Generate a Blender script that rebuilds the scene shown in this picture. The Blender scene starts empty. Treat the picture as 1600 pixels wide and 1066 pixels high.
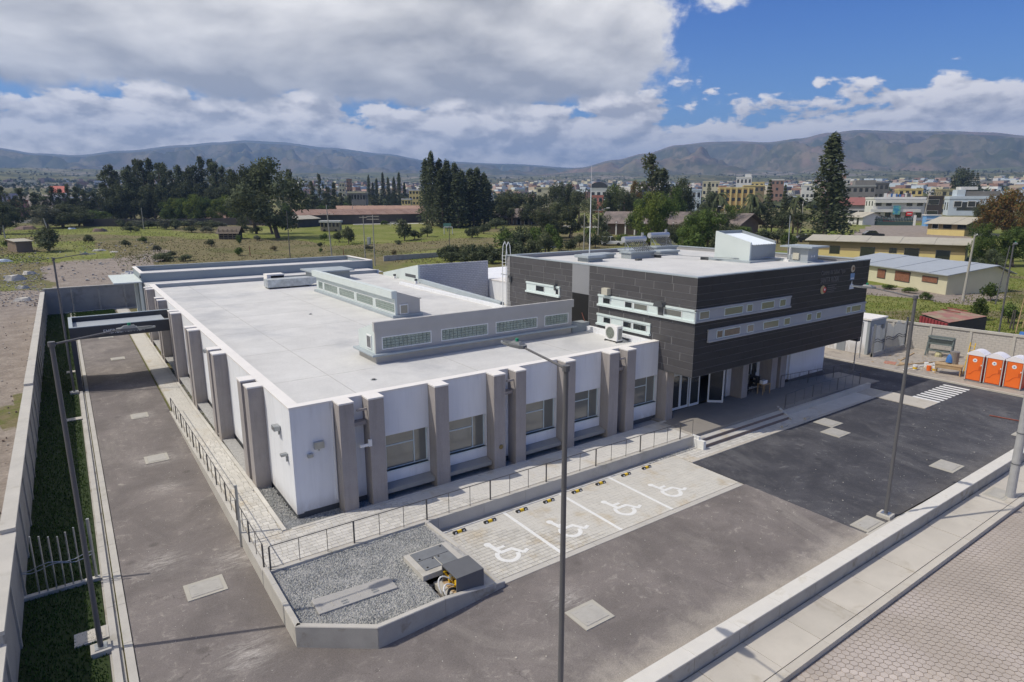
import bpy, math, random, bmesh
import numpy as np
from mathutils import Vector, Matrix, noise
random.seed(7)
S = bpy.context.scene
COL = S.collection
# ---------------------------------------------------------------- camera
F = 987.11; YAW = 0.61344748; PIT = 0.2180299; ROL = -0.00158952; CH = 14.0
_f = Vector((math.sin(YAW)*math.cos(PIT), math.cos(YAW)*math.cos(PIT), -math.sin(PIT)))
_r0 = Vector((math.cos(YAW), -math.sin(YAW), 0)); _u0 = _r0.cross(_f)
_r = _r0*math.cos(ROL)+_u0*math.sin(ROL); _u = -_r0*math.sin(ROL)+_u0*math.cos(ROL)
cd = bpy.data.cameras.new('camera'); cam = bpy.data.objects.new('camera', cd); COL.objects.link(cam)
M = Matrix.Identity(4)
for i in range(3):
    M[i][0] = _r[i]; M[i][1] = _u[i]; M[i][2] = -_f[i]
M[0][3] = 0; M[1][3] = 0; M[2][3] = CH
cam.matrix_world = M
cd.sensor_width = 36; cd.lens = F/1600*36; cd.clip_start = .3; cd.clip_end = 60000
S.camera = cam
# ---------------------------------------------------------------- world, sun
S.view_settings.view_transform = 'Standard'; S.view_settings.look = 'None'
S.view_settings.gamma = 1; S.view_settings.use_curve_mapping = False
S.view_settings.exposure = .28
SD = Vector((-.66, .275, 1.0)).normalized()      # towards the sun
SKY_STR = .12
sun = bpy.data.lights.new('sun', 'SUN'); sun.energy = 3.05; sun.angle = math.radians(.5); sun.color = (1, .935, .84)
so = bpy.data.objects.new('sun', sun); COL.objects.link(so)
so.rotation_euler = SD.to_track_quat('Z', 'Y').to_euler(); so.location = (-40, 20, 60)

class NG:                                        # small node graph helper
    def __init__(s, nt): s.t = nt; s.n = nt.nodes; s.l = nt.links
    def new(s, typ, **k):
        n = s.n.new(typ)
        for a, b in k.items(): setattr(n, a, b)
        return n
    def put(s, sock, v):
        if hasattr(v, 'is_output') or isinstance(v, bpy.types.NodeSocket): s.l.new(v, sock)
        elif isinstance(v, (tuple, list)) and len(v) == 3 and sock.type == 'RGBA': sock.default_value = (*v, 1)
        else: sock.default_value = v
    def m(s, op, a, b=None, c=None, clamp=False):
        n = s.new('ShaderNodeMath', operation=op); n.use_clamp = clamp
        s.put(n.inputs[0], a)
        if b is not None: s.put(n.inputs[1], b)
        if c is not None: s.put(n.inputs[2], c)
        return n.outputs[0]
    def vm(s, op, a, b=None):
        n = s.new('ShaderNodeVectorMath', operation=op); s.put(n.inputs[0], a)
        if b is not None:
            s.put(n.inputs[3 if op == 'SCALE' else 1], b)
        return n.outputs[1] if op in ('DOT_PRODUCT', 'LENGTH') else n.outputs[0]
    def sep(s, v): n = s.new('ShaderNodeSeparateXYZ'); s.l.new(v, n.inputs[0]); return n.outputs
    def comb(s, x, y, z=0.0):
        n = s.new('ShaderNodeCombineXYZ')
        for i, v in enumerate((x, y, z)): s.put(n.inputs[i], v)
        return n.outputs[0]
    def noise(s, vec, scale, det=4, rough=.55, dist=0, dim='3D'):
        n = s.new('ShaderNodeTexNoise', noise_dimensions=dim); s.l.new(vec, n.inputs['Vector'])
        n.inputs['Scale'].default_value = scale; n.inputs['Detail'].default_value = det
        n.inputs['Roughness'].default_value = rough; n.inputs['Distortion'].default_value = dist
        return n.outputs['Fac']
    def ramp(s, v, a, b, lo=0., hi=1., smooth=True):
        n = s.new('ShaderNodeMapRange', interpolation_type='SMOOTHSTEP' if smooth else 'LINEAR')
        s.put(n.inputs[0], v); s.put(n.inputs[1], a); s.put(n.inputs[2], b); s.put(n.inputs[3], lo); s.put(n.inputs[4], hi)
        return n.outputs[0]
    def mix(s, f, a, b, mode='MIX'):
        n = s.new('ShaderNodeMix', data_type='RGBA', blend_type=mode)
        s.put(n.inputs[0], f); s.put(n.inputs[6], a); s.put(n.inputs[7], b)
        return n.outputs[2]

W = bpy.data.worlds.new('World'); S.world = W; W.use_nodes = True
g = NG(W.node_tree); g.n.clear()
sky = g.new('ShaderNodeTexSky', sky_type='NISHITA'); sky.sun_disc = False
sky.sun_elevation = math.asin(SD.z); sky.sun_rotation = math.atan2(SD.x, SD.y)
sky.altitude = 2700; sky.air_density = 1.25; sky.dust_density = .35; sky.ozone_density = 2.2
tc = g.new('ShaderNodeTexCoord').outputs['Generated']
dirn = g.vm('NORMALIZE', tc)
X, Y, Z = g.sep(dirn)
# signed bearing from a fixed compass line: the cloud bank lies on the north-west side of it
def bearing(deg):
    a = YAW+math.radians(deg); return g.vm('DOT_PRODUCT', dirn, (math.cos(a), -math.sin(a), 0))
side = bearing(14.5)
Zc = g.m('MAXIMUM', Z, 0.0)
inv = g.m('DIVIDE', 1.0, g.m('ADD', Zc, .30))
plan = g.comb(g.m('MULTIPLY', X, inv), g.m('MULTIPLY', Y, inv), .3)
az = g.m('ARCTAN2', X, Y)
def cyl(dz=0., ks=1.7, da=0.): return g.comb(g.m('ADD', az, da), g.m('MULTIPLY', g.m('ADD', Z, dz), ks), .0)
# --- upper bank (seen from below)
n1 = g.noise(plan, 1.7, 8, .50, .25)
n1b = g.noise(g.vm('ADD', plan, (.035, -.075, .03)), 1.7, 8, .50, .25)
n2 = g.noise(cyl(ks=2.1), 5.0, 8, .52, .2)
edge_n = g.noise(cyl(ks=1.3), 9, 7, .6, .2)
lean = g.m('MULTIPLY_ADD', g.ramp(Z, .10, .30), -.055, .03)
cov = g.m('SUBTRACT', g.m('MULTIPLY', g.m('SUBTRACT', edge_n, .5), .34), g.m('ADD', side, lean))
floor_ = g.ramp(g.m('ADD', Z, g.m('MULTIPLY', g.m('SUBTRACT', edge_n, .5), .09)), .128, .150)
mask1 = g.m('MULTIPLY', g.ramp(cov, -.012, .035), floor_)
rel = g.m('SUBTRACT', n1b, n1)
b1 = g.m('ADD', g.m('MULTIPLY_ADD', g.m('SUBTRACT', n1, .5), -.62, .70), g.m('MULTIPLY', rel, 1.9))
b1 = g.m('ADD', b1, g.m('MULTIPLY', g.m('SUBTRACT', n2, .5), .75))
b1 = g.m('SUBTRACT', b1, g.m('MULTIPLY', g.m('MULTIPLY', g.ramp(Z, .215, .145), g.ramp(Z, .09, .13)), .24))
b1 = g.m('ADD', b1, g.m('MULTIPLY', g.ramp(cov, .16, 0), .16))
b1 = g.m('MINIMUM', g.m('MAXIMUM', b1, .38), .95)
# --- low cumulus row over the mountains
K = 2.0
tops = g.noise(g.comb(g.m('MULTIPLY', az, 1.0), .7, .2), 4.6, 3, .5)
c = cyl(ks=K)
c1 = g.noise(c, 11, 8, .55, .1)
c1b = g.noise(g.vm('ADD', c, (-.012, .022, 0)), 11, 8, .55, .1)
toph = g.m('MULTIPLY_ADD', tops, .17, .056)
dens = g.m('SUBTRACT', g.m('ADD', toph, g.m('MULTIPLY', g.m('SUBTRACT', c1, .5), .17)), Z)
mask2 = g.m('MULTIPLY', g.ramp(dens, -.001, .010), g.ramp(g.m('ADD', g.m('MULTIPLY', g.ramp(side, .0, -.25), .22), g.m('ADD', c1, g.m('MULTIPLY', g.m('SUBTRACT', g.noise(cyl(ks=2.2), 5.5, 4, .5), .5), .7))), .30, .37))
b2 = g.m('MULTIPLY_ADD', g.m('SUBTRACT', c1, c1b), 4.2, .86)
b2 = g.m('ADD', b2, g.m('MULTIPLY', g.ramp(dens, .07, 0), .18))
b2 = g.m('MINIMUM', g.m('MAXIMUM', b2, .50), 1.2)
# deep blue air away from the bank (polarised part of the sky)
skyc = g.mix(1.0, sky.outputs[0], g.mix(g.ramp(Z, .05, .30), (.38, .70, .98), (.02, .34, .86)), 'MULTIPLY')
def cloudcol(b, tint):
    s = 1/SKY_STR
    lo = tuple(x*s for x in tint)
    n = g.new('ShaderNodeVectorMath', operation='SCALE'); g.put(n.inputs[0], lo); g.l.new(b, n.inputs[3]); return n.outputs[0]
colr = g.mix(mask2, skyc, cloudcol(b2, (1.12, 1.04, .95)))
colr = g.mix(mask1, colr, cloudcol(b1, (1.13, 1.08, 1.00)))
colr = g.mix(g.ramp(Z, -.02, 0.0), tuple(x/SKY_STR for x in (.12, .13, .13)), colr)
bg = g.new('ShaderNodeBackground'); g.l.new(colr, bg.inputs[0]); bg.inputs[1].default_value = SKY_STR
g.l.new(bg.outputs[0], g.new('ShaderNodeOutputWorld').inputs[0])

# ---------------------------------------------------------------- terrain height and pixel helpers
def tz(x, y):
    r = math.hypot(x, y)
    if r < 110: z = 0
    elif r < 600: z = .02*(r-110)
    elif r < 2000: z = 9.8+.036*(r-600)
    else: z = 60.2+.052*(r-2000)
    if r < 220 and y < 14.5: z += -.8
    return z-.06
def ray(u, v): return _r*((u-800)/F)+_u*(-(v-533)/F)+_f
def at(u, v, z=0.):
    d = ray(u, v); t = (z-CH)/d.z; return Vector((0, 0, CH))+d*t
def gt(u, v):                                   # where a sight line meets the terrain
    d = ray(u, v); h = math.hypot(d.x, d.y); lo, hi = 20., 9000.
    f = lambda r: CH+d.z*r/h-tz(d.x*r/h, d.y*r/h)
    for _ in range(50):
        mid = (lo+hi)/2
        if f(mid) > 0: lo = mid
        else: hi = mid
    return Vector((d.x*lo/h, d.y*lo/h, tz(d.x*lo/h, d.y*lo/h)))
def dist(p): return math.hypot(p[0], p[1])
def sz(p, px): return px*dist(p)/F*1.0          # metres spanned by px pixels at p

# ---------------------------------------------------------------- materials
MATS = {}
def mat(name, col, rough=.85, var=.12, scale=1.2, bump=0., bscale=40., metal=0., rnd=0., col2=None, s2=.4, t2=(.5, .62), fine=.0, fscale=60., streak=0., splash=0., spec=.35, hue=0., coat=0., emit=None):
    if name in MATS: return MATS[name]
    m = bpy.data.materials.new(name); m.use_nodes = True; g = NG(m.node_tree)
    bs = g.n['Principled BSDF']
    pos = g.new('ShaderNodeNewGeometry').outputs['Position']
    c = g.mix(0.0, (*col,)[:3], (*col,)[:3])
    if col2 is not None: c = g.mix(g.ramp(g.noise(pos, s2, 5, .62, .4), t2[0], t2[1]), col, col2)
    k = None
    if var: k = g.ramp(g.noise(pos, scale, 5, .6), .25, .75, 1-var, 1+var, False)
    if fine:
        q = g.ramp(g.noise(pos, fscale, 2, .7), .25, .75, 1-fine, 1+fine, False); k = q if k is None else g.m('MULTIPLY', k, q)
    if streak:
        q = g.ramp(g.noise(g.vm('MULTIPLY', pos, (2.6, 2.6, .22)), 1.6, 5, .65), .42, .72, 1., 1-streak); k = q if k is None else g.m('MULTIPLY', k, q)
    if rnd:
        oi = g.new('ShaderNodeObjectInfo').outputs['Random']; q = g.ramp(oi, 0, 1, 1-rnd, 1+rnd, False); k = q if k is None else g.m('MULTIPLY', k, q)
    if k is not None:
        n = g.new('ShaderNodeVectorMath', operation='SCALE'); g.l.new(c, n.inputs[0]); g.l.new(k, n.inputs[3]); c = n.outputs[0]
    if splash:
        zz = g.sep(pos)[2]; nn = g.noise(g.vm('MULTIPLY', pos, (1, 1, .4)), 2.5, 6, .7)
        c = g.mix(g.m('MULTIPLY', g.m('MULTIPLY', g.ramp(g.m('ADD', zz, g.m('MULTIPLY', nn, .8)), 1.9, 1.0), g.ramp(nn, .3, .6)), splash), c, (.33, .28, .22))
        c = g.mix(g.m('MULTIPLY', g.m('MULTIPLY', g.ramp(zz, 4.6, 5.6), g.ramp(g.noise(g.vm('MULTIPLY', pos, (3.2, 3.2, .15)), 1.4, 5, .7), .54, .72)), splash*.7), c, (.36, .34, .31))
    g.l.new(c, bs.inputs['Base Color'])
    bs.inputs['Roughness'].default_value = rough; bs.inputs['Metallic'].default_value = metal
    bs.inputs['Specular IOR Level'].default_value = spec
    if coat: bs.inputs['Coat Weight'].default_value = coat
    if bump:
        b = g.new('ShaderNodeBump'); b.inputs['Strength'].default_value = 1; b.inputs['Distance'].default_value = bump
        g.l.new(g.noise(pos, bscale, 4, .6), b.inputs['Height']); g.l.new(b.outputs[0], bs.inputs['Normal'])
    MATS[name] = m; return m

# ---------------------------------------------------------------- mesh builder
class MB:
    def __init__(s): s.v = []; s.f = []; s.mi = []
    def poly(s, pts, mi=0):
        n = len(s.v); s.v += [tuple(p) for p in pts]; s.f.append(tuple(range(n, n+len(pts)))); s.mi.append(mi)
    def hull8(s, p, mi=0):                       # p: 4 bottom, 4 top (ccw from above)
        n = len(s.v); s.v += [tuple(q) for q in p]
        for f in ((3, 2, 1, 0), (4, 5, 6, 7), (0, 1, 5, 4), (1, 2, 6, 5), (2, 3, 7, 6), (3, 0, 4, 7)):
            s.f.append(tuple(n+i for i in f)); s.mi.append(mi)
        return s
    def box(s, x0, y0, z0, x1, y1, z1, mi=0):
        x0, x1 = min(x0, x1), max(x0, x1); y0, y1 = min(y0, y1), max(y0, y1); z0, z1 = min(z0, z1), max(z0, z1)
        return s.hull8([(x0, y0, z0), (x1, y0, z0), (x1, y1, z0), (x0, y1, z0), (x0, y0, z1), (x1, y0, z1), (x1, y1, z1), (x0, y1, z1)], mi)
    def prism(s, pts, z0, z1, mi=0):             # vertical prism over a ccw polygon
        n = len(s.v); k = len(pts)
        s.v += [(p[0], p[1], z0) for p in pts]+[(p[0], p[1], z1) for p in pts]
        s.f.append(tuple(n+i for i in reversed(range(k)))); s.f.append(tuple(n+k+i for i in range(k))); s.mi += [mi, mi]
        for i in range(k):
            j = (i+1) % k; s.f.append((n+i, n+j, n+k+j, n+k+i)); s.mi.append(mi)
        return s
    def sweep(s, prof, axis, a, b, mi=0):        # profile polygon pushed along x or y. prof: (other, z)
        n = len(s.v); k = len(prof)
        P = (lambda t, q: (t, q[0], q[1])) if axis == 'x' else (lambda t, q: (q[0], t, q[1]))
        s.v += [P(a, q) for q in prof]+[P(b, q) for q in prof]
        s.f.append(tuple(n+i for i in range(k))); s.f.append(tuple(n+k+i for i in reversed(range(k)))); s.mi += [mi, mi]
        for i in range(k):
            j = (i+1) % k; s.f.append((n+j, n+i, n+k+i, n+k+j)); s.mi.append(mi)
        return s
    def tube(s, a, b, r0, r1=None, n=8, mi=0, caps=True):
        r1 = r0 if r1 is None else r1; a = Vector(a); b = Vector(b); d = (b-a).normalized()
        x = d.orthogonal().normalized(); y = d.cross(x); o = len(s.v)
        for c, r in ((a, r0), (b, r1)):
            for i in range(n):
                t = 2*math.pi*i/n; s.v.append(tuple(c+x*(r*math.cos(t))+y*(r*math.sin(t))))
        for i in range(n):
            j = (i+1) % n; s.f.append((o+i, o+j, o+n+j, o+n+i)); s.mi.append(mi)
        if caps: s.f.append(tuple(o+i for i in reversed(range(n)))); s.f.append(tuple(o+n+i for i in range(n))); s.mi += [mi, mi]
        return s
    def path(s, pts, r, n=8, mi=0):
        for a, b in zip(pts[:-1], pts[1:]): s.tube(a, b, r, n=n, mi=mi)
        return s
    def dome(s, c, rx, ry, rz, nu=12, nv=5, mi=0, full=False):
        o = len(s.v); vs = range(nv+1)
        for i in vs:
            t = (-math.pi/2+math.pi*i/nv) if full else (math.pi/2*i/nv)
            for j in range(nu):
                p = 2*math.pi*j/nu; s.v.append((c[0]+rx*math.cos(t)*math.cos(p), c[1]+ry*math.cos(t)*math.sin(p), c[2]+rz*math.sin(t)))
        for i in range(nv):
            for j in range(nu):
                k = (j+1) % nu; s.f.append((o+i*nu+j, o+i*nu+k, o+(i+1)*nu+k, o+(i+1)*nu+j)); s.mi.append(mi)
        return s
    def mesh(s, name, mats):
        me = bpy.data.meshes.new(name); me.from_pydata(s.v, [], s.f)
        mats = mats if isinstance(mats, (list, tuple)) else [mats]
        for m in mats: me.materials.append(m)
        if len(mats) > 1: me.polygons.foreach_set('material_index', s.mi)
        me.update(); return me
    def build(s, name, mats, parent=None, kind=None, world=True, smooth=False, bevel=0):
        me = s.mesh(name, mats); o = bpy.data.objects.new(name, me); COL.objects.link(o)
        if parent is not None:
            o.parent = parent
            if world: o.location = -wloc(parent)
        if kind: o['kind'] = kind
        if smooth:
            me.polygons.foreach_set('use_smooth', [True]*len(me.polygons))
        if bevel:
            b = o.modifiers.new('bevel', 'BEVEL'); b.width = bevel; b.segments = 2; b.limit_method = 'ANGLE'
        return o
def wloc(o):
    v = Vector(o.location); p = o.parent
    while p is not None: v = v+p.location; p = p.parent
    return v
LABELS = set()
def tag(o, label, cat, group=None):
    o['label'] = label; o['category'] = cat
    if group: o['group'] = group
    return o
def thing(name, label, cat, loc=(0, 0, 0), rz=0, group=None):
    o = bpy.data.objects.new(name, None); COL.objects.link(o); o.location = loc; o.rotation_euler = (0, 0, rz)
    o.empty_display_size = .2; return tag(o, label, cat, group)
def dup(root, loc, rz=None, label=None, scale=None):
    r = root.copy(); COL.objects.link(r); r.location = loc
    if rz is not None: r.rotation_euler = (0, 0, rz)
    if scale: r.scale = scale
    if label: r['label'] = label
    for ch in list(root.children):
        c = ch.copy(); COL.objects.link(c); c.parent = r
        for gch in list(ch.children):
            d = gch.copy(); COL.objects.link(d); d.parent = c
    return r
def inst(name, me, parent, loc, rz=0, scale=None):
    o = bpy.data.objects.new(name, me); COL.objects.link(o); o.parent = parent
    o.location = Vector(loc)-(wloc(parent) if parent is not None else Vector()); o.rotation_euler = (0, 0, rz)
    if scale: o.scale = scale
    return o
def struct(o): o['kind'] = 'structure'; return o
ORD = ['first', 'second', 'third', 'fourth', 'fifth', 'sixth', 'seventh', 'eighth', 'ninth', 'tenth', 'eleventh', 'twelfth', 'thirteenth', 'fourteenth', 'fifteenth', 'sixteenth', 'seventeenth', 'eighteenth', 'nineteenth', 'twentieth', 'twenty-first', 'twenty-second', 'twenty-third', 'twenty-fourth', 'twenty-fifth', 'twenty-sixth', 'twenty-seventh', 'twenty-eighth', 'twenty-ninth', 'thirtieth']
def merge_extra(items, name, mats, parent, limit, key, maker):
    """items sorted by nearness: the first `limit` become parts of their own, the rest one part of stuff"""
    items = sorted(items, key=key)
    for it in items[:limit]: maker(it, None)
    if len(items) > limit:
        mb = MB()
        for it in items[limit:]: maker(it, mb)
        mb.build(name, mats, parent, kind='stuff')
# ================================================================ MATERIALS
concrete = mat('concrete', (.47, .45, .405), .9, .10, .8, .002, 30, col2=(.36, .34, .29), s2=.7, t2=(.55, .75), fine=.08)
concrete_d = mat('concrete_weathered', (.38, .365, .33), .9, .14, 1.1, .002, 25, col2=(.24, .215, .17), s2=1.3, t2=(.52, .72), fine=.08)
paver = mat('paver', (.55, .53, .48), .9, .08, 1.5, .0015, 60, rnd=.10, col2=(.48, .42, .32), s2=.5, t2=(.55, .75), fine=.08)
paver_park = mat('paver_parking', (.53, .51, .455), .9, .08, 1.5, .0015, 60, rnd=.09, col2=(.46, .40, .30), s2=.6, t2=(.5, .72), fine=.08)
hexp = mat('hexagonal_paver', (.42, .37, .32), .92, .14, .35, .002, 50, rnd=.13, col2=(.44, .39, .35), s2=.35, t2=(.45, .65), fine=.1)
joint = mat('sandy_joint', (.42, .39, .335), .95, .15, 3)
slabm = mat('pavement_slab', (.50, .465, .40), .9, .09, .8, .001, 40, rnd=.05, col2=(.41, .37, .30), s2=1.0, t2=(.56, .74), fine=.06)
cap_m = mat('pale_cap', (.62, .60, .55), .9, .06, 1.2, .001, 40, col2=(.52, .49, .42), s2=1.2, t2=(.56, .74), fine=.05)
white_paint = mat('white_road_paint', (.72, .72, .69), .7, .08, 6, fine=.08)
wall_white = mat('white_render', (.745, .76, .78), .85, .035, .6, streak=.07, splash=.55, bump=.0015, bscale=90, fine=.02)
wall_pillar = mat('grey_textured_render', (.335, .31, .298), .95, .07, 1.5, .006, 55, streak=.14, splash=.5, fine=.10, fscale=35)
coping_m = mat('cream_coping', (.74, .715, .68), .8, .05, 1.2)
roof_m = mat('roof_membrane', (.56, .557, .54), .85, .10, .5, .001, 20, col2=(.45, .455, .455), s2=.16, t2=(.50, .70), fine=.06, fscale=9)
grey_blue = mat('grey_blue_render', (.30, .33, .345), .85, .05, 1, .001, 60, fine=.03)
pale_and_lit_green = mat('pale_and_lit_green_render', (.56, .615, .60), .85, .04, 1, fine=.02)  # sun-facing sides of the grey lanterns, sunlight put into the colour; also annexe canopy
kerb_blue = mat('blue_grey_flashing', (.34, .385, .41), .6, .08, 1.2, fine=.04)
white_metal = mat('white_window_metal', (.70, .72, .72), .5, .03)
frame_m = mat('light_frame', (.60, .68, .67), .6, .03, 2)
dark_metal = mat('dark_grey_metal', (.075, .08, .085), .5, .1, 2, spec=.5)
steel = mat('galvanised_steel', (.42, .44, .45), .4, .15, 3, metal=.8)
post_m = mat('post_paint', (.105, .105, .11), .5, .06, 2, spec=.5)
rail_m = mat('rail_dark_metal', (.12, .115, .11), .45, .05, metal=.3)
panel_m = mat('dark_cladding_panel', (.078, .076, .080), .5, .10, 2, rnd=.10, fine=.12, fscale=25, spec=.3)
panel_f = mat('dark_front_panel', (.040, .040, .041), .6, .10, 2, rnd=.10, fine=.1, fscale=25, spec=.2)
lantern_m = mat('lantern_grey_render', (.41, .405, .395), .9, .05, 1.2, .001, 60, fine=.04)
panel_j = mat('cladding_joint', (.27, .27, .275), .8, .05)
black_m = mat('black_void', (.012, .012, .013), .8, 0)
floor_pl = mat('platform_paving', (.26, .24, .21), .9, .08, 1.2, fine=.08, fscale=30)
gravel_m = mat('gravel_stone', (.345, .34, .325), .9, .25, 9, rnd=0, fine=.35, fscale=14)
wood = mat('raw_wood', (.42, .30, .17), .8, .15, 4)
rust = mat('rusty_red_metal', (.23, .075, .055), .8, .25, 1.5, col2=(.10, .055, .04), s2=1.5, t2=(.5, .65), fine=.1, fscale=10)
orange_pl = mat('orange_plastic', (.80, .16, .025), .45, .04, 2, spec=.4)
white_pl = mat('white_plastic', (.75, .75, .74), .45, .04, 2)
yellow_pl = mat('yellow_plastic', (.75, .48, .02), .5, .05)
black_pl = mat('black_rubber', (.02, .02, .02), .6, .05)
red_pl = mat('red_paint', (.55, .03, .03), .5, .05)
green_pl = mat('green_plastic', (.02, .25, .14), .4, .05)
blue_pl = mat('blue_plastic', (.05, .16, .42), .4, .1)

def asphalt(name, c0, c1, dusty, streak=.0, edge=.6):
    m = bpy.data.materials.new(name); m.use_nodes = True; g = NG(m.node_tree); bs = g.n['Principled BSDF']
    pos = g.new('ShaderNodeNewGeometry').outputs['Position']
    a = g.noise(pos, .35, 6, .65, .6); b = g.noise(pos, 2.2, 5, .7, 1.0); f = g.noise(pos, 18, 4, .85); ff = g.noise(pos, 60, 3, .9)
    c = g.mix(g.ramp(a, .35, .68), c0, c1)
    c = g.mix(g.m('MULTIPLY', g.ramp(b, .52, .78), g.ramp(a, .40, .62, .15, .8)), c, dusty)
    # chalky scuffs: stretched noise
    sx = g.vm('MULTIPLY', pos, (.9, 3.4, 1)); sc = g.noise(sx, 1.6, 7, .75, 1.2)
    c = g.mix(g.ramp(sc, .58, .82, 0, .32+streak), c, dusty)
    big = g.noise(g.vm('MULTIPLY', pos, (1, .5, 1)), .22, 7, .72, .8); c = g.mix(g.ramp(big, .50, .68, 0, .28), c, dusty)
    dk = g.noise(g.vm('ADD', pos, (31., 7., 0.)), .5, 6, .7, .5); c = g.mix(g.ramp(dk, .56, .74, 0, .35), c, tuple(q*.6 for q in c0))
    vo = g.new('ShaderNodeTexVoronoi', feature='DISTANCE_TO_EDGE'); vo.inputs['Scale'].default_value = .16
    g.l.new(g.vm('ADD', pos, g.vm('SCALE', g.comb(b, a, b), 2.2)), vo.inputs['Vector'])
    c = g.mix(g.m('MULTIPLY', g.ramp(vo.outputs['Distance'], .0045, .0015), g.ramp(a, .50, .60, 0, .6)), c, tuple(q*.5 for q in c0))
    dm = None
    for (cx_, cy_, rr_c) in ((2.76, 38.4, 1.5), (2.8, 47.2, 1.2), (2.7, 34.0, 1.0), (4.2, 25.2, 1.3), (13.3, 15.4, 1.0), (1.6, 26.5, 1.2), (3.2, 19.0, 1.2)):
        q = g.m('MULTIPLY', g.ramp(g.m('ADD', g.vm('LENGTH', g.vm('SUBTRACT', pos, (cx_, cy_, 0.))), g.m('MULTIPLY', b, 1.4)), rr_c+.9, rr_c*.4), g.ramp(sc, .38, .62)); dm = q if dm is None else g.m('MAXIMUM', dm, q)
    c = g.mix(g.m('MULTIPLY', dm, .7), c, (.50, .47, .43))
    sp_ = g.new('ShaderNodeTexVoronoi', feature='F1'); sp_.inputs['Scale'].default_value = .55; g.l.new(pos, sp_.inputs['Vector']); c = g.mix(g.m('MULTIPLY', g.ramp(sp_.outputs['Distance'], .16, .05), .45), c, tuple(q*.5 for q in c0))
    py = g.sep(pos)[1]; dn = g.noise(pos, 1.1, 6, .7, .5)
    c = g.mix(g.m('MULTIPLY', g.ramp(g.m('ADD', py, g.m('MULTIPLY', g.m('SUBTRACT', dn, .5), 2.6)), 12.7, 11.2), edge), c, (.44, .40, .34))
    sp = g.ramp(ff, .3, .7, .58, 1.42, False); sp2 = g.ramp(f, .3, .7, .76, 1.26, False)
    n = g.new('ShaderNodeVectorMath', operation='SCALE'); g.l.new(c, n.inputs[0]); g.l.new(g.m('MULTIPLY', sp, sp2), n.inputs[3])
    g.l.new(n.outputs[0], bs.inputs['Base Color']); bs.inputs['Roughness'].default_value = .92; bs.inputs['Specular IOR Level'].default_value = .25
    bp = g.new('ShaderNodeBump'); bp.inputs['Distance'].default_value = .006; g.l.new(ff, bp.inputs['Height']); g.l.new(bp.outputs[0], bs.inputs['Normal'])
    MATS[name] = m; return m
asph_old = asphalt('old_asphalt', (.152, .136, .127), (.208, .185, .172), (.42, .385, .34))
asph_new = asphalt('new_asphalt', (.052, .053, .061), (.085, .085, .093), (.22, .215, .21), .1, .12)

def glass_mat(name, col, rough=.08):
    m = bpy.data.materials.new(name); m.use_nodes = True; bs = m.node_tree.nodes['Principled BSDF']
    bs.inputs['Base Color'].default_value = (*col, 1); bs.inputs['Roughness'].default_value = rough
    bs.inputs['Specular IOR Level'].default_value = .8; bs.inputs['IOR'].default_value = 1.6; bs.inputs['Coat Weight'].default_value = .5; bs.inputs['Coat Roughness'].default_value = .03
    MATS[name] = m; return m
glass = glass_mat('window_glass', (.17, .175, .155), .12)
glass_d = glass_mat('dark_window_glass', (.02, .024, .026))
glassblock = mat('glass_block', (.24, .30, .27), .25, .25, 3, spec=.6, coat=.3)

# ground: three cover weights stored per vertex, colour is the cover itself
def ground_mat():
    m = bpy.data.materials.new('ground_cover'); m.use_nodes = True; g = NG(m.node_tree); bs = g.n['Principled BSDF']
    pos = g.new('ShaderNodeNewGeometry').outputs['Position']
    at_ = g.new('ShaderNodeVertexColor', layer_name='cover').outputs['Color']
    sp = g.new('ShaderNodeSeparateColor'); g.l.new(at_, sp.inputs[0]); R, G_, B = sp.outputs
    n1 = g.noise(pos, .05, 6, .65, .5); n2 = g.noise(pos, .6, 5, .7, .3); n3 = g.noise(pos, 4, 3, .7)
    far = g.ramp(g.vm('LENGTH', pos), 500., 1600.)
    grass = g.mix(g.ramp(n2, .35, .65), (.12, .155, .03), (.19, .20, .055))
    grass = g.mix(g.ramp(n1, .45, .62), grass, (.21, .215, .075))
    scrub = g.mix(g.ramp(n2, .35, .68), (.15, .132, .07), (.21, .18, .095))
    scrub = g.mix(g.ramp(n1, .5, .6), scrub, (.12, .12, .05))
    dirt = g.mix(g.ramp(n2, .35, .7), (.235, .20, .172), (.31, .27, .235))
    dirt = g.mix(g.ramp(n3, .62, .8), dirt, (.42, .38, .34))
    base = g.mix(g.ramp(n2, .4, .6), (.13, .14, .05), (.18, .155, .09))
    w = g.m('MULTIPLY', g.m('SUBTRACT', n2, .5), .7)
    def wt(ch): return g.ramp(g.m('ADD', ch, w), .38, .62)
    c = g.mix(wt(R), base, grass); c = g.mix(wt(G_), c, scrub); c = g.mix(wt(B), c, dirt)
    nf = g.noise(pos, .02, 8, .75, .6); c = g.mix(g.m('MULTIPLY', far, g.ramp(nf, .42, .58)), c, (.05, .06, .03))
    k = g.ramp(n3, .2, .8, .75, 1.25, False)
    n = g.new('ShaderNodeVectorMath', operation='SCALE'); g.l.new(c, n.inputs[0]); g.l.new(k, n.inputs[3])
    g.l.new(n.outputs[0], bs.inputs['Base Color']); bs.inputs['Roughness'].default_value = .95; bs.inputs['Specular IOR Level'].default_value = .1
    bp = g.new('ShaderNodeBump'); bp.inputs['Distance'].default_value = .12; g.l.new(g.noise(pos, 2.5, 6, .7), bp.inputs['Height']); g.l.new(bp.outputs[0], bs.inputs['Normal'])
    return m
def sm(x, a, b):
    t = max(0, min(1, (x-a)/(b-a))); return t*t*(3-2*t)
def nz(x, y, s, k=0.): return noise.noise(Vector((x*s+k, y*s-k, k*.37)))
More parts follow.
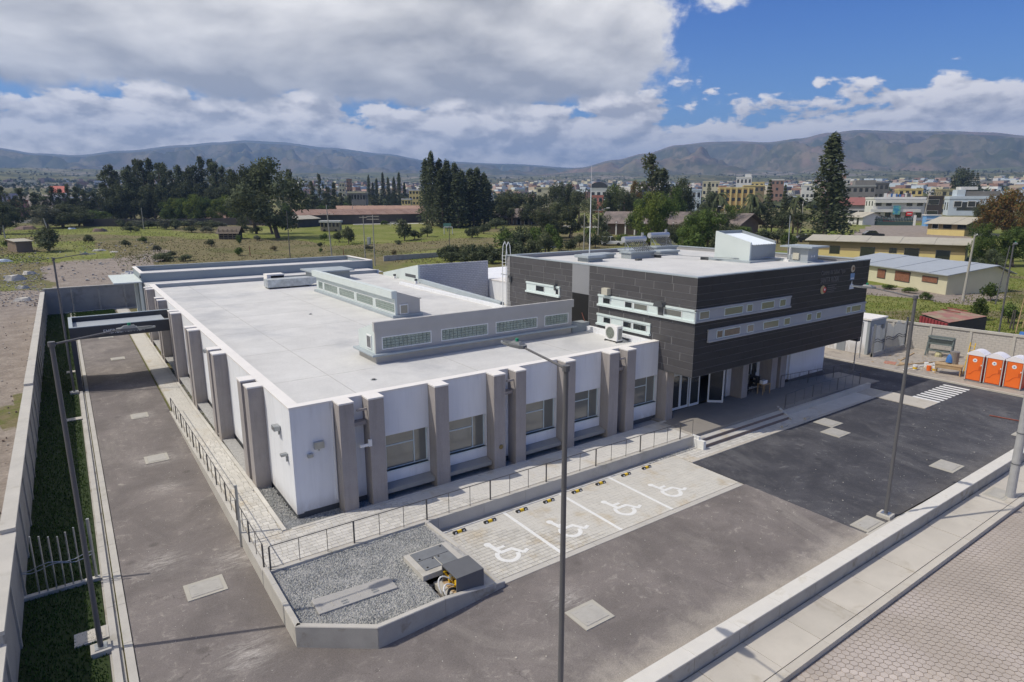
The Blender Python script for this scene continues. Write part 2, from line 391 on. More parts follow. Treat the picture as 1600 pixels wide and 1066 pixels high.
def uvof(x, y, z):
    d = Vector((x, y, z-CH)); w = d.dot(_f)
    if w < 1: return (-999, 999)
    return (800+F*d.dot(_r)/w, 533-F*d.dot(_u)/w)
PITCH = [gt(*q) for q in ((385, 372), (600, 379), (745, 360), (750, 349), (560, 350), (400, 354))]
def inside(poly, x, y):
    c = False; n = len(poly)
    for i in range(n):
        x0, y0 = poly[i][0], poly[i][1]; x1, y1 = poly[i-1][0], poly[i-1][1]
        if (y0 > y) != (y1 > y) and x < (x1-x0)*(y-y0)/(y1-y0)+x0: c = not c
    return c
COBBLE = [gt(*q) for q in ((1318, 372), (1360, 352), (1450, 352), (1520, 372), (1500, 383), (1400, 380), (1330, 380))]
def cover(x, y):
    r = math.hypot(x, y); a = nz(x, y, .03, 3); b = nz(x, y, .012, 9); c_ = nz(x, y, .11, 5)
    R = G_ = B = 0.
    wob = x+6*a+2*c_; wy = y+10*a+2*c_
    if wob < -2 and wy < 124 or (wob < 6.5 and wy < 118 and y > 99): B = 1                # bare lot left of the wall
    if 118 < wy < 190 and -4+(y-118)*.05 < wob < 14+(y-118)*.13: B = .62+a                # track going back
    if 124 < wy < 152 and wob < -8: G_ = .6+c_; R = .5
    if y > 140 and r < 330:
        R = .85+.8*b+.3*c_; G_ = .40+1.3*a+.9*b
        if 165 < wy < 225 and 8 < wob < 60: G_ = .95; R = .2
        if 130 < wy < 175 and wob > 26: G_ = .8+.5*c_
    if 99 < y <= 150 and wob > 8: R = .7; G_ = .42+.9*a
    if inside(PITCH, x+3*a, y+4*a): R = 1; G_ = .05; B = 0
    if x > 55 and y < 100: R = .95+.5*a; G_ = .3+.9*c_
    p = at(1380, 455)
    if abs((x-p.x)*.9+(y-p.y)*.15) < 5+3*c_ and abs(y-p.y) < 13+3*a: B = .9; R = .3
    if inside(COBBLE, x, y): B = 1
    if r > 330: R = .45+.8*b; G_ = .4+.9*a; B = .25+.9*nz(x, y, .004, 2)
    if r > 1000: R = .3+.9*nz(x, y, .004, 7); G_ = .45+.9*nz(x, y, .005, 1); B = .2+1.1*nz(x, y, .003, 4)
    return (max(0, min(1, R)), max(0, min(1, G_)), max(0, min(1, B)), 1)

def polar(name, rs, azs, hf, material, col=None, closed=False):
    V = []; Fc = []; n = len(azs)
    for r in rs:
        for a in azs:
            x, y = r*math.sin(a), r*math.cos(a); V.append((x, y, hf(x, y, r, a)))
    for i in range(len(rs)-1):
        for j in range(n if closed else n-1):
            k = (j+1) % n; Fc.append((i*n+k, i*n+j, (i+1)*n+j, (i+1)*n+k))
    me = bpy.data.meshes.new(name); me.from_pydata(V, [], Fc); me.materials.append(material)
    if col:
        ca = me.color_attributes.new('cover', 'FLOAT_COLOR', 'POINT'); buf = np.empty(len(V)*4, np.float32)
        for i, v in enumerate(V): buf[i*4:i*4+4] = col(v[0], v[1])
        ca.data.foreach_set('color', buf)
    me.polygons.foreach_set('use_smooth', [True]*len(me.polygons)); me.update()
    o = bpy.data.objects.new(name, me); COL.objects.link(o); return struct(o)
def ghf(x, y, r, a):
    z = tz(x, y)
    if r > 1500: z += (noise.fractal(Vector((x*.0016, y*.0016, 0)), 1, 2, 5)*.5+.1)*min(1, (r-1500)/900)*45
    elif r > 125: z += nz(x, y, .05)*.22*min(1, (r-125)/60)
    return z
rs = [.5, 6, 10.4, 11.2]+[12+i*3 for i in range(34)]; r = rs[-1]
while r < 4300: r *= 1.0125 if r < 900 else 1.03; rs.append(r)
azf = [YAW+math.radians(-48+i*.36) for i in range(267)]
azr = [azf[-1]+(2*math.pi-(azf[-1]-azf[0]))*k/44 for k in range(1, 44)]
polar('ground', rs, azf+azr, ghf, ground_mat(), cover, closed=True)

# ---------------------------------------------------------------- mountains
def mount_mat(c0, c1):
    m = bpy.data.materials.new('mountain_slopes'); m.use_nodes = True; g = NG(m.node_tree); bs = g.n['Principled BSDF']
    pos = g.new('ShaderNodeNewGeometry').outputs['Position']
    n1 = g.noise(pos, .0011, 8, .65, .8); n2 = g.noise(pos, .006, 6, .7, .5)
    vo = g.new('ShaderNodeTexVoronoi', feature='F1'); vo.inputs['Scale'].default_value = .0075; g.l.new(g.vm('ADD', pos, g.vm('SCALE', g.comb(n2, n1, n2), 160.)), vo.inputs['Vector'])
    c = g.mix(g.ramp(n1, .4, .6), c0, c1)
    sc = g.new('ShaderNodeSeparateColor'); g.l.new(vo.outputs['Color'], sc.inputs[0])
    c = g.mix(g.ramp(sc.outputs[0], .55, .9, 0, .55), c, (.21, .18, .11))
    c = g.mix(g.ramp(sc.outputs[1], .65, .9, 0, .6), c, (.045, .060, .028))
    c = g.mix(g.ramp(n2, .56, .75, 0, .7), c, (.04, .055, .025))
    c = g.mix(g.ramp(n2, .40, .28, 0, .5), c, (.24, .19, .15))
    n3 = g.noise(pos, .018, 7, .75, .4); n4 = g.noise(pos, .0045, 7, .7, 1.5)
    c = g.mix(g.ramp(n3, .48, .66, 0, .8), c, (.05, .06, .035)); c = g.mix(g.ramp(n4, .52, .60, 0, .5), c, (.20, .155, .115)); c = g.mix(g.ramp(n3, .44, .34, 0, .5), c, (.26, .22, .17))
    g.l.new(c, bs.inputs['Base Color']); bs.inputs['Roughness'].default_value = 1; bs.inputs['Specular IOR Level'].default_value = 0
    return m
mm = mount_mat((.09, .09, .05), (.23, .155, .125)); mml = mount_mat((.06, .075, .055), (.13, .115, .10))
def prof(tab, u):
    if u <= tab[0][0]: return tab[0][1]
    for (a, va), (b, vb) in zip(tab[:-1], tab[1:]):
        if u <= b: return va+(vb-va)*sm(u, a, b)
    return tab[-1][1]
LEFT = [(-400, 236), (-60, 236), (5, 231), (70, 240), (130, 243), (200, 236), (300, 227), (345, 223), (392, 220), (440, 222), (520, 231), (600, 240), (680, 252), (790, 256), (900, 262), (1000, 268), (1200, 280), (2000, 285)]
RIGHT = [(-400, 330), (560, 318), (700, 290), (800, 276), (860, 270), (905, 262), (960, 250), (1005, 240), (1055, 227), (1105, 222), (1150, 221), (1190, 223), (1240, 217), (1285, 208), (1330, 204), (1400, 206), (1470, 206), (1530, 208), (1600, 214), (1800, 225), (2200, 240)]
def mfun(tab, R0, R1, seed, amp):
    def f(x, y, r, a):
        t = a-YAW
        if abs(t) < 1.2: u = 800+F*math.tan(t)/math.cos(PIT); d = ray(u, 300); s = d.z/math.hypot(d.x, d.y)
        else: u = 3000 if t > 0 else -1000
        u = max(-350, min(2100, u)); v = prof(tab, u); d = ray(u, v); top = CH+R1*d.z/math.hypot(d.x, d.y)
        k = (r-R0)/(R1-R0); bot = 60+.052*(R0-2000)-30
        rd = noise.ridged_multi_fractal(Vector((x*.0013+seed+noise.noise(Vector((x*.0006, y*.0006, seed)))*.6, y*.0013, seed)), .9, 2.1, 7, 1., 2.)
        if k <= 1:
            h = bot+(top-bot)*(k**1.12) if k > 0 else bot
            h += (rd-1.2)*amp*math.sin(math.pi*min(1, max(0, k))**1.0)*(1-max(0, min(1, k))**4)*1.15
        else: h = top-(k-1)*1.4*(top-bot)
        lim = CH+r*d.z/math.hypot(d.x, d.y)*(1-.06*abs(1-k)**.5) if k < 1 else 1e9
        return min(h, lim)+(rd-1.2)*amp*.012*min(1, max(0, k)*3)
    return f
azm = [YAW+math.radians(-52+i*.17) for i in range(612)]
def rr(a, b, n): return [a+(b-a)*i/n for i in range(n)]
polar('left_mountain', rr(3900, 9500, 75)+rr(9500, 11500, 8), azm, mfun(LEFT, 3900, 9500, 3.3, 230), mml)
polar('right_mountain', rr(3400, 6800, 75)+rr(6800, 8200, 8), azm, mfun(RIGHT, 3400, 6800, 8.1, 210), mm)

# ---------------------------------------------------------------- ground sheets of the compound
def slab_poly(name, pts, z, m, t=.04):
    return struct(MB().prism(pts, z-t, z).build(name, m))
slab_poly('access_road', [(0.24, 10.9), (26.7, 10.9), (26.7, 17.46), (11.6, 17.46), (4.55, 22.5), (4.62, 98.9), (0.24, 98.9)], 0, asph_old)
slab_poly('parking_lane', [(26.7, 11.49), (64.5, 11.0), (64.5, 14), (55.8, 14.1), (55.8, 45), (49.3, 45), (49.3, 20.72), (26.7, 20.72)], 0, asph_new)
slab_poly('concrete_edge_strip', [(26.7, 10.9), (70, 10.9), (70, 11.0), (43.6, 11.0), (26.7, 11.49)], 0, concrete)
slab_poly('entrance_path', [(11.3, 17.4), (26.65, 17.4), (26.65, 20.72), (49.2, 20.72), (49.2, 22.6), (11.3, 22.6)], -.012, joint)
# ================================================================ PAVING
WZ = .6
def pave(name_, parent, x0, x1, y0, y1, dx, dy, zf, m, limit, cond=None, jit=.0, gap=.007, along='x'):
    """courses of staggered pavers; nearest `limit` single, the rest joined"""
    cells = []; j = 0; y = y0
    while y < y1-.02:
        h = dy*random.choice((.95, 1, 1.05)) if jit else dy
        yy = min(y+h, y1); x = x0-random.random()*dx*.7
        while x < x1:
            w = dx*random.choice((.8, 1, 1, 1.2)) if jit else dx
            a, b = max(x, x0), min(x+w, x1)
            if b-a > .05 and (cond is None or cond((a+b)/2, (y+yy)/2)): cells.append((a, y, b, yy))
            x += w
        y = yy; j += 1
    cache = {}
    def mk(c, mb):
        a, b_, c_, d = c; w, h = round(c_-a, 2), round(d-b_, 2); cx, cy = (a+c_)/2, (b_+d)/2
        z = zf(cx, cy)+random.uniform(-.0015, .003)
        if mb is not None:
            w2, h2 = (c_-a)/2-gap/2, (d-b_)/2-gap/2; mb.box(cx-w2, cy-h2, z-.05, cx+w2, cy+h2, z); return
        if (w, h) not in cache:
            q = MB(); e = .006; w2, h2 = w/2-gap/2, h/2-gap/2
            q.hull8([(-w2, -h2, -.05), (w2, -h2, -.05), (w2, h2, -.05), (-w2, h2, -.05), (-w2+e, -h2+e, 0), (w2-e, -h2+e, 0), (w2-e, h2-e, 0), (-w2+e, h2-e, 0)])
            cache[(w, h)] = q.mesh(name_, m)
        inst(name_, cache[(w, h)], parent, (cx, cy, z))
    merge_extra(cells, name_, m, parent, limit, lambda c: math.hypot((c[0]+c[2])/2, (c[1]+c[3])/2), mk)
def bed(name, pts, z, m=None): return struct(MB().prism(pts, z-.03, z).build(name, m or joint))
# parking bays
pk = bed('parking_pavement', [(11.5, 17.48), (26.62, 17.48), (26.62, 22.3), (11.3, 22.3)], -.008)
def cl(x, y): return x > 11.75-(y-17.4)*.07
pave('paving_block', pk, 11.4, 26.6, 17.75, 22.1, .25, .21, lambda x, y: .012, paver_park, 300, cl, 1)
for i in range(6):
    a = 11.85+i*2.47; MB().box(a-.2, 17.44, -.05, a+2.255, 17.72, .016).build('kerb_stone', coping_m if False else concrete, pk)
for x in (15.02, 18.33, 21.6):
    MB().box(x-.08, 17.75, .016, x+.08, 22.0, .020).build('painted_stripe', white_paint, pk)
MB().box(11.7, 22.0, .016, 26.3, 22.05, .0185).build('painted_stripe', white_paint, pk)
# wheelchair signs painted flat on the paving (head left when seen from the road)
def arc(cx, cy, r, w, a0, a1, n=18):
    L = []
    for i in range(n+1):
        t = math.radians(a0+(a1-a0)*i/n); L.append(((cx+(r+w/2)*math.cos(t), cy+(r+w/2)*math.sin(t)), (cx+(r-w/2)*math.cos(t), cy+(r-w/2)*math.sin(t))))
    return L
def wheelchair(cx, cy):
    mb = MB(); s = 1.62; zs = [.0185]
    def T(p): return (cx+(p[0]-.5)*s, cy+(p[1]-.5)*s*1.06, zs[0])
    def strip(L):
        zs[0] += .0006
        for (a, b), (c, d) in zip(L[:-1], L[1:]): mb.poly([T(b), T(d), T(c), T(a)])
    def bar(p, q, w):
        zs[0] += .0006
        d = Vector((q[0]-p[0], q[1]-p[1])).normalized(); n = Vector((-d.y, d.x))*w/2
        mb.poly([T((p[0]-n.x, p[1]-n.y)), T((q[0]-n.x, q[1]-n.y)), T((q[0]+n.x, q[1]+n.y)), T((p[0]+n.x, p[1]+n.y))])
    strip(arc(.44, .29, .265, .115, 128, 352))
    zs[0] += .0006; k = 12; mb.poly([T((.28+.10*math.cos(2*math.pi*i/k), .94+.095*math.sin(2*math.pi*i/k))) for i in range(k)])
    bar((.30, .88), (.36, .44), .125); bar((.34, .66), (.60, .66), .095); bar((.33, .47), (.70, .47), .11)
    bar((.67, .50), (.85, .17), .11); bar((.82, .16), (1.02, .24), .10)
    return mb.build('wheelchair_marking', white_paint, pk)
for x in (13.25, 16.55, 19.85, 23.05): wheelchair(x, 19.35)
# entrance path
ep = bed('entrance_pavement', [(26.66, 20.78), (49.15, 20.78), (49.15, 22.3), (26.66, 22.3)], -.006)
pave('paving_block', ep, 26.66, 47.0, 20.98, 22.35, .28, .24, lambda x, y: .012, paver, 230, None, 1)
for i in range(9):
    a = 26.66+i*2.5; MB().box(a, 20.74, -.05, a+2.485, 20.96, .03+.0).build('kerb_stone', slabm, ep)
for x0, x1 in ((47.03, 49.2),):
    MB().box(x0, 17.5, -.03, x1, 20.72, .05).build('concrete_pad', slabm, ep)
for i in range(9):
    x = 49.35+i*.635; MB().box(x, 17.55, .002, x+.31, 19.3, .012).build('crosswalk_bar', white_paint, ep)
# front walkway
wk = bed('front_walkway', [(4.72, 22.45), (29.0, 22.45), (29.0, 25.1), (4.72, 25.1)], .58)
def zl(x, y): return WZ if y < 30 else max(.02, WZ*(1-(y-30)/18))
pave('paving_block', wk, 4.75, 28.6, 22.62, 24.95, .27, .24, lambda x, y: WZ, paver, 300, None, 1)
for i in range(10):
    a = 6.35+i*2.3; MB().box(a, 24.95, .45, a+2.285, 25.13, WZ+.015).build('edge_stone', paver, wk)
sw = struct(MB().hull8([(4.72, 25.0, -.1), (6.15, 25.0, -.1), (6.15, 30, -.1), (4.72, 30, -.1), (4.72, 25.0, .57), (6.15, 25.0, .57), (6.15, 30, .57), (4.72, 30, .57)]).build('side_walkway', joint))
MB().hull8([(4.72, 30, -.1), (6.15, 30, -.1), (6.15, 48, -.1), (4.72, 48, -.1), (4.72, 30, .57), (6.15, 30, .57), (6.15, 48, 0), (4.72, 48, 0)]).build('ramp_bed', joint, sw)
MB().box(4.72, 48, -.1, 6.15, 98.8, .0).build('level_bed', joint, sw)
pave('paving_block', sw, 4.78, 5.95, 24.95, 98, .27, .27, lambda x, y: zl(x, y)+.015, paver, 260, None, 1)
for i in range(20):
    a = 25.13+i*2.5; z0, z1 = zl(0, a)+.02, zl(0, a+2.48)+.02
    MB().hull8([(5.97, a, -.1), (6.15, a, -.1), (6.15, a+2.48, -.1), (5.97, a+2.48, -.1), (5.97, a, z0), (6.15, a, z0), (6.15, a+2.48, z1), (5.97, a+2.48, z1)]).build('edge_stone', paver, sw)
# entrance platform
pf = struct(MB().prism([(29.0, 22.43), (41.5, 22.43), (41.5, 26.0), (29.0, 26.0)], .3, WZ+.004).build('entrance_platform', floor_pl))
# gravel beds beside the building
def stones(name, n, fx, zf, s0, s1, m, parent=None, lab=None):
    mb = MB(); i = 0
    while i < n:
        p = fx()
        if p is None: continue
        i += 1; x, y = p; s = random.uniform(s0, s1); a = random.random()*6.28; z = zf(x, y)
        ca, sa = math.cos(a)*s, math.sin(a)*s; k = len(mb.v); q = random.uniform(.5, 1.1)
        mb.v += [(x+ca, y+sa, z), (x-sa*q, y+ca*q, z+s*.1), (x-ca, y-sa, z), (x+sa*q, y-ca*q, z+s*.15), (x+ca*.2, y-sa*.2, z+s*.75)]
        for f in ((0, 1, 4), (1, 2, 4), (2, 3, 4), (3, 0, 4)): mb.f.append(tuple(k+t for t in f)); mb.mi.append(random.randint(0, 2))
    return mb.build(name, [m]+GV, parent, kind='stuff')
GV = [mat('gravel_stone_pale', (.38, .385, .36), .9, .15, 8), mat('gravel_stone_dark', (.16, .17, .17), .9, .2, 8)]
gb = bed('gravel_bed', [(6.16, 25.1), (29, 25.1), (29, 26), (6.8, 26), (6.8, 75), (6.16, 75)], .5, gravel_m)
stones('gravel', 5200, lambda: (random.uniform(6.17, 6.86), 25.15+random.random()**1.7*34), lambda x, y: min(.53, zl(x, y)-.03) if y < 46 else .0, .025, .05, gravel_m, gb)
stones('gravel', 1500, lambda: (random.uniform(6.2, 10), random.uniform(25.15, 25.86)), lambda x, y: .53, .025, .05, gravel_m, gb)

# ================================================================ LOW WALLS, PLANTER, STEPS
lw = thing('retaining_wall', 'low concrete retaining wall between the raised walkway and the access road', 'retaining wall', (4.55, 22.5, 0))
y = 22.55
while y < 47:
    y2 = min(y+2.2, 47); z0, z1 = zl(0, y)+.03, zl(0, y2)+.03
    MB().hull8([(4.52, y, -.1), (4.72, y, -.1), (4.72, y2-.012, -.1), (4.52, y2-.012, -.1), (4.52, y, z0), (4.72, y, z0), (4.72, y2-.012, z1), (4.52, y2-.012, z1)]).build('wall_segment', concrete, lw); y = y2
bw = thing('retaining_wall', 'low concrete wall behind the wheelchair parking bays, carrying the front railing', 'retaining wall', (11.3, 22.3, 0))
x = 4.74
while x < 28.7:
    x2 = min(x+2.35, 28.75); MB().box(x, 22.3, -.1, x2-.012, 22.47, WZ+.03).build('wall_segment', concrete, bw); x = x2
MB().box(28.65, 21.95, -.02, 28.8, 22.5, .66).build('end_block', white_paint, bw)
MB().box(11.6, 22.24, .0, 26.0, 22.29, .03).build('drain_edge', concrete_d, bw)
stones('gravel', 500, lambda: (random.uniform(24.6, 28.2), random.uniform(21.95, 22.25)), lambda x, y: .015, .02, .04, gravel_m, bw)
# planter
pl = thing('gravel_planter', 'angular raised concrete planter filled with grey gravel at the corner of the drive', 'planter', (4.5, 18.4, 0))
def wallseg(p, q, z0, z1, th, nm='wall_segment', m=concrete_d, par=pl, capm=concrete):
    p = Vector(p).to_3d(); q = Vector(q).to_3d(); d = (q-p).normalized(); n = Vector((-d.y, d.x, 0))*th; g_ = d*.012; q2 = q-g_
    a = MB().hull8([(p.x, p.y, -.1), (q2.x, q2.y, -.1), (q2.x+n.x, q2.y+n.y, -.1), (p.x+n.x, p.y+n.y, -.1), (p.x, p.y, z0-.03), (q2.x, q2.y, z1-.03), (q2.x+n.x, q2.y+n.y, z1-.03), (p.x+n.x, p.y+n.y, z0-.03)]).build(nm, m, par)
    e = d.cross(Vector((0, 0, 1)))*.004
    MB().hull8([(p.x+e.x, p.y+e.y, z0-.03), (q2.x+e.x, q2.y+e.y, z1-.03), (q2.x+n.x-e.x, q2.y+n.y-e.y, z1-.03), (p.x+n.x-e.x, p.y+n.y-e.y, z0-.03),
                (p.x+e.x*-3, p.y-e.y*3, z0), (q2.x-e.x*3, q2.y-e.y*3, z1), (q2.x+n.x+e.x*3, q2.y+n.y+e.y*3, z1), (p.x+n.x+e.x*3, p.y+n.y+e.y*3, z0)]).build('cap', capm, a, world=False)
ZP = .77
for a, b in ((22.48, 21.2), (21.2, 19.9), (19.9, 18.45)): wallseg((4.52, a), (4.52, b), ZP-.0, ZP, .19, m=concrete)
wallseg((4.52, 18.45), (6.65, 16.87), ZP, ZP, .19)
wallseg((6.65, 16.87), (9.2, 17.04), ZP, .68, .19); wallseg((9.2, 17.04), (11.86, 17.3), .68, .22, .19)
wallseg((11.5, 19.9), (11.3, 22.3), .55, .64, .17, m=concrete)
wallseg((11.72, 17.5), (11.5, 19.9), .2, .55, .14, m=concrete)
MB().prism([(4.7, 18.5), (6.68, 17.05), (9.2, 17.2), (9.2, 18.6), (11.35, 18.6), (11.35, 20.0), (11.15, 22.3), (4.7, 22.3)], .2, .53).build('gravel_base', gravel_m, pl)
PP = [(4.72, 18.55), (6.7, 17.08), (9.2, 17.25), (9.25, 20.3), (11.1, 20.35), (11.05, 22.28), (4.74, 22.28)]
def inpl():
    x, y = random.uniform(4.7, 11.2), random.uniform(17, 22.3); return (x, y) if inside(PP, x, y) else None
stones('gravel', 17000, inpl, lambda x, y: .53+.02*nz(x, y, 1.5), .02, .055, gravel_m, pl)
sb = thing('service_slab', 'long pale concrete cover slab lying in the planter gravel', 'cover slab', (5.4, 18.8, .53))
MB().hull8([(5.42, 18.85, .5), (8.2, 18.72, .5), (8.22, 19.55, .5), (5.45, 19.77, .5), (5.42, 18.85, .61), (8.2, 18.72, .61), (8.22, 19.55, .61), (5.45, 19.77, .61)]).build('slab', mat('ribbed_slab', (.36, .35, .33), .9, .05, 3, .003, 90), sb, bevel=.01)
for x in (5.55, 5.95, 6.9): MB().box(x, 19.0, .611, x+.03, 19.25, .62).build('lifting_slot', concrete_d, sb)
for i in range(2):
    for x in (6.25, 7.35): MB().box(x, 18.9+.14*i, .611, x+.22, 18.96+.14*i, .625).build('hinge', steel, sb)
hc = thing('service_hatch', 'concrete framed pit in the planter with three grey metal lids', 'hatch', (9.15, 18.6, .5))
MB().box(9.15, 18.6, .3, 11.0, 20.25, .74).build('frame', concrete, hc, bevel=.01)
lid = mat('lid_metal', (.17, .18, .19), .6, .12, 3)
MB().box(9.38, 19.55, .74, 10.75, 20.15, .765).build('lid', lid, hc)
MB().box(9.38, 18.85, .74, 10.05, 19.5, .765).build('lid', lid, hc); MB().box(10.1, 18.85, .74, 10.75, 19.5, .765).build('lid', lid, hc)
for x, y in ((9.5, 19.6), (10.6, 20.0), (9.5, 18.95), (9.95, 19.4), (10.2, 19.4)): MB().box(x, y, .766, x+.06, y+.06, .785).build('lid_handle', black_pl, hc)
gx = thing('meter_box', 'grey metal gas meter cabinet lying open with yellow pipes inside', 'cabinet', (9.8, 16.95, .3))
gxm = mat('cabinet_metal', (.115, .12, .13), .5, .08, 3)
MB().box(9.55, 17.25, .15, 11.4, 18.6, .36).build('plinth', concrete, gx)
MB().box(9.82, 17.35, 1.02, 10.95, 18.42, 1.06).build('top_panel', gxm, gx); MB().box(9.82, 17.35, .36, 10.95, 17.39, 1.02).build('side_panel', gxm, gx)
MB().box(9.82, 18.38, .36, 10.95, 18.42, 1.02).build('side_panel', gxm, gx); MB().box(10.91, 17.39, .36, 10.95, 18.38, 1.02).build('back_panel', wood, gx)
MB().box(9.82, 17.39, .36, 10.91, 18.38, .39).build('floor_panel', wood, gx)
random.seed(4)
for i in range(7):
    y0 = 17.5+i*.13; mb = MB(); pts = [(9.95+random.random()*.4, y0, .4), (9.85+random.random()*.2, y0+random.uniform(-.1, .1), .5+random.random()*.35), (10.3, y0+.1, .55+random.random()*.3)]
    mb.path(pts, .035, 6); mb.build('yellow_pipe', yellow_pl, gx)
for i in range(4):
    y0 = 17.45+i*.24; MB().box(9.9+.1*(i % 2), y0, .42+.12*(i % 3), 10.05+.1*(i % 2), y0+.14, .56+.12*(i % 3)).build('valve', yellow_pl if i % 2 else steel, gx)
def bez(p, n=10):
    p = [Vector(q) for q in p]; o = []
    for i in range(n+1):
        t = i/n; o.append((1-t)**3*p[0]+3*t*(1-t)**2*p[1]+3*t*t*(1-t)*p[2]+t**3*p[3])
    return o
for a in (((10.0, 18.0, .6), (9.6, 18.2, 1.0), (9.35, 18.1, .8), (9.45, 17.8, .38)), ((9.9, 17.7, .6), (9.5, 17.8, .9), (9.3, 17.6, .6), (9.55, 17.4, .38))):
    MB().path(bez(a), .028, 6).build('white_hose', white_pl, gx)
MB().path(bez(((9.95, 17.5, .5), (9.6, 17.5, .8), (9.4, 17.35, .7), (9.5, 17.3, .4))), .05, 6).build('black_hose', black_pl, gx)
# entrance steps: four treads
st = thing('entrance_steps', 'three shallow steps with dark brown risers leading up to the entrance platform', 'steps', (28.8, 21.6, 0))
riser = mat('step_riser', (.20, .155, .135), .8, .08, 2)
for k, (ya, yb, z) in enumerate(((22.05, 22.43, .4), (21.68, 22.05, .2))):
    MB().box(28.9, ya+.012, -.02, 37.4, yb, z).build('riser', riser, st); MB().box(28.9, ya, z, 37.4, yb+.01, z+.03).build('tread', paver, st)
MB().box(28.82, 22.438, .2, 37.4, 22.46, .58).build('riser', riser, st)
MB().box(28.6, 21.55, -.02, 28.82, 22.3, .5).build('side_block', white_paint, st)
MB().hull8([(37.42, 21.5, -.02), (37.6, 21.5, -.02), (37.6, 22.6, -.02), (37.42, 22.6, -.02), (37.42, 21.5, .1), (37.6, 21.5, .1), (37.6, 22.6, .66), (37.42, 22.6, .66)]).build('side_block', concrete, st)
rp = thing('access_ramp', 'concrete wheelchair ramp in the shade beside the entrance steps', 'ramp', (41.5, 22.4, 0))
MB().hull8([(41.5, 22.6, -.02), (51.5, 22.6, -.02), (51.5, 25.9, -.02), (41.5, 25.9, -.02), (41.5, 22.6, .6), (51.5, 22.6, .05), (51.5, 25.9, .05), (41.5, 25.9, .6)]).build('ramp_slab', floor_pl, rp)
MB().box(37.62, 22.2, -.02, 49.2, 22.42, .35).build('ramp_kerb', concrete, rp)

# railings
def railing(label, p0, p1, zf, n, thick_every=3, midrail=False):
    p0 = Vector(p0); p1 = Vector(p1); t = thing('railing', label, 'railing', (p0.x, p0.y, zf(p0.x, p0.y)))
    d = p1-p0
    for i in range(n+1):
        p = p0+d*i/n; z = zf(p.x, p.y); th = i % thick_every == 0; w = .03 if th else .012
        MB().box(p.x-w, p.y-w*.6, z, p.x+w, p.y+w*.6, z+.93).build('post', rail_m, t)
    k = 6
    for j in range(k):
        a = p0+d*j/k; b = p0+d*(j+1)/k
        MB().tube((a.x, a.y, zf(a.x, a.y)+.95), (b.x, b.y, zf(b.x, b.y)+.95), .02, n=6).build('top_rail', rail_m, t)
    return t
railing('long dark metal railing above the wheelchair parking bays', (4.8, 22.42, 0), (28.65, 22.42, 0), lambda x, y: WZ+.03, 22)
railing('dark metal railing stepping down along the side walkway by the drive', (4.64, 22.75, 0), (4.64, 46.8, 0), lambda x, y: zl(x, y)+.03, 22, 2)
railing('dark railing on the road side of the shaded entrance ramp', (38.0, 22.36, 0), (48.9, 22.9, 0), lambda x, y: .5 if x < 42 else .5-.05*(x-42), 9)
railing('dark railing on the building side of the shaded entrance ramp', (41.6, 25.0, 0), (51.4, 25.0, 0), lambda x, y: .6-.055*(x-41.5), 8)

# ================================================================ KERBS, LAWN STRIP, BOUNDARY WALLS
kb = struct(MB().box(-.42, 10.9, -.2, -.06, 98.5, -.02).build('drive_kerb', concrete_d))
y = 12.0
while y < 98:
    L = 2.45; MB().box(-.02, y, -.1, .22, y+L-.015, .055).build('kerb_stone', concrete, kb)
    MB().box(-.36, y, -.1, -.16, y+L-.015, .075).build('kerb_stone', concrete, kb); y += L
struct(MB().box(-2.75, 10.9, -.2, -.44, 98.6, -.01).build('lawn', mat('lawn_soil', (.028, .045, .012), .95, .3, 3)))
grass_m = mat('lawn_grass', (.052, .10, .014), .9, .3, 1.5, fine=.3, fscale=8)
def tufts(name, n, fx, zf, h0, h1, mats, w=.35, tris=2, parent=None):
    mb = MB(); k = 0
    while k < n:
        p = fx()
        if p is None: continue
        k += 1; x, y = p; z = zf(x, y); h = random.uniform(h0, h1); mi = random.randrange(len(mats))
        for _ in range(tris):
            a = random.random()*6.283; ww = h*w; dx, dy = math.cos(a)*ww, math.sin(a)*ww; lx, ly = random.uniform(-.5, .5)*h, random.uniform(-.5, .5)*h
            mb.poly([(x-dx, y-dy, z-.02), (x+dx, y+dy, z-.02), (x+lx, y+ly, z+h)], mi)
    return mb.build(name, mats, parent, kind='stuff')
o = tufts('lawn_grass', 26000, lambda: (random.uniform(-2.7, -.5-.25*max(0, nz(0, random.random()*80, .3))), 12+86*random.random()**1.4), lambda x, y: 0, .04, .10, [grass_m, mat('lawn_grass_pale', (.08, .14, .022), .9, .3, 2)], .3)
tag(o, 'mown green grass in the strip between the drive and the left wall', 'grass')
o = tufts('lawn_grass', 4000, lambda: (random.uniform(-.4, 4.5), random.uniform(94.6, 98.3)), lambda x, y: 0.01, .05, .14, [grass_m], .4)
tag(o, 'small bright green lawn at the far end of the drive below the back wall', 'grass')
# slabs lying in the lawn
for i, (x, y, w, h, lb) in enumerate(((-1.32, 22.5, .95, .75, 'pale concrete inspection lid in the lawn close behind the front left lamp post'), (-1.25, 48.6, .95, .6, 'pale concrete lid in the lawn between the two left lamp posts'),
                          (-1.1, 63.0, .7, .7, 'small concrete lid in the lawn beside the emergency canopy'))):
    t = thing('inspection_lid', lb, 'manhole cover', (x, y, 0)); MB().box(x, y, -.05, x+w, y+h, .05).build('frame', concrete, t); MB().box(x+.08, y+.08, .05, x+w-.08, y+h-.08, .06).build('lid', slabm, t)
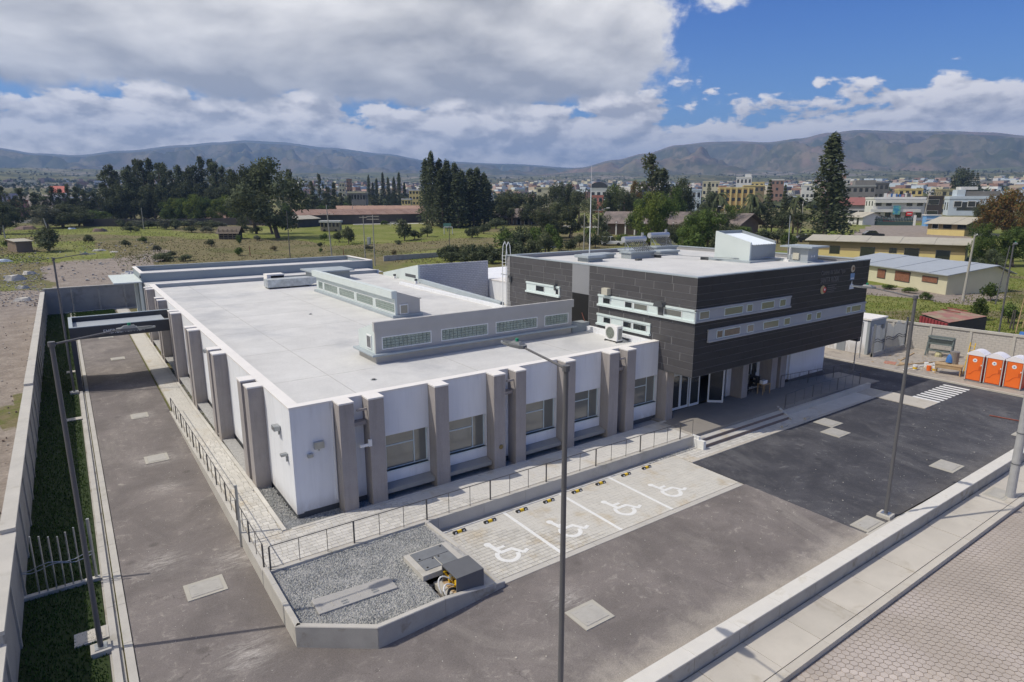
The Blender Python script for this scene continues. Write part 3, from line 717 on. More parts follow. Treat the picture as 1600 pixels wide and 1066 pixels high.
# left wall
lwall = thing('perimeter_wall', 'long grey concrete perimeter wall with stepped coping along the left of the drive', 'wall', (-2.95, 12, 0))
y = 11.0
def ztop(y): return 2.2 if y < 20.3 else (2.6 if y < 26.8 else (2.76 if y < 48.5 else 2.9))
ys = [11, 14.2, 17.3, 20.3, 23.5, 26.8, 30, 33.1, 36.2, 39.3, 42.4, 45.5, 48.5]+[48.5+3.15*i for i in range(1, 17)]
for a, b in zip(ys[:-1], ys[1:]):
    z = ztop((a+b)/2); MB().box(-3.02, a+.2, -.1, -2.74, b-.01, z-.12).build('wall_panel', mat('boundary_wall_concrete', (.33, .32, .30), .92, .10, .9, .003, 25, col2=(.25, .24, .22), s2=.7, t2=(.5, .7)), lwall)
    MB().box(-3.04, a, -.1, -2.68, a+.2, z-.12).build('pier', concrete_d, lwall)
    MB().box(-3.1, a, z-.12, -2.63, b, z).build('coping', concrete, lwall)
bwall = thing('perimeter_wall', 'grey concrete perimeter wall closing off the far end of the drive', 'wall', (-2.8, 98.9, 0))
for i in range(4):
    x = -2.8+i*2.9; MB().box(x+.2, 99.0, -.1, x+2.89, 99.2, 3.15).build('wall_panel', MATS['boundary_wall_concrete'], bwall)
    MB().box(x, 98.95, -.1, x+.2, 99.25, 3.15).build('pier', concrete_d, bwall); MB().box(x, 98.9, 3.15, x+2.9, 99.3, 3.27).build('coping', concrete, bwall)
MB().box(-.9, 98.3, -.1, 7.3, 98.55, .12).build('footing_kerb', concrete, bwall)
rw = thing('perimeter_wall', 'grey perimeter wall running behind the long clinic roof towards the shrubs', 'wall', (59, 134, 0))
P0, P1 = Vector((59.2, 134.7, 0)), Vector((99, 141, 0))
P0 = at(600, 413, .0); P1 = at(800, 399, .0); d = (P1-P0); n_ = 12
for i in range(n_+6):
    a = P0+d*(i/n_); b = P0+d*((i+1)/n_)-d.normalized()*.02; wallseg(a, b, 1.9, 1.9, .2, 'wall_panel', concrete_d, rw)

# front low wall with cap, pavement, street
fw = thing('boundary_wall', 'low concrete boundary wall with pale cap between the drive and the public pavement', 'wall', (14, 10.7, 0))
x = 3.0
while x < 66:
    w = 2.3; MB().box(x, 10.70, -.8, x+w-.02, 10.98, .12).build('wall_segment', concrete_d, fw)
    MB().box(x, 10.66, .12, x+w-.012, 10.99, .17).build('cap', cap_m, fw); MB().box(x, 11.0, -.1, x+w-.012, 11.24, .13).build('inner_kerb', cap_m, fw); x += w
pv = struct(MB().box(0, 8.98, -.75, 66, 10.64, -.49).build('pavement', joint))
x = 1.0
while x < 66:
    w = 2.28; MB().box(x, 9.22, -.6, x+w-.025, 10.66, -.45+random.uniform(-.006, .006)).build('pavement_slab', slabm, pv)
    MB().box(x, 8.92, -.75, x+w-.012, 9.19, -.45+random.uniform(-.004, .004)).build('kerb_stone', slabm, pv); x += w
sr = struct(MB().box(6, -6, -.75, 68, 8.9, -.665).build('street', mat('street_sand', (.33, .28, .24), .95, .15, 2, fine=.1)))
hexes = []; sx, sy = .27, .235
for j in range(70):
    for i in range(230):
        x = 14+i*sx+(j % 2)*sx/2; y = 8.86-.12-j*sy*.87
        p = uvof(x, y, -.65)
        if -60 < p[0] < 1720 and -20 < p[1] < 1130: hexes.append((x, y))
hm = {}
def hexpts(cx, cy): return [(cx+.148*math.cos(t)*.93, cy+.132*math.sin(t)*.93) for t in [math.radians(30+60*k) for k in range(6)]]
q = MB(); q.prism(hexpts(0, 0), -.04, 0); hexme = q.mesh('hexagonal_paver', hexp)
def mkhex(c, mb):
    z = -.65+random.uniform(-.003, .003)
    if mb is None: inst('hexagonal_paver', hexme, sr, (c[0], c[1], z))
    else: mb.poly([(a, b, z) for a, b in hexpts(*c)])
merge_extra(hexes, 'hexagonal_pavers', hexp, sr, 300, lambda c: math.hypot(c[0]-14, c[1]), mkhex)

# drain covers set in the drive
def cover_(x, y, w, h, label, z=0, rz=0):
    t = thing('manhole_cover', label, 'manhole cover', (x, y, z), rz)
    MB().box(-w/2, -h/2, -.05, w/2, h/2, .03).build('frame', mat('cover_frame', (.42, .40, .345), .9, .08, 2), t, world=False)
    MB().box(-w/2+.13, -h/2+.13, .03, w/2-.13, h/2-.13, .036).build('gap', concrete_d, t, world=False)
    MB().box(-w/2+.15, -h/2+.15, .03, w/2-.15, h/2-.15, .045).build('lid', mat('cover_lid', (.40, .385, .35), .9, .1, 3), t, world=False)
    for a in (-1, 1):
        for b in (-1, 1): MB().box(a*(w/2-.32)-.07, b*(h/2-.28)-.012, .045, a*(w/2-.32)+.07, b*(h/2-.28)+.012, .05).build('lifting_slot', concrete_d, t, world=False)
cover_(2.73, 23.65, 1.35, 1.15, 'concrete drain cover in the drive nearest the planter corner')
cover_(2.78, 38.4, 1.15, 1.2, 'concrete drain cover in the drive halfway along the side railing')
cover_(2.76, 47.2, 1.0, 1.15, 'concrete drain cover in the drive nearest the foot of the side railing')
cover_(2.8, 66.5, 1.1, 1.1, 'small concrete drain cover in the sunlit drive behind the emergency canopy shadow')
cover_(2.5, 78.0, 1.3, 1.0, 'farthest small drain cover beyond the emergency canopy')
cover_(13.3, 14.25, 1.3, 1.15, 'large concrete drain cover in the brown asphalt in front of the wheelchair bays')
cover_(37.45, 12.5, 1.5, 1.15, 'concrete drain cover in the dark asphalt beside the right end of the front wall')
cover_(38.9, 19.85, 1.35, 1.25, 'concrete drain cover touching the entrance kerb')
cover_(37.55, 18.65, 1.35, 1.2, 'concrete drain cover diagonally in front of the kerb one')
cover_(27.6, 11.85, 1.5, .8, 'concrete cover beside the foot of the tall right lamp post')
cover_(46.5, 11.9, 1.2, .7, 'far concrete drain cover behind the white painted pole at the right edge')
for a, b in (((57.2, 12.8), (45.0, 12.6)),):
    pass
o = MB().tube(at(1546, 649, .05), at(1594, 658, .05), .045, n=6).build('steel_bar', rust); tag(o, 'thin rusty red steel bar lying on the dark asphalt', 'steel bar')
for x, lb in ((35.6, 'small concrete block on the entrance kerb, nearer the steps'), (38.2, 'larger concrete block on the entrance kerb beside the ramp')):
    o = MB().box(x, 20.95, .03, x+.55, 21.12, .16).build('concrete_block', slabm, bevel=.01); tag(o, lb, 'concrete block')
# wheel stops
for i, x in enumerate((12.46, 14.04, 15.79, 17.39, 19.16, 20.73, 22.53, 24.06)):
    t = thing('wheel_stop', f'short black and yellow rubber wheel stop, {ORD[i]} from the planter along the parking bays', 'wheel stop', (x, 21.68, .012), 0, 'wheel stops in the parking bays') if i == 0 else dup(t0, (x, 21.68, .012), None, f'short black and yellow rubber wheel stop, {ORD[i]} from the planter along the parking bays')
    if i == 0:
        t0 = t; pr = [(-.075, 0), (.075, 0), (.05, .1), (-.05, .1)]
        MB().sweep(pr, 'x', -.30, -.10).build('black_end', black_pl, t, world=False); MB().sweep(pr, 'x', .10, .30).build('black_end', black_pl, t, world=False)
        MB().sweep(pr, 'x', -.10, .10).build('yellow_band', yellow_pl, t, world=False)
        for s in (-.2, .2): MB().sweep([(-.082, .03), (.082, .03), (.066, .08), (-.066, .08)], 'x', s-.035, s+.035).build('reflector', white_pl, t, world=False)
# ================================================================ WHITE CLINIC BUILDING
RT = 5.6; RS = 5.18; X0, X1, Y0, Y1 = 6.83, 29.28, 25.85, 75.4
cb = thing('clinic_building', 'white single-storey clinic building with grey pillars and a large flat white roof', 'building', (X0, Y0, WZ))
# front wall with window openings, left wall with openings
bays = [(10.76, 13.28, True), (14.03, 16.58, True), (18.6, 21.18, True), (21.94, 24.44, True), (26.58, 29.28, False)]
def wall_open(mb, axis, c0, c1, a0, a1, z0, z1, holes):
    """solid wall between c0..c1 thick, along a0..a1, rectangular holes (a,b,za,zb)"""
    B = (lambda a, b, za, zb: mb.box(a, c0, za, b, c1, zb)) if axis == 'x' else (lambda a, b, za, zb: mb.box(c0, a, za, c1, b, zb))
    p = a0
    for a, b, za, zb in sorted(holes):
        if a > p: B(p, a, z0, z1)
        if za > z0: B(a, b, z0, za)
        if zb < z1: B(a, b, zb, z1)
        p = b
    if p < a1: B(p, a1, z0, z1)
ZA, ZB = 1.68, 3.42
mb = MB(); wall_open(mb, 'x', Y0, Y0+.3, X0+.3, X1, .8, RT-.06, [(a+.02, b-.02, ZA, ZB) for a, b, _ in bays]); mb.build('wall', wall_white, cb)
Lb = [(32.15, 37.9), (40.05, 46.1), (48.1, 54.1), (56.2, 62.2), (64.7, 70.9)]
mb = MB(); wall_open(mb, 'y', X0, X0+.3, Y0, Y1, .75, RT-.06, [(a+.5, b-2.6, ZA, ZB) for a, b in Lb[:1]+Lb[2:]]+[(41.0, 43.2, ZA, ZB)]); mb.build('wall', wall_white, cb)
MB().box(X1-.3, Y0+.3, .4, X1, 44.1, RT-.06).box(X0+.3, Y1-.3, .4, X1+3, Y1, RT-.06).box(X1+.1, 44.1, .3, X1+.4, 63, RT-.15).build('wall', wall_white, cb)
MB().box(X0+.04, Y0+.05, .3, X1, Y0+.2, .8).box(X0+.05, Y0+.06, .1, X0+.2, Y1, .75).build('plinth', dark_metal, cb)
MB().box(X0+.3, Y0+.6, .3, X1-.3, Y1-.3, .5).build('floor', concrete_d, cb)
MB().prism([(X0+.3, Y0+.3), (X1-.02, Y0+.3), (X1-.02, 44.1), (29.8, 44.1), (31.7, 63), (31.7, Y1-.3), (X0+.3, Y1-.3)], RS-.2, RS).build('roof', roof_m, cb)
# joints of the roof membrane
jm = mat('roof_joint', (.40, .39, .37), .9, .25, 2)
for y in (31.4, 38.2, 45.3, 52.0, 58.6, 65.5, 71.5): MB().box(X0+.5, y, RS-.01, (20 if 44 < y < 63 else (13 if y < 32.3 else X1-.05)), y+.035, RS+.003).build('roof_seam', jm, cb)
for x in (10.4, 17.2, 24.1): MB().box(x, (Y0+.45), RS-.01, x+.035, (44.2 if 20 < x else 75), RS+.0045) .build('roof_seam', jm, cb) if x != 17.2 else MB().box(x, Y0+.45, RS-.01, x+.035, 31.8, RS+.0045).box(x, 35, RS-.01, x+.035, 66.9, RS+.0045).build('roof_seam', jm, cb)
# coping stones
def copings(axis, a0, a1, c0, c1, z, L=2.6, h=.07, m=coping_m, par=cb):
    n = max(1, round((a1-a0)/L)); w = (a1-a0)/n
    for i in range(n):
        a, b = a0+i*w, a0+(i+1)*w-.006
        (MB().box(a, c0, z-h, b, c1, z) if axis == 'x' else MB().box(c0, a, z-h, c1, b, z)).build('coping', m, par)
copings('x', X0-.03, X1, Y0-.03, Y0+.42, RT); copings('y', Y0+.425, Y1, X0-.03, X0+.47, RT)
copings('x', X0+.48, 32, Y1-.4, Y1+.02, RT, 3.2)
MB().box(X0+.47, Y1-.42, RS, 32, Y1-.3, RT-.08).build('parapet', grey_blue, cb)
# kerb along courtyard side
MB().hull8([(29.75, 44.1, RS), (30.3, 44.1, RS), (32.2, 63, RS), (31.65, 63, RS), (29.85, 44.1, 5.62), (30.2, 44.1, 5.62), (32.1, 63, 5.62), (31.75, 63, 5.62)]).build('roof_kerb', kerb_blue, cb, bevel=.06)
MB().box(X1, 31.9, 5.19, X1+.01, 32.2, 5.2).build('flashing', kerb_blue, cb)
# pillars
def pillar_front(x0, x1, par=cb):
    mb = MB().box(x0, 25.13, .5, x1, Y0-.002, RT-.071); o = mb.build('pillar', wall_pillar, par)
    MB().box(x0-.015, 25.10, RT-.07, x1+.015, Y0-.034, RT-.001).build('cap', coping_m, o, world=False); return o
for a, b in ((8.7, 9.35), (10.02, 10.74), (13.3, 14.02), (16.6, 17.28), (17.94, 18.58), (21.2, 21.92), (24.46, 25.2), (25.86, 26.56)): pillar_front(a, b)
for a, b in ((9.35, 10.02), (17.28, 17.94), (25.2, 25.86)):
    MB().box(a+.002, 25.45, 4.35, b-.002, Y0-.003, 4.5).box(a+.2, 25.3, 5.05, b-.002, 25.36, 5.15).build('pillar_tie', wall_pillar, cb)
def pillar_left(y0, y1):
    o = MB().box(6.13, y0, .0, X0-.002, y1, RT-.071).build('pillar', wall_pillar, cb)
    MB().box(6.10, y0-.015, RT-.07, X0-.034, y1+.015, RT-.001).build('cap', coping_m, o, world=False)
for a, b in ((29.95, 30.72), (31.31, 32.11), (37.95, 38.75), (39.3, 40.02), (46.15, 46.92), (47.35, 48.07), (54.2, 54.95), (55.4, 56.15), (62.3, 63.02), (63.95, 64.7), (70.95, 71.7), (72.55, 73.25)): pillar_left(a, b)
# windows
def window_x(a, b, y, par, m=glass, mull=(.3, 1.62, .73), label=None):
    f = MB(); z0, z1 = ZA, ZB; w = .05; d0, d1 = y-.03, y+.04
    f.box(a, d0, z0, b, d1, z0+w).box(a, d0, z1-w, b, d1, z1).box(a, d0, z0+w, a+w, d1, z1-w).box(b-w, d0, z0+w, b, d1, z1-w)
    L = b-a
    for t in (.13, .72): f.box(a+L*t-.025, d0, z0+w, a+L*t+.025, d1, z1-w)
    f.box(a+L*.13+.025, d0, z0+1.14, a+L*.72-.025, d1, z0+1.19)
    o = f.build('window', frame_m, par); MB().box(a+w, y, z0+w, b-w, y+.012, z1-w).build('pane', m, o, world=False)
    MB().box(a, y-.25, z0-.05, b, y+.04, z0).build('sill', frame_m, o, world=False); return o
for a, b, bench in bays:
    window_x(a+.03, b-.03, Y0+.2, cb)
    if bench:
        MB().hull8([(a+.01, 25.32, .82), (b-.01, 25.32, .82), (b-.01, Y0-.004, .82), (a+.01, Y0-.004, .82), (a+.01, 25.32, 1.02), (b-.01, 25.32, 1.02), (b-.01, Y0-.004, 1.12), (a+.01, Y0-.004, 1.12)]).build('bench_slab', mat('bench_concrete', (.31, .30, .275), .9, .06, 2), cb)
for (a, b), (p, q) in zip(Lb, [(a+.5, b-2.6) if i != 1 else (41.0, 43.2) for i, (a, b) in enumerate(Lb)]):
    f = MB(); x = X0+.12
    f.box(x, p, ZA, x+.06, q, ZA+.05).box(x, p, ZB-.05, x+.06, q, ZB).box(x, p, ZA+.05, x+.06, p+.05, ZB-.05).box(x, q-.05, ZA+.05, x+.06, q, ZB-.05).box(x, p+(q-p)*.6, ZA+.05, x+.06, p+(q-p)*.6+.05, ZB-.05)
    f.box(x, p+.05, ZA+1.1, x+.06, p+(q-p)*.6, ZA+1.15)
    o = f.build('window', frame_m, cb); MB().box(x+.02, p+.05, ZA+.05, x+.032, q-.05, ZB-.05).build('pane', glass, o, world=False)
# lamps, camera and sensor on the walls
def wall_light(x, y, z, ax, big=True):
    s = .22 if big else .12; o = MB()
    if ax == 'x': o.box(x-s, y-.02, z-s*.8, x+s, y-.14, z+s*.7).box(x-.03, y-.005, z-.3*big, x+.03, y-.06, z-s*.6)
    else: o.box(x-.02, y-s, z-s*.5, x-.3, y+s, z+s*.5).box(x-.005, y-.03, z-.35, x-.08, y+.03, z)
    return o.build('floodlight', steel, cb, bevel=.02)
wall_light(7.95, Y0, 3.75, 'x'); wall_light(7.55, Y0, 3.35, 'x', False); wall_light(X0, 27.6, 4.25, 'y'); wall_light(X0, 26.65, 3.3, 'y', False); wall_light(X0, 43.8, 4.6, 'y')
MB().box(9.9, 25.0, 3.45, 10.05, 25.12, 3.75).box(9.5, 24.95, 3.5, 9.9, 25.05, 3.6).build('security_camera', white_pl, cb)
MB().dome((17.0, 25.11, 1.75), .13, .05, .13, 10, 6, full=True).build('wall_bell', mat('brass', (.2, .15, .06), .6, .2, 8), cb)
MB().box(8.6, 25.75, 1.0, 8.64, 25.84, 5.3).build('down_pipe', white_pl, cb)

# ---- roof lantern A along the front
def gblocks(axis, a0, a1, z0, z1, c, nb, par, nrow=4):
    fr = MB(); w = .055; q = -.04
    if axis == 'x':
        fr.box(a0, c+q, z0, a1, c+.02, z0+w).box(a0, c+q, z1-w, a1, c+.02, z1).box(a0, c+q, z0+w, a0+w, c+.02, z1-w).box(a1-w, c+q, z0+w, a1, c+.02, z1-w)
    else:
        fr.box(c+q, a0, z0, c+.02, a1, z0+w).box(c+q, a0, z1-w, c+.02, a1, z1).box(c+q, a0, z0+w, c+.02, a0+w, z1-w).box(c+q, a1-w, z0+w, c+.02, a1, z1-w)
    o = fr.build('lantern_window', white_metal, par); gb_ = MB(); L = (a1-a0-2*w)/nb; H = (z1-z0-2*w)/nrow
    for i in range(nb):
        for j in range(nrow):
            a, b = a0+w+i*L+.012, a0+w+(i+1)*L-.012; s, t = z0+w+j*H+.012, z0+w+(j+1)*H-.012
            gb_.box(a, c-.02, s, b, c+.05, t) if axis == 'x' else gb_.box(c-.02, a, s, c+.05, b, t)
    gb_.build('glass_blocks', glassblock, o, kind='stuff', world=False)
la = thing('roof_lantern', 'grey roof lantern with a row of glass-block windows along the front of the white roof', 'roof lantern', (13.4, 32.16, RS))
YA, YB = 32.16, 34.6
MB().box(13.42, YA+.02, RS, 27.6, YB, 5.62).build('upstand', mat('cream_upstand', (.45, .43, .395), .85, .06, 2), la)
MB().box(13.12, YA-.28, 5.62, 27.9, YB+.2, 5.74).build('ledge', kerb_blue, la, bevel=.03)
mb = MB(); ws = [(13.8, 16.9), (17.54, 20.84), (21.4, 24.67), (25.25, 27.3)]
wall_open(mb, 'x', YA, YA+.15, 13.42, 27.6, 5.74, 7.0, [(a, b, 5.92, 6.65) for a, b in ws]); mb.build('wall', lantern_m, la)
MB().box(13.36, YA-.06, 7.0, 27.72, YA+.15, 7.52).build('parapet', lantern_m, la)
MB().hull8([(13.42, YA+.152, 5.74), (27.6, YA+.152, 5.74), (27.6, YB, 5.74), (13.42, YB, 5.74), (13.42, YA+.152, 7.45), (27.6, YA+.152, 7.45), (27.6, YB, 6.75), (13.42, YB, 6.75)]).build('body', pale_and_lit_green, la)  # left side coloured paler than the grey front, as if sunlit
MB().poly([(13.34, YA+.16, 7.46), (27.72, YA+.16, 7.46), (27.72, YB+.05, 6.76), (13.34, YB+.05, 6.76)])
for a, b in ws: gblocks('x', a, b, 5.92, 6.65, YA+.03, 12 if b-a > 2.5 else 8, la, 4)
MB().box(13.37, YA+.5, 5.9, 13.43, YA+1.15, 6.7).build('window', white_metal, la); MB().box(13.36, YA+.58, 5.98, 13.38, YA+1.07, 6.62).build('pane', glass_d, la)
# ---- roof lantern B running away from the camera
lb = thing('roof_lantern', 'long roof lantern with pale sunlit-toned fascia running back across the white roof', 'roof lantern', (20.3, 44.6, RS))
MB().box(20.05, 44.35, RS, 22.62, 63.0, 5.4).build('ledge', kerb_blue, lb, bevel=.03)
wsB = [(44.55, 48.3), (48.75, 52.4), (52.85, 56.6), (57.0, 60.7), (61.05, 62.4)]
mb = MB(); wall_open(mb, 'y', 20.33, 20.5, 44.5, 62.9, 5.4, 6.7, [(a, b, 5.5, 6.3) for a, b in wsB]); mb.build('wall', pale_and_lit_green, lb)  # same grey as the end wall, with sunlight coloured in
MB().box(20.502, 44.5, 5.4, 22.45, 62.9, 6.55).build('body', lantern_m, lb)
MB().hull8([(20.502, 44.5, 6.55), (22.45, 44.5, 6.55), (22.45, 62.9, 6.55), (20.502, 62.9, 6.55), (20.502, 44.5, 7.2), (22.45, 44.5, 6.56), (22.45, 62.9, 6.56), (20.502, 62.9, 7.2)]).build('roof', lantern_m, lb)
MB().box(20.05, 44.48, 6.7, 20.5, 63.4, 7.27).build('fascia', pale_and_lit_green, lb)
for a, b in wsB: gblocks('y', a, b, 5.5, 6.3, 20.36, max(5, round((b-a)/.27)), lb, 4)
f = MB().box(20.7, 44.44, 5.42, 21.4, 44.5, 6.2).build('window', white_metal, lb); MB().box(20.77, 44.42, 5.5, 21.33, 44.45, 6.12).build('pane', glass, f, world=False)
# ---- lift/brick block with sloping side
bk = thing('brick_firewall', 'white painted brick block with a sloping side rising above the back of the clinic roof', 'roof block', (31.7, 63, RS))
def brickmat():
    m = bpy.data.materials.new('painted_brick'); m.use_nodes = True; g = NG(m.node_tree); bs = g.n['Principled BSDF']
    tcx = g.new('ShaderNodeNewGeometry').outputs['Position']; x, y, z = g.sep(tcx)
    br = g.new('ShaderNodeTexBrick'); g.l.new(g.comb(g.m('ADD', x, y), z, 0.), br.inputs['Vector'])
    br.inputs['Scale'].default_value = 1; br.inputs['Brick Width'].default_value = .42; br.inputs['Row Height'].default_value = .21; br.inputs['Mortar Size'].default_value = .02
    br.inputs['Color1'].default_value = (.46, .47, .50, 1); br.inputs['Color2'].default_value = (.52, .53, .56, 1); br.inputs['Mortar'].default_value = (.30, .31, .34, 1)
    g.l.new(br.outputs[0], bs.inputs['Base Color']); bs.inputs['Roughness'].default_value = .9
    b = g.new('ShaderNodeBump'); b.inputs['Distance'].default_value = .02; b.invert = True; g.l.new(br.outputs['Fac'], b.inputs['Height']); g.l.new(b.outputs[0], bs.inputs['Normal']); return m
brick = brickmat()
MB().box(31.7, 63.0, 2.5, 40.9, 63.25, 7.12).box(40.65, 63.25, 2.5, 40.9, 70, 6.0).build('brick_wall', brick, bk)
MB().hull8([(31.68, 62.98, RS), (31.9, 62.98, RS), (31.9, 72.4, RS), (31.68, 72.4, RS), (31.68, 62.98, 7.15), (31.9, 62.98, 7.15), (31.9, 72.4, 5.5), (31.68, 72.4, 5.5)]).build('side_wall', pale_and_lit_green, bk)
MB().box(31.66, 63.6, 5.62, 31.69, 66.2, 5.95).build('louvre', dark_metal, bk)
MB().hull8([(31.9, 63.25, 4), (40.6, 63.25, 4), (40.6, 72.4, 4), (31.9, 72.4, 4), (31.9, 63.25, 6.6), (40.6, 63.25, 6.6), (40.6, 72.4, 5.45), (31.9, 72.4, 5.45)]).build('sloping_roof', roof_m, bk)
for i, (x, y) in enumerate(((31.3, 68.3), (31.2, 62.6))):
    t = thing('roof_vent', ('small dark-capped roof vent below the louvre of the sloping block' if i == 0 else 'small dark-capped roof vent at the foot of the brick wall corner'), 'roof vent', (x, y, RS))
    MB().box(x-.13, y-.13, RS, x+.13, y+.13, RS+.3).build('base', white_pl, t); MB().tube((x, y, RS+.3), (x, y, RS+.5), .17, n=10).build('cap', dark_metal, t)
# courtyard block beyond
cw = thing('courtyard_wing', 'white rear wing of the clinic seen between the brick wall and the dark cladding', 'building', (41, 46, 0))
MB().box(41, 46, 0, 60, 62.9, 4.86).build('wall', wall_white, cw); MB().box(40.95, 45.95, 4.86, 60.05, 62.95, 5.0).build('coping', coping_m, cw)
MB().box(31.7, 44.2, 2.2, 60, 45.95, 2.3).build('floor', roof_m, cw); MB().box(41.0, 63.3, 0, 60, 75, 4.8).build('rear_wall', wall_white, cw)
MB().box(32.4, 44.5, 2.3, 40.9, 62.8, 2.4).build('courtyard_floor', concrete, cw)
MB().path([(41.4, 52, 5.7), (41.4, 61, 5.7)], .05).tube((41.4, 60, 5.0), (41.4, 60, 5.7), .05).build('pipe', steel, cw)
# rear annexe
ra = thing('rear_annexe', 'low grey-blue annexe with a white parapet roof behind the clinic', 'building', (6.6, 80.6, 0))
MB().box(6.6, 80.6, 0, 33.8, 80.8, 6.22).box(6.6, 80.8, 0, 6.8, 89.6, 6.22).box(33.6, 80.8, 0, 33.8, 89.6, 6.22).box(6.8, 89.4, 0, 33.6, 89.6, 6.22).build('wall', mat('blue_grey_wall', (.25, .29, .315), .85, .04, 1), ra)
MB().box(6.8, 80.8, 5.6, 33.6, 89.4, 5.7).build('roof', roof_m, ra)
for i in range(9): MB().box(6.55+i*3.03, 80.55, 6.22, 6.55+(i+1)*3.03-.01, 80.95, 6.3).build('coping', coping_m, ra)
MB().box(6.55, 80.96, 6.22, 6.95, 89.65, 6.3).build('coping', coping_m, ra); MB().box(6.96, 89.3, 6.22, 33.85, 89.65, 6.3).build('coping', kerb_blue, ra); MB().box(33.5, 80.96, 6.22, 33.9, 89.3, 6.3).build('coping', coping_m, ra)
MB().box(3.9, 79.2, 5.38, 6.55, 88.5, 5.5).build('entrance_canopy', pale_and_lit_green, ra)
for x, y in ((6.25, 79.5), (6.0, 82.0), (6.2, 85)): MB().box(x, y, 0, x+.25, y+.4, 5.38).build('post', pale_and_lit_green, ra)
MB().box(6.45, 80.4, 5.75, 6.58, 80.55, 6.05).build('lamp', dark_metal, ra)
MB().box(6.8, 75.5, 5.18, 33, 80.55, 5.25).build('link_roof', roof_m, ra); MB().box(6.8, 75.5, 0, 7.0, 80.6, 5.18).build('link_wall', wall_white, ra)
# duct, hatch, box on the roof
du = thing('air_duct', 'galvanised air duct unit with a black-fronted fan box on the white roof', 'duct', (16.6, 67, RS))
galv = mat('galvanised_duct', (.50, .53, .54), .45, .3, 2.2, metal=.55)
MB().box(16.65, 67.1, RS+.15, 21.0, 68.6, RS+.95).build('duct_box', galv, du)
MB().hull8([(21.0, 67.1, RS+.15), (22.0, 67.6, RS+.35), (22.0, 68.2, RS+.35), (21.0, 68.6, RS+.15), (21.0, 67.1, RS+.95), (22.0, 67.6, RS+.8), (22.0, 68.2, RS+.8), (21.0, 68.6, RS+.95)]).build('duct_taper', galv, du)
MB().box(22.0, 67.6, RS+.3, 22.5, 68.2, RS+.85).tube((22.3, 67.8, RS), (22.3, 67.8, RS+.4), .06).build('elbow', galv, du)
for x in (16.75, 18.8, 20.8): MB().box(x, 67.12, RS, x+.08, 68.5, RS+.15).build('foot', dark_metal, du)
fb = thing('fan_box', 'cream-topped fan box with a black grille behind the air duct', 'air unit', (17.1, 69, RS)); MB().box(17.1, 69, RS, 18.9, 70.4, RS+1.3).build('housing', coping_m, fb); MB().box(17.5, 68.97, RS+.4, 18.85, 69.0, RS+1.15).build('grille', black_m, fb)
ht = thing('roof_hatch', 'grey roof hatch with a flat overhanging lid behind the long lantern', 'roof hatch', (22.4, 70, RS))
MB().box(22.6, 70.2, RS, 26.6, 73.6, 6.25).build('upstand', grey_blue, ht); MB().box(22.1, 69.7, 6.25, 27.0, 74.0, 6.4).build('lid', kerb_blue, ht)
ac = thing('air_conditioner', 'white outdoor air conditioning unit with a round fan grille on the front roof corner', 'air conditioner', (27.9, 28.1, RS))
ac_x0, ac_x1, ac_y0, ac_y1 = 27.95, 28.42, 28.15, 29.25
MB().box(ac_x0-.05, ac_y0, RS, ac_x1+.05, ac_y0+.08, RS+.1).build('foot', dark_metal, ac); MB().box(ac_x0-.05, ac_y1-.08, RS, ac_x1+.05, ac_y1, RS+.1).build('foot', dark_metal, ac)
MB().box(ac_x0, ac_y0, RS+.1, ac_x1, ac_y1, RS+1.05).build('casing', white_pl, ac, bevel=.02)
gr = MB(); cy, cz = 28.78, RS+.58
for r in (.38, .30, .22, .14):
    for i in range(20):
        t0_, t1_ = 2*math.pi*i/20, 2*math.pi*(i+1)/20; gr.tube((ac_x0-.02, cy+r*math.cos(t0_), cz+r*math.sin(t0_)), (ac_x0-.02, cy+r*math.cos(t1_), cz+r*math.sin(t1_)), .008, n=4, caps=False)
for i in range(8): t_ = math.pi*i/4; gr.tube((ac_x0-.02, cy, cz), (ac_x0-.02, cy+.38*math.cos(t_), cz+.38*math.sin(t_)), .008, n=4)
gr.build('fan_grille', mat('grille_green', (.35, .38, .33), .6, 0), ac)
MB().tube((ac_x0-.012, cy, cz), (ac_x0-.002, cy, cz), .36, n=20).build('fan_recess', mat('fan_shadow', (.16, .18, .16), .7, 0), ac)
MB().box(ac_x0+.1, ac_y0-.015, RS+.2, ac_x1-.06, ac_y0, RS+.9).build('side_grille', mat('side_grille', (.3, .3, .28), .7, .3, 20), ac)
MB().path([(28.4, 28.2, RS+.3), (28.8, 28.0, RS+.12), (29.2, 28.4, RS+.1)], .05, 6).build('pipe', black_pl, ac)

# ================================================================ EMERGENCY CANOPY
cn = thing('emergency_canopy', 'dark grey portal canopy over the drive lettered EMERGENCIA 12H', 'canopy', (-.4, 56, 0))
CY0, CY1, CX0, CX1 = 56.0, 61.4, -.42, 6.12
cm = mat('canopy_dark', (.055, .057, .062), .6, .08, 1.5)
MB().box(CX0, CY0, 4.0, 6.8, CY0+.15, 4.88).build('front_fascia', cm, cn); MB().box(CX0, CY1-.15, 4.2, 6.8, CY1, 4.88).build('rear_fascia', cm, cn)
MB().box(CX0, CY0+.15, 4.0, CX0+.15, CY1-.15, 4.88).build('side_fascia', cm, cn)
MB().box(CX0+.16, CY0+.16, 4.42, 6.12, CY1-.16, 4.52).build('soffit', mat('canopy_roof_sheet', (.33, .36, .385), .6, .06, 1.5), cn)
MB().box(CX0, CY0, 4.88, 6.8, CY0+.25, 4.93).box(CX0, CY1-.25, 4.88, 6.8, CY1, 4.93).box(CX0, CY0+.25, 4.88, CX0+.25, CY1-.25, 4.93).build('edge_trim', kerb_blue, cn)
for y in (CY0, CY1-.4): MB().box(CX0, y, 0, CX0+.3, y+.4, 4.0).build('leg', cm, cn)
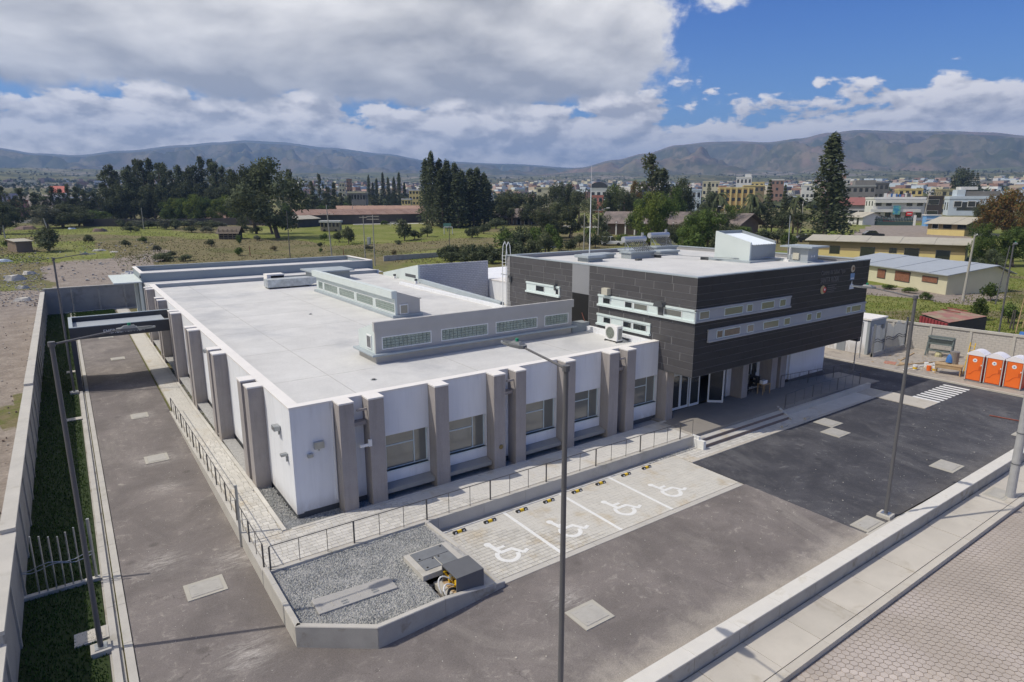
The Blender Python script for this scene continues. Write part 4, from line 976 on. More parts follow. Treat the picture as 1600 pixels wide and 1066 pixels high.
MB().box(CX0+.002, CY0+.42, 0, CX0+.14, CY1-.42, 3.995).build('side_wall', cm, cn)
def text(s, size, loc, rot, m, par, name='lettering', ext=.012, sx=1., align='LEFT', bold=0.0):
    c = bpy.data.curves.new('txt', 'FONT'); c.body = s; c.size = size; c.extrude = ext; c.align_x = align; c.offset = bold; c.resolution_u = 3
    to = bpy.data.objects.new('txt', c); COL.objects.link(to); bpy.context.view_layer.update()
    me = bpy.data.meshes.new_from_object(to); bpy.data.objects.remove(to); me.name = name; me.materials.clear(); me.materials.append(m)
    o = bpy.data.objects.new(name, me); COL.objects.link(o); o.parent = par; o.location = Vector(loc)-wloc(par); o.rotation_euler = rot; o.scale = (sx, 1, 1); return o
text('EMERGENCIA 12H', .46, (1.66, CY0-.02, 4.24), (math.pi/2, 0, 0), white_metal, cn, sx=.74)

# ================================================================ DARK CLAD UPPER BUILDING
DX0, DX1, DY0, DY1, DZ0, DZ1 = 29.28, 48.98, 23.22, 42.3, 3.83, 9.75
db = thing('dark_clad_building', 'two-storey block clad in dark panels overhanging the clinic entrance', 'building', (DX0, DY0, 0))
core = MB().box(DX0+.06, DY0+.06, DZ0+.02, DX1-.06, DY1, DZ1-.06).build('wall', panel_j, db)
MB().box(DX0+.02, DY0+.02, DZ0-.04, DX1-.05, DY1, DZ0+.015).build('soffit', dark_metal, db)
MB().box(DX0+.3, DY0+.3, 9.38, DX1-.3, DY1-.3, 9.42).build('roof', roof_m, db)
# parapet pieces proud of the core so the roof lies sunken
core.data.clear_geometry()
cmb = MB(); cmb.box(DX0+.018, DY0+.018, DZ0+.02, DX1-.06, DY1, 9.38); cmb.box(DX0+.018, DY0+.018, 9.382, DX1-.06, DY0+.3, 9.69); cmb.box(DX0+.018, DY0+.302, 9.382, DX0+.3, DY1-.3, 9.69); cmb.box(DX1-.3, DY0+.302, 9.382, DX1-.06, DY1-.3, 9.69); cmb.box(DX0+.06, DY1-.298, 9.382, DX1-.06, DY1, 9.69)
core.data.from_pydata(cmb.v, [], cmb.f)
if not core.data.materials: core.data.materials.append(panel_j)
MB().box(DX0-.02, DY0-.02, 9.69, DX1+.02, DY0+.34, 9.76).build('parapet_coping', kerb_blue, db); MB().box(DX0-.02, DY0+.345, 9.69, DX0+.34, DY1+.02, 9.76).build('parapet_coping', kerb_blue, db)
MB().box(DX1-.34, DY0+.345, 9.69, DX1+.02, DY1+.02, 9.76).build('parapet_coping', kerb_blue, db); MB().box(DX0+.345, DY1-.34, 9.69, DX1-.345, DY1+.02, 9.76).build('parapet_coping', kerb_blue, db)
random.seed(21)
RWS = []; z = DZ0
while z < 9.68:
    h = random.choice((.34, .40, .40, .46)); 
    if z+h > 9.45: h = 9.69-z
    RWS.append((z, min(z+h, 9.69))); z += h
pcount = [0]; rest = MB()
def panels(axis, a0, a1, skips, wmin, wmax):
    for (z0, z1) in RWS:
        a = a0-random.random()*.8
        while a < a1:
            w = random.uniform(wmin, wmax); p, q = max(a, a0), min(a+w, a1); a += w
            if q-p < .12: continue
            segs = [(p, q)]
            for s0, s1, t0_, t1_ in skips:
                if z1 <= t0_+.02 or z0 >= t1_-.02: continue
                ns = []
                for u0, u1 in segs:
                    if u1 <= s0 or u0 >= s1: ns.append((u0, u1)); continue
                    if s0-u0 > .1: ns.append((u0, s0))
                    if u1-s1 > .1: ns.append((s1, u1))
                segs = ns
            for u0, u1 in segs:
                e = .012 if axis == 'y' else .008; w_ = .022 if axis == 'y' else .009; args = (u0+w_, DY0+.005, z0+e, u1-w_, DY0+.022, z1-e) if axis == 'x' else (DX0+.005, u0+w_, z0+e, DX0+.022, u1-w_, z1-e)
                pcount[0] += 1
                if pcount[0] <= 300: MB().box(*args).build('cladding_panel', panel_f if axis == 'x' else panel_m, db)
                else: rest.box(*args)
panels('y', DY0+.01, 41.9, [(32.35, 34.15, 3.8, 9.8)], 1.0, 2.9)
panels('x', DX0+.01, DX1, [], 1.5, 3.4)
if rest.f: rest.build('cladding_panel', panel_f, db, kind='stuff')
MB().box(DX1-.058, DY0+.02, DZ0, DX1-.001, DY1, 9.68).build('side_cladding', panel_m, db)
MB().box(DX0+.0, 32.37, 7.66, DX0+.017, 34.13, 9.68).build('smooth_panel', mat('plain_grey_panel', (.24, .245, .26), .7, .03, 2), db)
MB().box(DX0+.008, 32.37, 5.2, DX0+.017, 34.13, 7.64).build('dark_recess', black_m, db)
MB().box(DX1-.4, DY0+.02, 3.5, DX1-.05, DY0+.6, DZ0-.045).build('corner_bracket', cm, db)
# ribbon windows: projecting pale frames with trays above and below
def ribbon_y(y0, y1, z0, z1, holes, par):
    x = DX0; f = MB(); f.box(x-.10, y0, z1-.07, x+.004, y1, z1+.05).box(x-.16, y0, z0-.07, x+.004, y1, z0+.06)
    f.box(x-.05, y0+.03, z0+.06, x+.004, y1-.03, z1-.07); o = f.build('ribbon_window', frame_m, par)
    for a, b, t in holes:
        MB().box(x-.058, a, z0+.16, x-.048, b, z1-.16).build('pane', glass_d if t else glass, o, world=False)
        MB().box(x-.075, a-.05, z0+.11, x-.06, a, z1-.11).box(x-.075, b, z0+.11, x-.06, b+.05, z1-.11).build('pane_frame', white_metal, o, world=False)
def ribbon_x(x0, x1, z0, z1, holes, par, m):
    y = DY0; f = MB(); f.box(x0, y-.10, z1-.06, x1, y+.004, z1+.04).box(x0, y-.12, z0-.06, x1, y+.004, z0+.05); f.box(x0+.02, y-.05, z0+.05, x1-.02, y+.004, z1-.06)
    o = f.build('ribbon_window', m, par)
    for a, b, t in holes:
        MB().box(a-.05, y-.075, z0+.09, b+.05, y-.052, z1-.09).build('pane_frame', frame_m, o, world=False)
        MB().box(a, y-.08, z0+.14, b, y-.076, z1-.14).build('pane', glass_d if t else glass, o, world=False)
ribbon_y(35.45, 39.58, 7.15, 7.85, [(37.3, 38.3, 1), (35.6, 35.9, 1)], db)
ribbon_y(DY0-.1, 31.36, 7.15, 7.80, [(30.2, 30.85, 1), (28.2, 28.8, 1), (26.9, 28.0, 0), (24.2, 25.5, 0)], db)
ribbon_y(26.56, 31.43, 5.84, 6.5, [(30.1, 30.75, 1), (28.2, 28.9, 1), (26.9, 28.0, 1)], db)
rw_m = mat('grey_ribbon', (.36, .375, .39), .7, .05, 2)
ribbon_x(DX0-.1, 38.85, 7.16, 7.84, [(29.6, 30.4, 0), (31.9, 33.6, 0), (34.1, 34.6, 0), (35.6, 36.9, 0), (37.6, 38.2, 0)], db, rw_m)
ribbon_x(30.47, 48.95, 5.85, 6.53, [(31.3, 31.8, 1), (32.0, 33.5, 1), (34.3, 34.9, 0), (36.0, 37.6, 0), (38.3, 38.9, 0), (41.0, 41.5, 0), (42.2, 42.7, 0), (46.2, 46.7, 0), (46.9, 48.2, 0)], db, rw_m)
# vent hoods and box on the left face
for y, z, s in ((25.77, 7.75, .42), (35.98, 7.95, .22), (41.7, 7.95, .22)):
    mb = MB(); k = 8; pts = [(y+s*math.cos(math.pi*i/k)*.9, z+s*math.sin(math.pi*i/k)*.9) for i in range(k+1)]
    mb.sweep(pts, 'x', DX0-.35*s/.42-.02, DX0-.01); mb.box(DX0-.12, y-s*.45, z-s*1.7, DX0-.01, y+s*.45, z-.002); mb.build('vent_hood', dark_metal, db)
MB().box(DX0-.35, 30.2, 7.92, DX0-.01, 30.75, 8.35).build('junction_box', mat('box_beige', (.5, .48, .4), .7, .05), db)
MB().tube((DX0-.04, 32.4, 5.3), (DX0-.3, 32.7, 6.4), .03, n=6).build('vent_pipe', mat('red_pipe', (.3, .12, .08), .6, .1), db)
MB().hull8([(29.0, 25.9, RS), (29.27, 25.9, RS), (29.27, 32.1, RS), (29.0, 32.1, RS), (29.1, 25.9, 5.5), (29.27, 25.9, 5.5), (29.27, 32.1, 5.5), (29.1, 32.1, 5.5)]).build('roof_kerb', kerb_blue, db)
MB().box(27.7, 32.2, RS, 29.26, 33.0, 5.8).build('roof_kerb', grey_blue, db)
# access ladder
ld = thing('roof_ladder', 'white metal access ladder with hooped top on the far corner of the dark block', 'ladder', (29.0, 42.2, 5.2))
for y in (41.95, 42.45): MB().box(28.95, y, RS, 29.0, y+.05, 9.8).build('stile', white_metal, ld)
for i in range(17): MB().tube((28.975, 41.98, RS+.2+i*.27), (28.975, 42.47, RS+.2+i*.27), .015, n=5).build('rung', white_metal, ld)
for y in (41.97, 42.47): MB().path([(28.98, y, 9.8), (29.04, y, 10.5), (29.2, y, 10.8), (29.36, y, 10.5), (29.42, y, 9.76)], .03, 6).build('hoop', white_metal, ld)
# lettering and emblems on the front
dim = mat('dim_lettering', (.135, .135, .14), .6, 0)
fy = DY0-.02
text('Centro de Salud Tipo', .42, (42.3, fy, 8.98), (math.pi/2, 0, 0), dim, db, sx=.86); text('SANTA ROSA', .55, (42.3, fy, 8.42), (math.pi/2, 0, 0), dim, db, sx=.72, bold=.008)
lg = MB(); lg.tube((42.75, fy, 7.95), (42.75, fy+.02, 7.95), .30, n=20).build('emblem_disc', mat('emblem_cream', (.45, .36, .2), .6, .1, 8), db)
MB().tube((42.95, fy-.01, 7.93), (42.95, fy+.01, 7.93), .2, n=16).build('emblem_disc', red_pl, db); MB().tube((42.95, fy-.015, 7.95), (42.95, fy-.005, 7.95), .09, n=10).build('emblem_centre', white_metal, db)
for i in range(4): MB().box(43.3, fy, 8.16-.14*i, 44.5-.25*(i % 2), fy+.012, 8.21-.14*i).build('lettering_line', dim, db)
MB().tube((46.55, fy, 9.18), (46.55, fy+.02, 9.18), .26, n=18).build('emblem_disc', mat('emblem_sand', (.50, .44, .33), .6, .25, 9), db)
MB().tube((46.6, fy-.01, 9.2), (46.6, fy+.01, 9.2), .13, n=12).build('emblem_centre', mat('emblem_brown', (.2, .11, .06), .6, .1), db)
MB().box(46.3, fy-.004, 8.38, 46.85, fy+.018, 8.85).build('emblem_panel', mat('emblem_blue', (.18, .30, .50), .6, .15, 9), db)
MB().box(46.36, fy-.008, 8.45, 46.8, fy-.003, 8.52).build('lettering_line', white_metal, db)
mb = MB(); n0 = [(46.3, 7.7), (46.95, 7.7), (46.85, 8.0), (46.68, 8.05), (46.6, 8.32), (46.5, 8.05), (46.38, 8.0)]; mb.sweep(n0, 'x', 0, 0.001); 
mb = MB(); mb.v = [(a, fy, b) for a, b in n0]+[(a, fy+.018, b) for a, b in n0]; k = len(n0); mb.f = [tuple(range(k))]+[(i, i+k, (i+1) % k+k, (i+1) % k) for i in range(k)]; mb.mi = [0]*(k+1); mb.build('emblem_shape', mat('emblem_pale', (.55, .6, .66), .6, .1, 9), db)
# ground floor behind the overhang
gf = thing('entrance_lobby', 'shaded glazed entrance front with pillars below the dark overhang', 'entrance', (29.3, 26, WZ))
MB().box(29.3, 26.1, WZ, 31.0, 26.3, DZ0-.05).box(33.8, 26.15, 3.1, 35.3, 26.3, DZ0-.05).box(36.6, 26.05, WZ, 37.6, 26.3, DZ0-.05).box(37.6, 26.1, WZ, 38.6, 26.3, DZ0-.05).box(38.6, 26.1, WZ, 40.2, 26.3, 1.7).box(38.6, 26.1, 3.3, 40.2, 26.3, DZ0-.05).box(40.2, 26.1, WZ, 42.4, 26.3, DZ0-.05).build('wall', wall_white, gf)
MB().box(44.2, 25.95, WZ, 49.0, 34, DZ0-.05).box(42.4, 26.1, WZ, 44.2, 34, DZ0-.05).build('wall', wall_white, gf); MB().box(44.1, 25.9, .2, 49.1, 34.05, WZ-.01).build('plinth', dark_metal, gf)
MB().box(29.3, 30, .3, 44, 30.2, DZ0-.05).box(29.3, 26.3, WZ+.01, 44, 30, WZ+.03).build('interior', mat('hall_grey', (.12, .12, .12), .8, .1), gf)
for a, b in ((29.36, 30.0), (37.1, 37.75), (40.5, 41.2), (41.6, 42.35)): MB().box(a, 25.13, WZ-.1, b, 26.09, DZ0-.045).build('pillar', wall_pillar, gf)
def gdoor(a, b, y, z0, z1, nm='door'):
    f = MB().box(a, y-.03, z0, a+.09, y+.03, z1).box(b-.09, y-.03, z0, b, y+.03, z1).box(a+.09, y-.03, z1-.09, b-.09, y+.03, z1).box(a+.09, y-.03, z0, b-.09, y+.03, z0+.16)
    o = f.build(nm, white_metal, gf); MB().box(a+.09, y-.006, z0+.16, b-.09, y+.006, z1-.09).build('pane', glass_d, o, world=False); return o
for a, b in ((31.05, 31.85), (31.87, 32.7)): gdoor(a, b, 26.15, WZ, 3.0, 'glazed_panel'); gdoor(a, b, 26.15, 3.02, 3.75, 'transom')
gdoor(32.75, 33.75, 26.1, WZ, 3.05)
od = gdoor(0, 0, 0, 0, 0) if False else None
t = MB(); ang = math.radians(-42)
def rot2(x, y): return (34.55+x*math.cos(ang)-y*math.sin(ang), 26.0+x*math.sin(ang)+y*math.cos(ang))
def obox(mb, x0, x1, z0, z1, th=.03):
    p = [rot2(x0, -th), rot2(x1, -th), rot2(x1, th), rot2(x0, th)]; mb.hull8([(*q, z0) for q in p]+[(*q, z1) for q in p])
for a in ((0, .1, WZ, 3.0), (.95, 1.05, WZ, 3.0), (.1, .95, 2.9, 3.0), (.1, .95, WZ, .76)): obox(t, *a)
o = t.build('open_door', white_metal, gf); t = MB(); obox(t, .1, .95, .76, 2.9, .006); t.build('pane', glass_d, o, world=False)
f = MB().box(38.6, 26.02, 1.7, 38.7, 26.1, 3.3).box(40.1, 26.02, 1.7, 40.2, 26.1, 3.3).box(38.7, 26.02, 3.2, 40.1, 26.1, 3.3).box(38.7, 26.02, 1.7, 40.1, 26.1, 1.8).box(39.4, 26.03, 1.8, 39.46, 26.1, 3.2).build('window', white_metal, gf); MB().box(38.7, 26.12, 1.8, 40.1, 26.14, 3.2).build('pane', glass_d, f, world=False)
cpl = thing('stacked_chairs', 'dark pile of stacked office chairs and a small table by the entrance wall', 'chairs', (38.9, 25.4, WZ))
for i, (x, y, h) in enumerate(((38.1, 25.6, 0), (38.1, 25.6, .28), (39.3, 25.7, 0), (39.3, 25.7, .28), (39.9, 25.6, 0), (38.7, 25.8, 0), (39.6, 25.75, .55))):
    c_ = MB().box(x-.22, y-.22, WZ+.44+h, x+.22, y+.22, WZ+.5+h).box(x-.2, y+.18, WZ+.5+h, x+.2, y+.23, WZ+.95+h)
    for sx_ in (-.2, .18):
        for sy_ in (-.2, .18): c_.box(x+sx_, y+sy_, WZ+h, x+sx_+.02, y+sy_+.02, WZ+.44+h)
    c_.build('chair', black_pl, cpl)
tb = thing('side_table', 'small pale table with a white box beside the stacked chairs', 'table', (39.2, 24.9, WZ))
MB().box(39.0, 24.7, WZ+.7, 39.9, 25.2, WZ+.75).build('table_top', wood, tb)
for x in (39.02, 39.84):
    for y in (24.72, 25.14): MB().box(x, y, WZ, x+.05, y+.05, WZ+.7).build('leg', wood, tb)
o = MB().box(39.1, 24.8, WZ+.75, 39.6, 25.1, WZ+1.0).build('carton', white_pl, bevel=.01); tag(o, 'white carton on the small table by the entrance', 'box')
# ---- roof furniture on the dark block
RZ = 9.42
ped = thing('mast_pedestal', 'square grey roof pedestal carrying the tall white lightning mast', 'pedestal', (33.3, 36.8, RZ))
MB().box(32.6, 36.2, RZ, 34.1, 37.4, RZ+.3).build('upstand', grey_blue, ped); MB().box(32.4, 36.0, RZ+.3, 34.3, 37.6, RZ+.52).build('cap', kerb_blue, ped, bevel=.04)
mst = thing('lightning_mast', 'tall thin white mast rising from the square pedestal on the dark block', 'mast', (33.35, 36.9, RZ+.52))
mt = px_top = None
MB().tube((33.35, 36.9, RZ+.52), (33.4, 36.95, 14.4), .045, .035, 6).build('lower_pole', white_metal, mst); MB().tube((33.4, 36.95, 14.4), (33.45, 37.0, 16.6), .022, .01, 6).build('upper_pole', white_metal, mst)
sk = thing('roof_skylight', 'pale green-grey roof skylight box with a sloping white corrugated top', 'skylight', (42.33, 28.91, RZ))
MB().box(41.8, 28.5, RZ, 46.3, 32.5, RZ+.14).build('base_slab', kerb_blue, sk)
SX0, SX1, SY0, SY1 = 42.33, 45.64, 28.91, 32.1
MB().hull8([(SX0, SY0, RZ+.14), (SX0+.15, SY0, RZ+.14), (SX0+.15, SY1, RZ+.14), (SX0, SY1, RZ+.14), (SX0, SY0, 10.92), (SX0+.15, SY0, 10.92), (SX0+.15, SY1, 11.67), (SX0, SY1, 11.67)]).build('side_wall', pale_and_lit_green, sk)
MB().hull8([(SX1-.15, SY0, RZ+.14), (SX1, SY0, RZ+.14), (SX1, SY1, RZ+.14), (SX1-.15, SY1, RZ+.14), (SX1-.15, SY0, 10.92), (SX1, SY0, 10.92), (SX1, SY1, 11.67), (SX1-.15, SY1, 11.67)]).build('side_wall', grey_blue, sk)
MB().box(SX0+.15, SY0, RZ+.14, SX1-.15, SY0+.15, 10.72).box(SX0+.15, SY1-.15, RZ+.14, SX1-.15, SY1, 11.67).build('end_wall', grey_blue, sk)
n = 56; mb = MB()
for i in range(n):
    a = SX0+.15+(SX1-SX0-.3)*i/n; b = SX0+.15+(SX1-SX0-.3)*(i+1)/n; za = .04*math.sin(i*math.pi/2); zb = .04*math.sin((i+1)*math.pi/2)
    mb.poly([(a, SY0-.1, 10.74+za), (b, SY0-.1, 10.74+zb), (b, SY1-.16, 11.42+zb), (a, SY1-.16, 11.42+za)])
mb.build('corrugated_sheet', mat('corrugated_white', (.62, .68, .74), .5, .03, 2), sk)
bx = thing('roof_cabin', 'small grey roof cabin with flat overhanging lid near the right end of the dark block', 'roof cabin', (45.8, 26.3, RZ))
MB().box(45.5, 26.1, RZ, 47.7, 28.3, RZ+.1).build('base_slab', kerb_blue, bx); MB().box(45.9, 26.35, RZ+.1, 47.3, 28.0, 10.5).build('wall', mat('cabin_grey', (.35, .38, .40), .8, .04), bx)
MB().box(45.55, 25.9, 10.5, 48.0, 28.5, 10.62).build('lid', kerb_blue, bx); MB().box(45.75, 27.0, 9.6, 45.9, 27.5, 10.1).build('meter', mat('box_beige', (.5, .48, .4), .7, .05), bx)
for x in (46.4, 46.75): MB().dome((x, 26.33, 9.85), .09, .05, .09, 8, 4, full=True).build('lamp', white_pl, bx)
am = thing('antenna', 'slender grey antenna pole with a bracket beside the roof cabin', 'antenna', (45.6, 28.0, RZ))
MB().tube((45.6, 27.8, RZ), (45.75, 28.0, 12.88), .035, .03, 6).build('pole', steel, am); MB().box(45.4, 27.6, RZ, 45.8, 28.0, RZ+.15).box(45.5, 27.6, RZ+.5, 45.7, 27.65, RZ+1.1).build('bracket', white_pl, am)
def solar(x, y, label, rz=0):
    t = thing('solar_water_heater', label, 'water heater', (x, y, RZ), rz)
    MB().box(-.2, -.2, 0, 2.5, .9, .45).build('plinth', grey_blue, t, world=False); MB().box(-.3, -.3, .45, 2.6, 1.0, .55).build('plinth_cap', kerb_blue, t, world=False)
    f = MB()
    for xx in (.1, 2.2): f.path([(xx, .1, .55), (xx, .8, 1.35), (xx, .8, .55)], .03, 5)
    f.tube((.1, .8, .9), (2.2, .1, .6), .02, n=5); f.build('frame', steel, t, world=False)
    MB().tube((-.1, .85, 1.5), (2.4, .85, 1.5), .25, n=14).build('tank', mat('bright_steel', (.55, .56, .57), .38, .05, metal=.6), t, smooth=False, world=False)
    for i in range(10): MB().tube((.15+i*.22, .75, 1.35), (.15+i*.22, -.5, .62), .03, n=5).build('tube', dark_metal, t, world=False)
    MB().tube((2.1, .85, 1.75), (2.1, .85, 2.0), .12, n=8).build('valve', steel, t, world=False); return t
s1 = solar(37.4, 36.4, 'large solar water heater with a shiny horizontal tank near the mast on the dark roof')
s2 = solar(43.9, 39.6, 'far solar water heater with a shiny tank beyond the first one on the dark roof')
for i, (x, y) in enumerate(((34.6, 37.8), (40.3, 39.5), (41.5, 37.0))):
    t = thing('roof_duct_cover', ('low blue-grey roof cover to the left of the large solar heater', 'low blue-grey roof cover in front of the far solar heater', 'low blue-grey roof cover beside the pipe run to the skylight')[i], 'roof cover', (x, y, RZ))
    MB().box(x, y, RZ, x+2.3, y+1.2, RZ+.28).build('upstand', grey_blue, t); MB().box(x-.1, y-.1, RZ+.28, x+2.4, y+1.3, RZ+.4).build('cap', kerb_blue, t)
t = thing('pipe_run', 'bundle of thin grey pipes crossing the dark block roof towards the skylight', 'pipes')
for i in range(4): MB().path([(39.5, 36.2+i*.12, RZ+.3), (40.8, 34+i*.12, RZ+.25), (42.0, 30.0+i*.15, RZ+.25), (45.3, 28.2+i*.08, RZ+.25)], .025, 5).build('pipe', steel, t)
for x, y in ((40.0, 35.6), (41.4, 32)): MB().box(x, y, RZ, x+.1, y+.7, RZ+.23).build('support', dark_metal, t)
o = MB().box(36.6, 34.9, RZ, 37.1, 35.2, RZ+.15).build('roof_vent', dark_metal); tag(o, 'tiny dark vent block on the roof in front of the large solar heater', 'roof vent')
# ================================================================ LAMP POSTS
head_m = mat('lamp_head_grey', (.14, .15, .16), .45, .05, 2, spec=.5)
def lamp_post(name, x, y, rz, label, group='street lamps round the clinic', H=10.05, z=0):
    t = thing(name, label, 'street lamp', (x, y, z), rz, group)
    MB().box(-.28, -.28, -.1, .28, .28, .16).build('footing', concrete, t, world=False, bevel=.01); MB().box(-.17, -.17, .16, .17, .17, .19).build('base_plate', steel, t, world=False)
    MB().tube((0, 0, .19), (0, 0, H), .08, .062, 14).build('pole', post_m, t, world=False, smooth=False)
    MB().tube((0, 0, H-.08), (0, 0, H+.06), .095, n=12).build('collar', post_m, t, world=False)
    MB().tube((0, 0, H-.02), (1.65, 0, H+.2), .034, .03, 8).build('arm', post_m, t, world=False)
    h = MB(); z0 = H+.20
    out = [(1.6, .06), (1.7, .13), (2.0, .17), (2.15, .16)]
    h.prism([(x_, -y_) for x_, y_ in out]+[(x_, y_) for x_, y_ in reversed(out)], z0-.03, z0+.06)
    h.hull8([(1.72, -.10, z0+.06), (2.12, -.12, z0+.06), (2.12, .12, z0+.06), (1.72, .10, z0+.06), (1.8, -.05, z0+.12), (2.08, -.07, z0+.12), (2.08, .07, z0+.12), (1.8, .05, z0+.12)])
    hd = h.build('lamp_head', head_m, t, world=False, bevel=.008)
    l = MB(); n = 12; pts = [(2.15+.48*math.sin(math.pi/2*i/n), .16*math.cos(math.pi/2*i/n)) for i in range(n+1)]
    l.prism([(a, -b) for a, b in pts]+[(a, b) for a, b in reversed(pts[:-1])], z0-.02, z0+.025); l.build('lamp_rim', steel, hd, world=False)
    pts = [(2.17+.40*math.sin(math.pi/2*i/n), .12*math.cos(math.pi/2*i/n)) for i in range(n+1)]
    MB().prism([(a, -b) for a, b in pts]+[(a, b) for a, b in reversed(pts[:-1])], z0+.026, z0+.04).build('lamp_cover', dark_metal, hd, world=False)
    MB().tube((1.95, 0, z0+.12), (1.95, 0, z0+.2), .045, n=8).build('light_sensor', green_pl, hd, world=False); return t
lamp_post('street_lamp', 9.6, 11.36, math.radians(92), 'tall grey street lamp standing in the foreground in front of the wheelchair bays')
lamp_post('street_lamp', 28.95, 11.72, math.radians(94), 'tall grey street lamp on a pale footing beside the low boundary wall')
lamp_post('street_lamp', -.62, 21.9, math.radians(0), 'tall grey street lamp in the lawn strip near the short white bar fence')
lamp_post('street_lamp', -.68, 55.85, math.radians(4), 'tall grey street lamp in the lawn strip beside the emergency canopy')
t = lamp_post('street_lamp', 70.6, 21.1, math.radians(200), 'dark lamp post behind the portable toilets')
for u, v, vt, lb in ((455, 424, 330, 'dark slender lamp post rising behind the middle of the rear annexe'), (703, 408, 352, 'thin dark post beyond the brick firewall')):
    p = at(u, v, 0); t = thing('street_lamp', lb, 'street lamp', p); h = CH+ray(u, vt).z*p.y/ray(u, vt).y
    MB().tube((0, 0, 0), (0, 0, h), .1, .07, 8).build('pole', post_m, t, world=False); MB().box(-.25, -.2, -.1, .25, .2, .3).build('footing', concrete, t, world=False)
# white pole on the pavement
t = thing('utility_pole', 'pale painted concrete pole on the pavement at the right edge of the picture', 'pole', (37.1, 9.5, -.45))
MB().tube((37.1, 9.5, -.46), (37.1, 9.5, 10), .2, .14, 16).build('pole', mat('pale_pole', (.36, .365, .37), .8, .12, 3), t, smooth=False)
for z in (1.3, 2.9): MB().tube((37.1, 9.5, z), (37.1, 9.5, z+.03), .205, n=16).build('strap', dark_metal, t)
cover_(37.0, 9.95, 1.5, .9, 'faint concrete cover in the pavement behind the pale pole', -.47)
# bollard and short fence
t = thing('gate_post', 'single free-standing galvanised gate post at the edge of the drive', 'post', (4.5, 25.9, 0)); MB().tube((4.5, 25.9, 0), (4.5, 25.9, 2.76), .055, n=10).build('pole', steel, t); MB().box(4.5, 25.88, .5, 4.75, 25.92, .54).build('latch', dark_metal, t)
t = thing('bar_fence', 'short fence of separate galvanised bars between the left wall and the drive', 'fence', (-2.4, 26.6, 0))
MB().box(-2.75, 26.5, -.1, -.42, 26.72, .12).build('footing', concrete, t)
for x, h in ((-2.28, 2.37), (-2.03, 2.3), (-1.77, 2.2), (-1.51, 2.12), (-1.26, 2.22), (-1.0, 2.32)): MB().tube((x, 26.6, .1), (x, 26.6, h), .028, n=8).build('bar', steel, t)
MB().tube((-.54, 26.62, 0), (-.54, 26.62, 2.52), .055, n=10).build('post', steel, t)
for z in (1.05, 1.15): 
    a = [(-2.7+.27*i, 26.57, z+.08*math.sin(i*1.3+z*9)) for i in range(9)]; MB().path(a, .018, 6).build('rail', steel, t)
# ================================================================ RIGHT END OF THE COMPOUND
ap = struct(MB().prism([(55.82, 10.9), (60, 10.9), (67.5, 17), (66, 28), (55.82, 45)], -.1, .09).build('concrete_apron', mat('apron', (.37, .33, .28), .93, .14, .8, .003, 20, col2=(.22, .20, .18), s2=.8, t2=(.45, .7), fine=.1)))
for i in range(14): MB().box(55.62, 12+i*2.3, -.05, 55.815, 12+(i+1)*2.3-.015, .12).build('kerb_stone', slabm, ap)
bmat = brickmat(); bmat.name = 'beige_block'; br = [n for n in bmat.node_tree.nodes if n.type == 'TEX_BRICK'][0]
br.inputs['Color1'].default_value = (.45, .425, .385, 1); br.inputs['Color2'].default_value = (.49, .46, .42, 1); br.inputs['Mortar'].default_value = (.41, .39, .36, 1)
wl = thing('block_wall', 'beige block wall with concrete posts and coping behind the portable toilets', 'wall', (65.6, 28.5, 0))
A, B = Vector((65.4, 28.2, 0)), Vector((66.9, 16.9, 0)); d = (B-A).normalized(); nr = Vector((-d.y, d.x, 0)); L = 3.15
for i in range(-1, 5):
    p = A+d*(L*i); q = A+d*(L*(i+1))
    def ob(p, q, t0, t1, z0, z1, nm, m): 
        a, b = p+nr*t0, q+nr*t0; c, e = q+nr*t1, p+nr*t1; return MB().hull8([(a.x, a.y, z0), (b.x, b.y, z0), (c.x, c.y, z0), (e.x, e.y, z0), (a.x, a.y, z1), (b.x, b.y, z1), (c.x, c.y, z1), (e.x, e.y, z1)]).build(nm, m, wl)
    ob(p+d*.2, q, .03, .17, 0, 2.42, 'block_panel', bmat); ob(p, p+d*.2, -.05, .2, 0, 2.42, 'pier', concrete, ); ob(p, q-d*.01, -.06, .22, 2.42, 2.62, 'coping', concrete)
# gatehouse
gh = thing('gatehouse', 'small white gatehouse with a grey side portal, partly hidden by the dark block', 'building', (59.35, 27.45, 0))
MB().box(59.35, 27.7, 0, 62.3, 36, 3.3).build('wall', wall_white, gh); MB().box(59.35, 27.45, 0, 59.75, 27.7, 3.3).box(62.0, 27.45, 0, 62.3, 27.7, 3.3).box(59.75, 27.45, 2.7, 62.0, 27.7, 3.3).build('portal', grey_blue, gh)
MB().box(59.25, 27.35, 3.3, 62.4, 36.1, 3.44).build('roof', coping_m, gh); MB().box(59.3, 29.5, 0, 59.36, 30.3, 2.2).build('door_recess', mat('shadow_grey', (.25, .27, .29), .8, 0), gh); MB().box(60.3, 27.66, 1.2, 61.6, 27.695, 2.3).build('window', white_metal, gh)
fn = thing('picket_gate', 'grey steel picket gate with a wavy top between the gatehouse and the block wall', 'gate', (58.9, 26.8, 0))
MB().box(58.9, 26.72, 0, 65.3, 26.98, .42).build('footing', concrete_d, fn)
n = 36
for i in range(n):
    x = 59.0+i*(6.3/n); h = 2.25+.22*math.sin(i*.55)+.1*(i % 2); MB().box(x, 26.82, .42, x+.05, 26.86, h+.42).build('picket', mat('picket_steel', (.36, .39, .42), .5, .05, 3, metal=.3), fn)
for z0, am_ in ((1.35, .12), (1.55, .14)): MB().path([(59+i*.3, 26.8, z0+am_*math.sin(i*.9)) for i in range(22)], .03, 6).build('wavy_rail', dark_metal, fn)
for x in (58.9, 61.0, 65.2): MB().box(x, 26.76, .1, x+.12, 26.92, 3.1).build('gate_post', dark_metal if x > 62 else steel, fn)
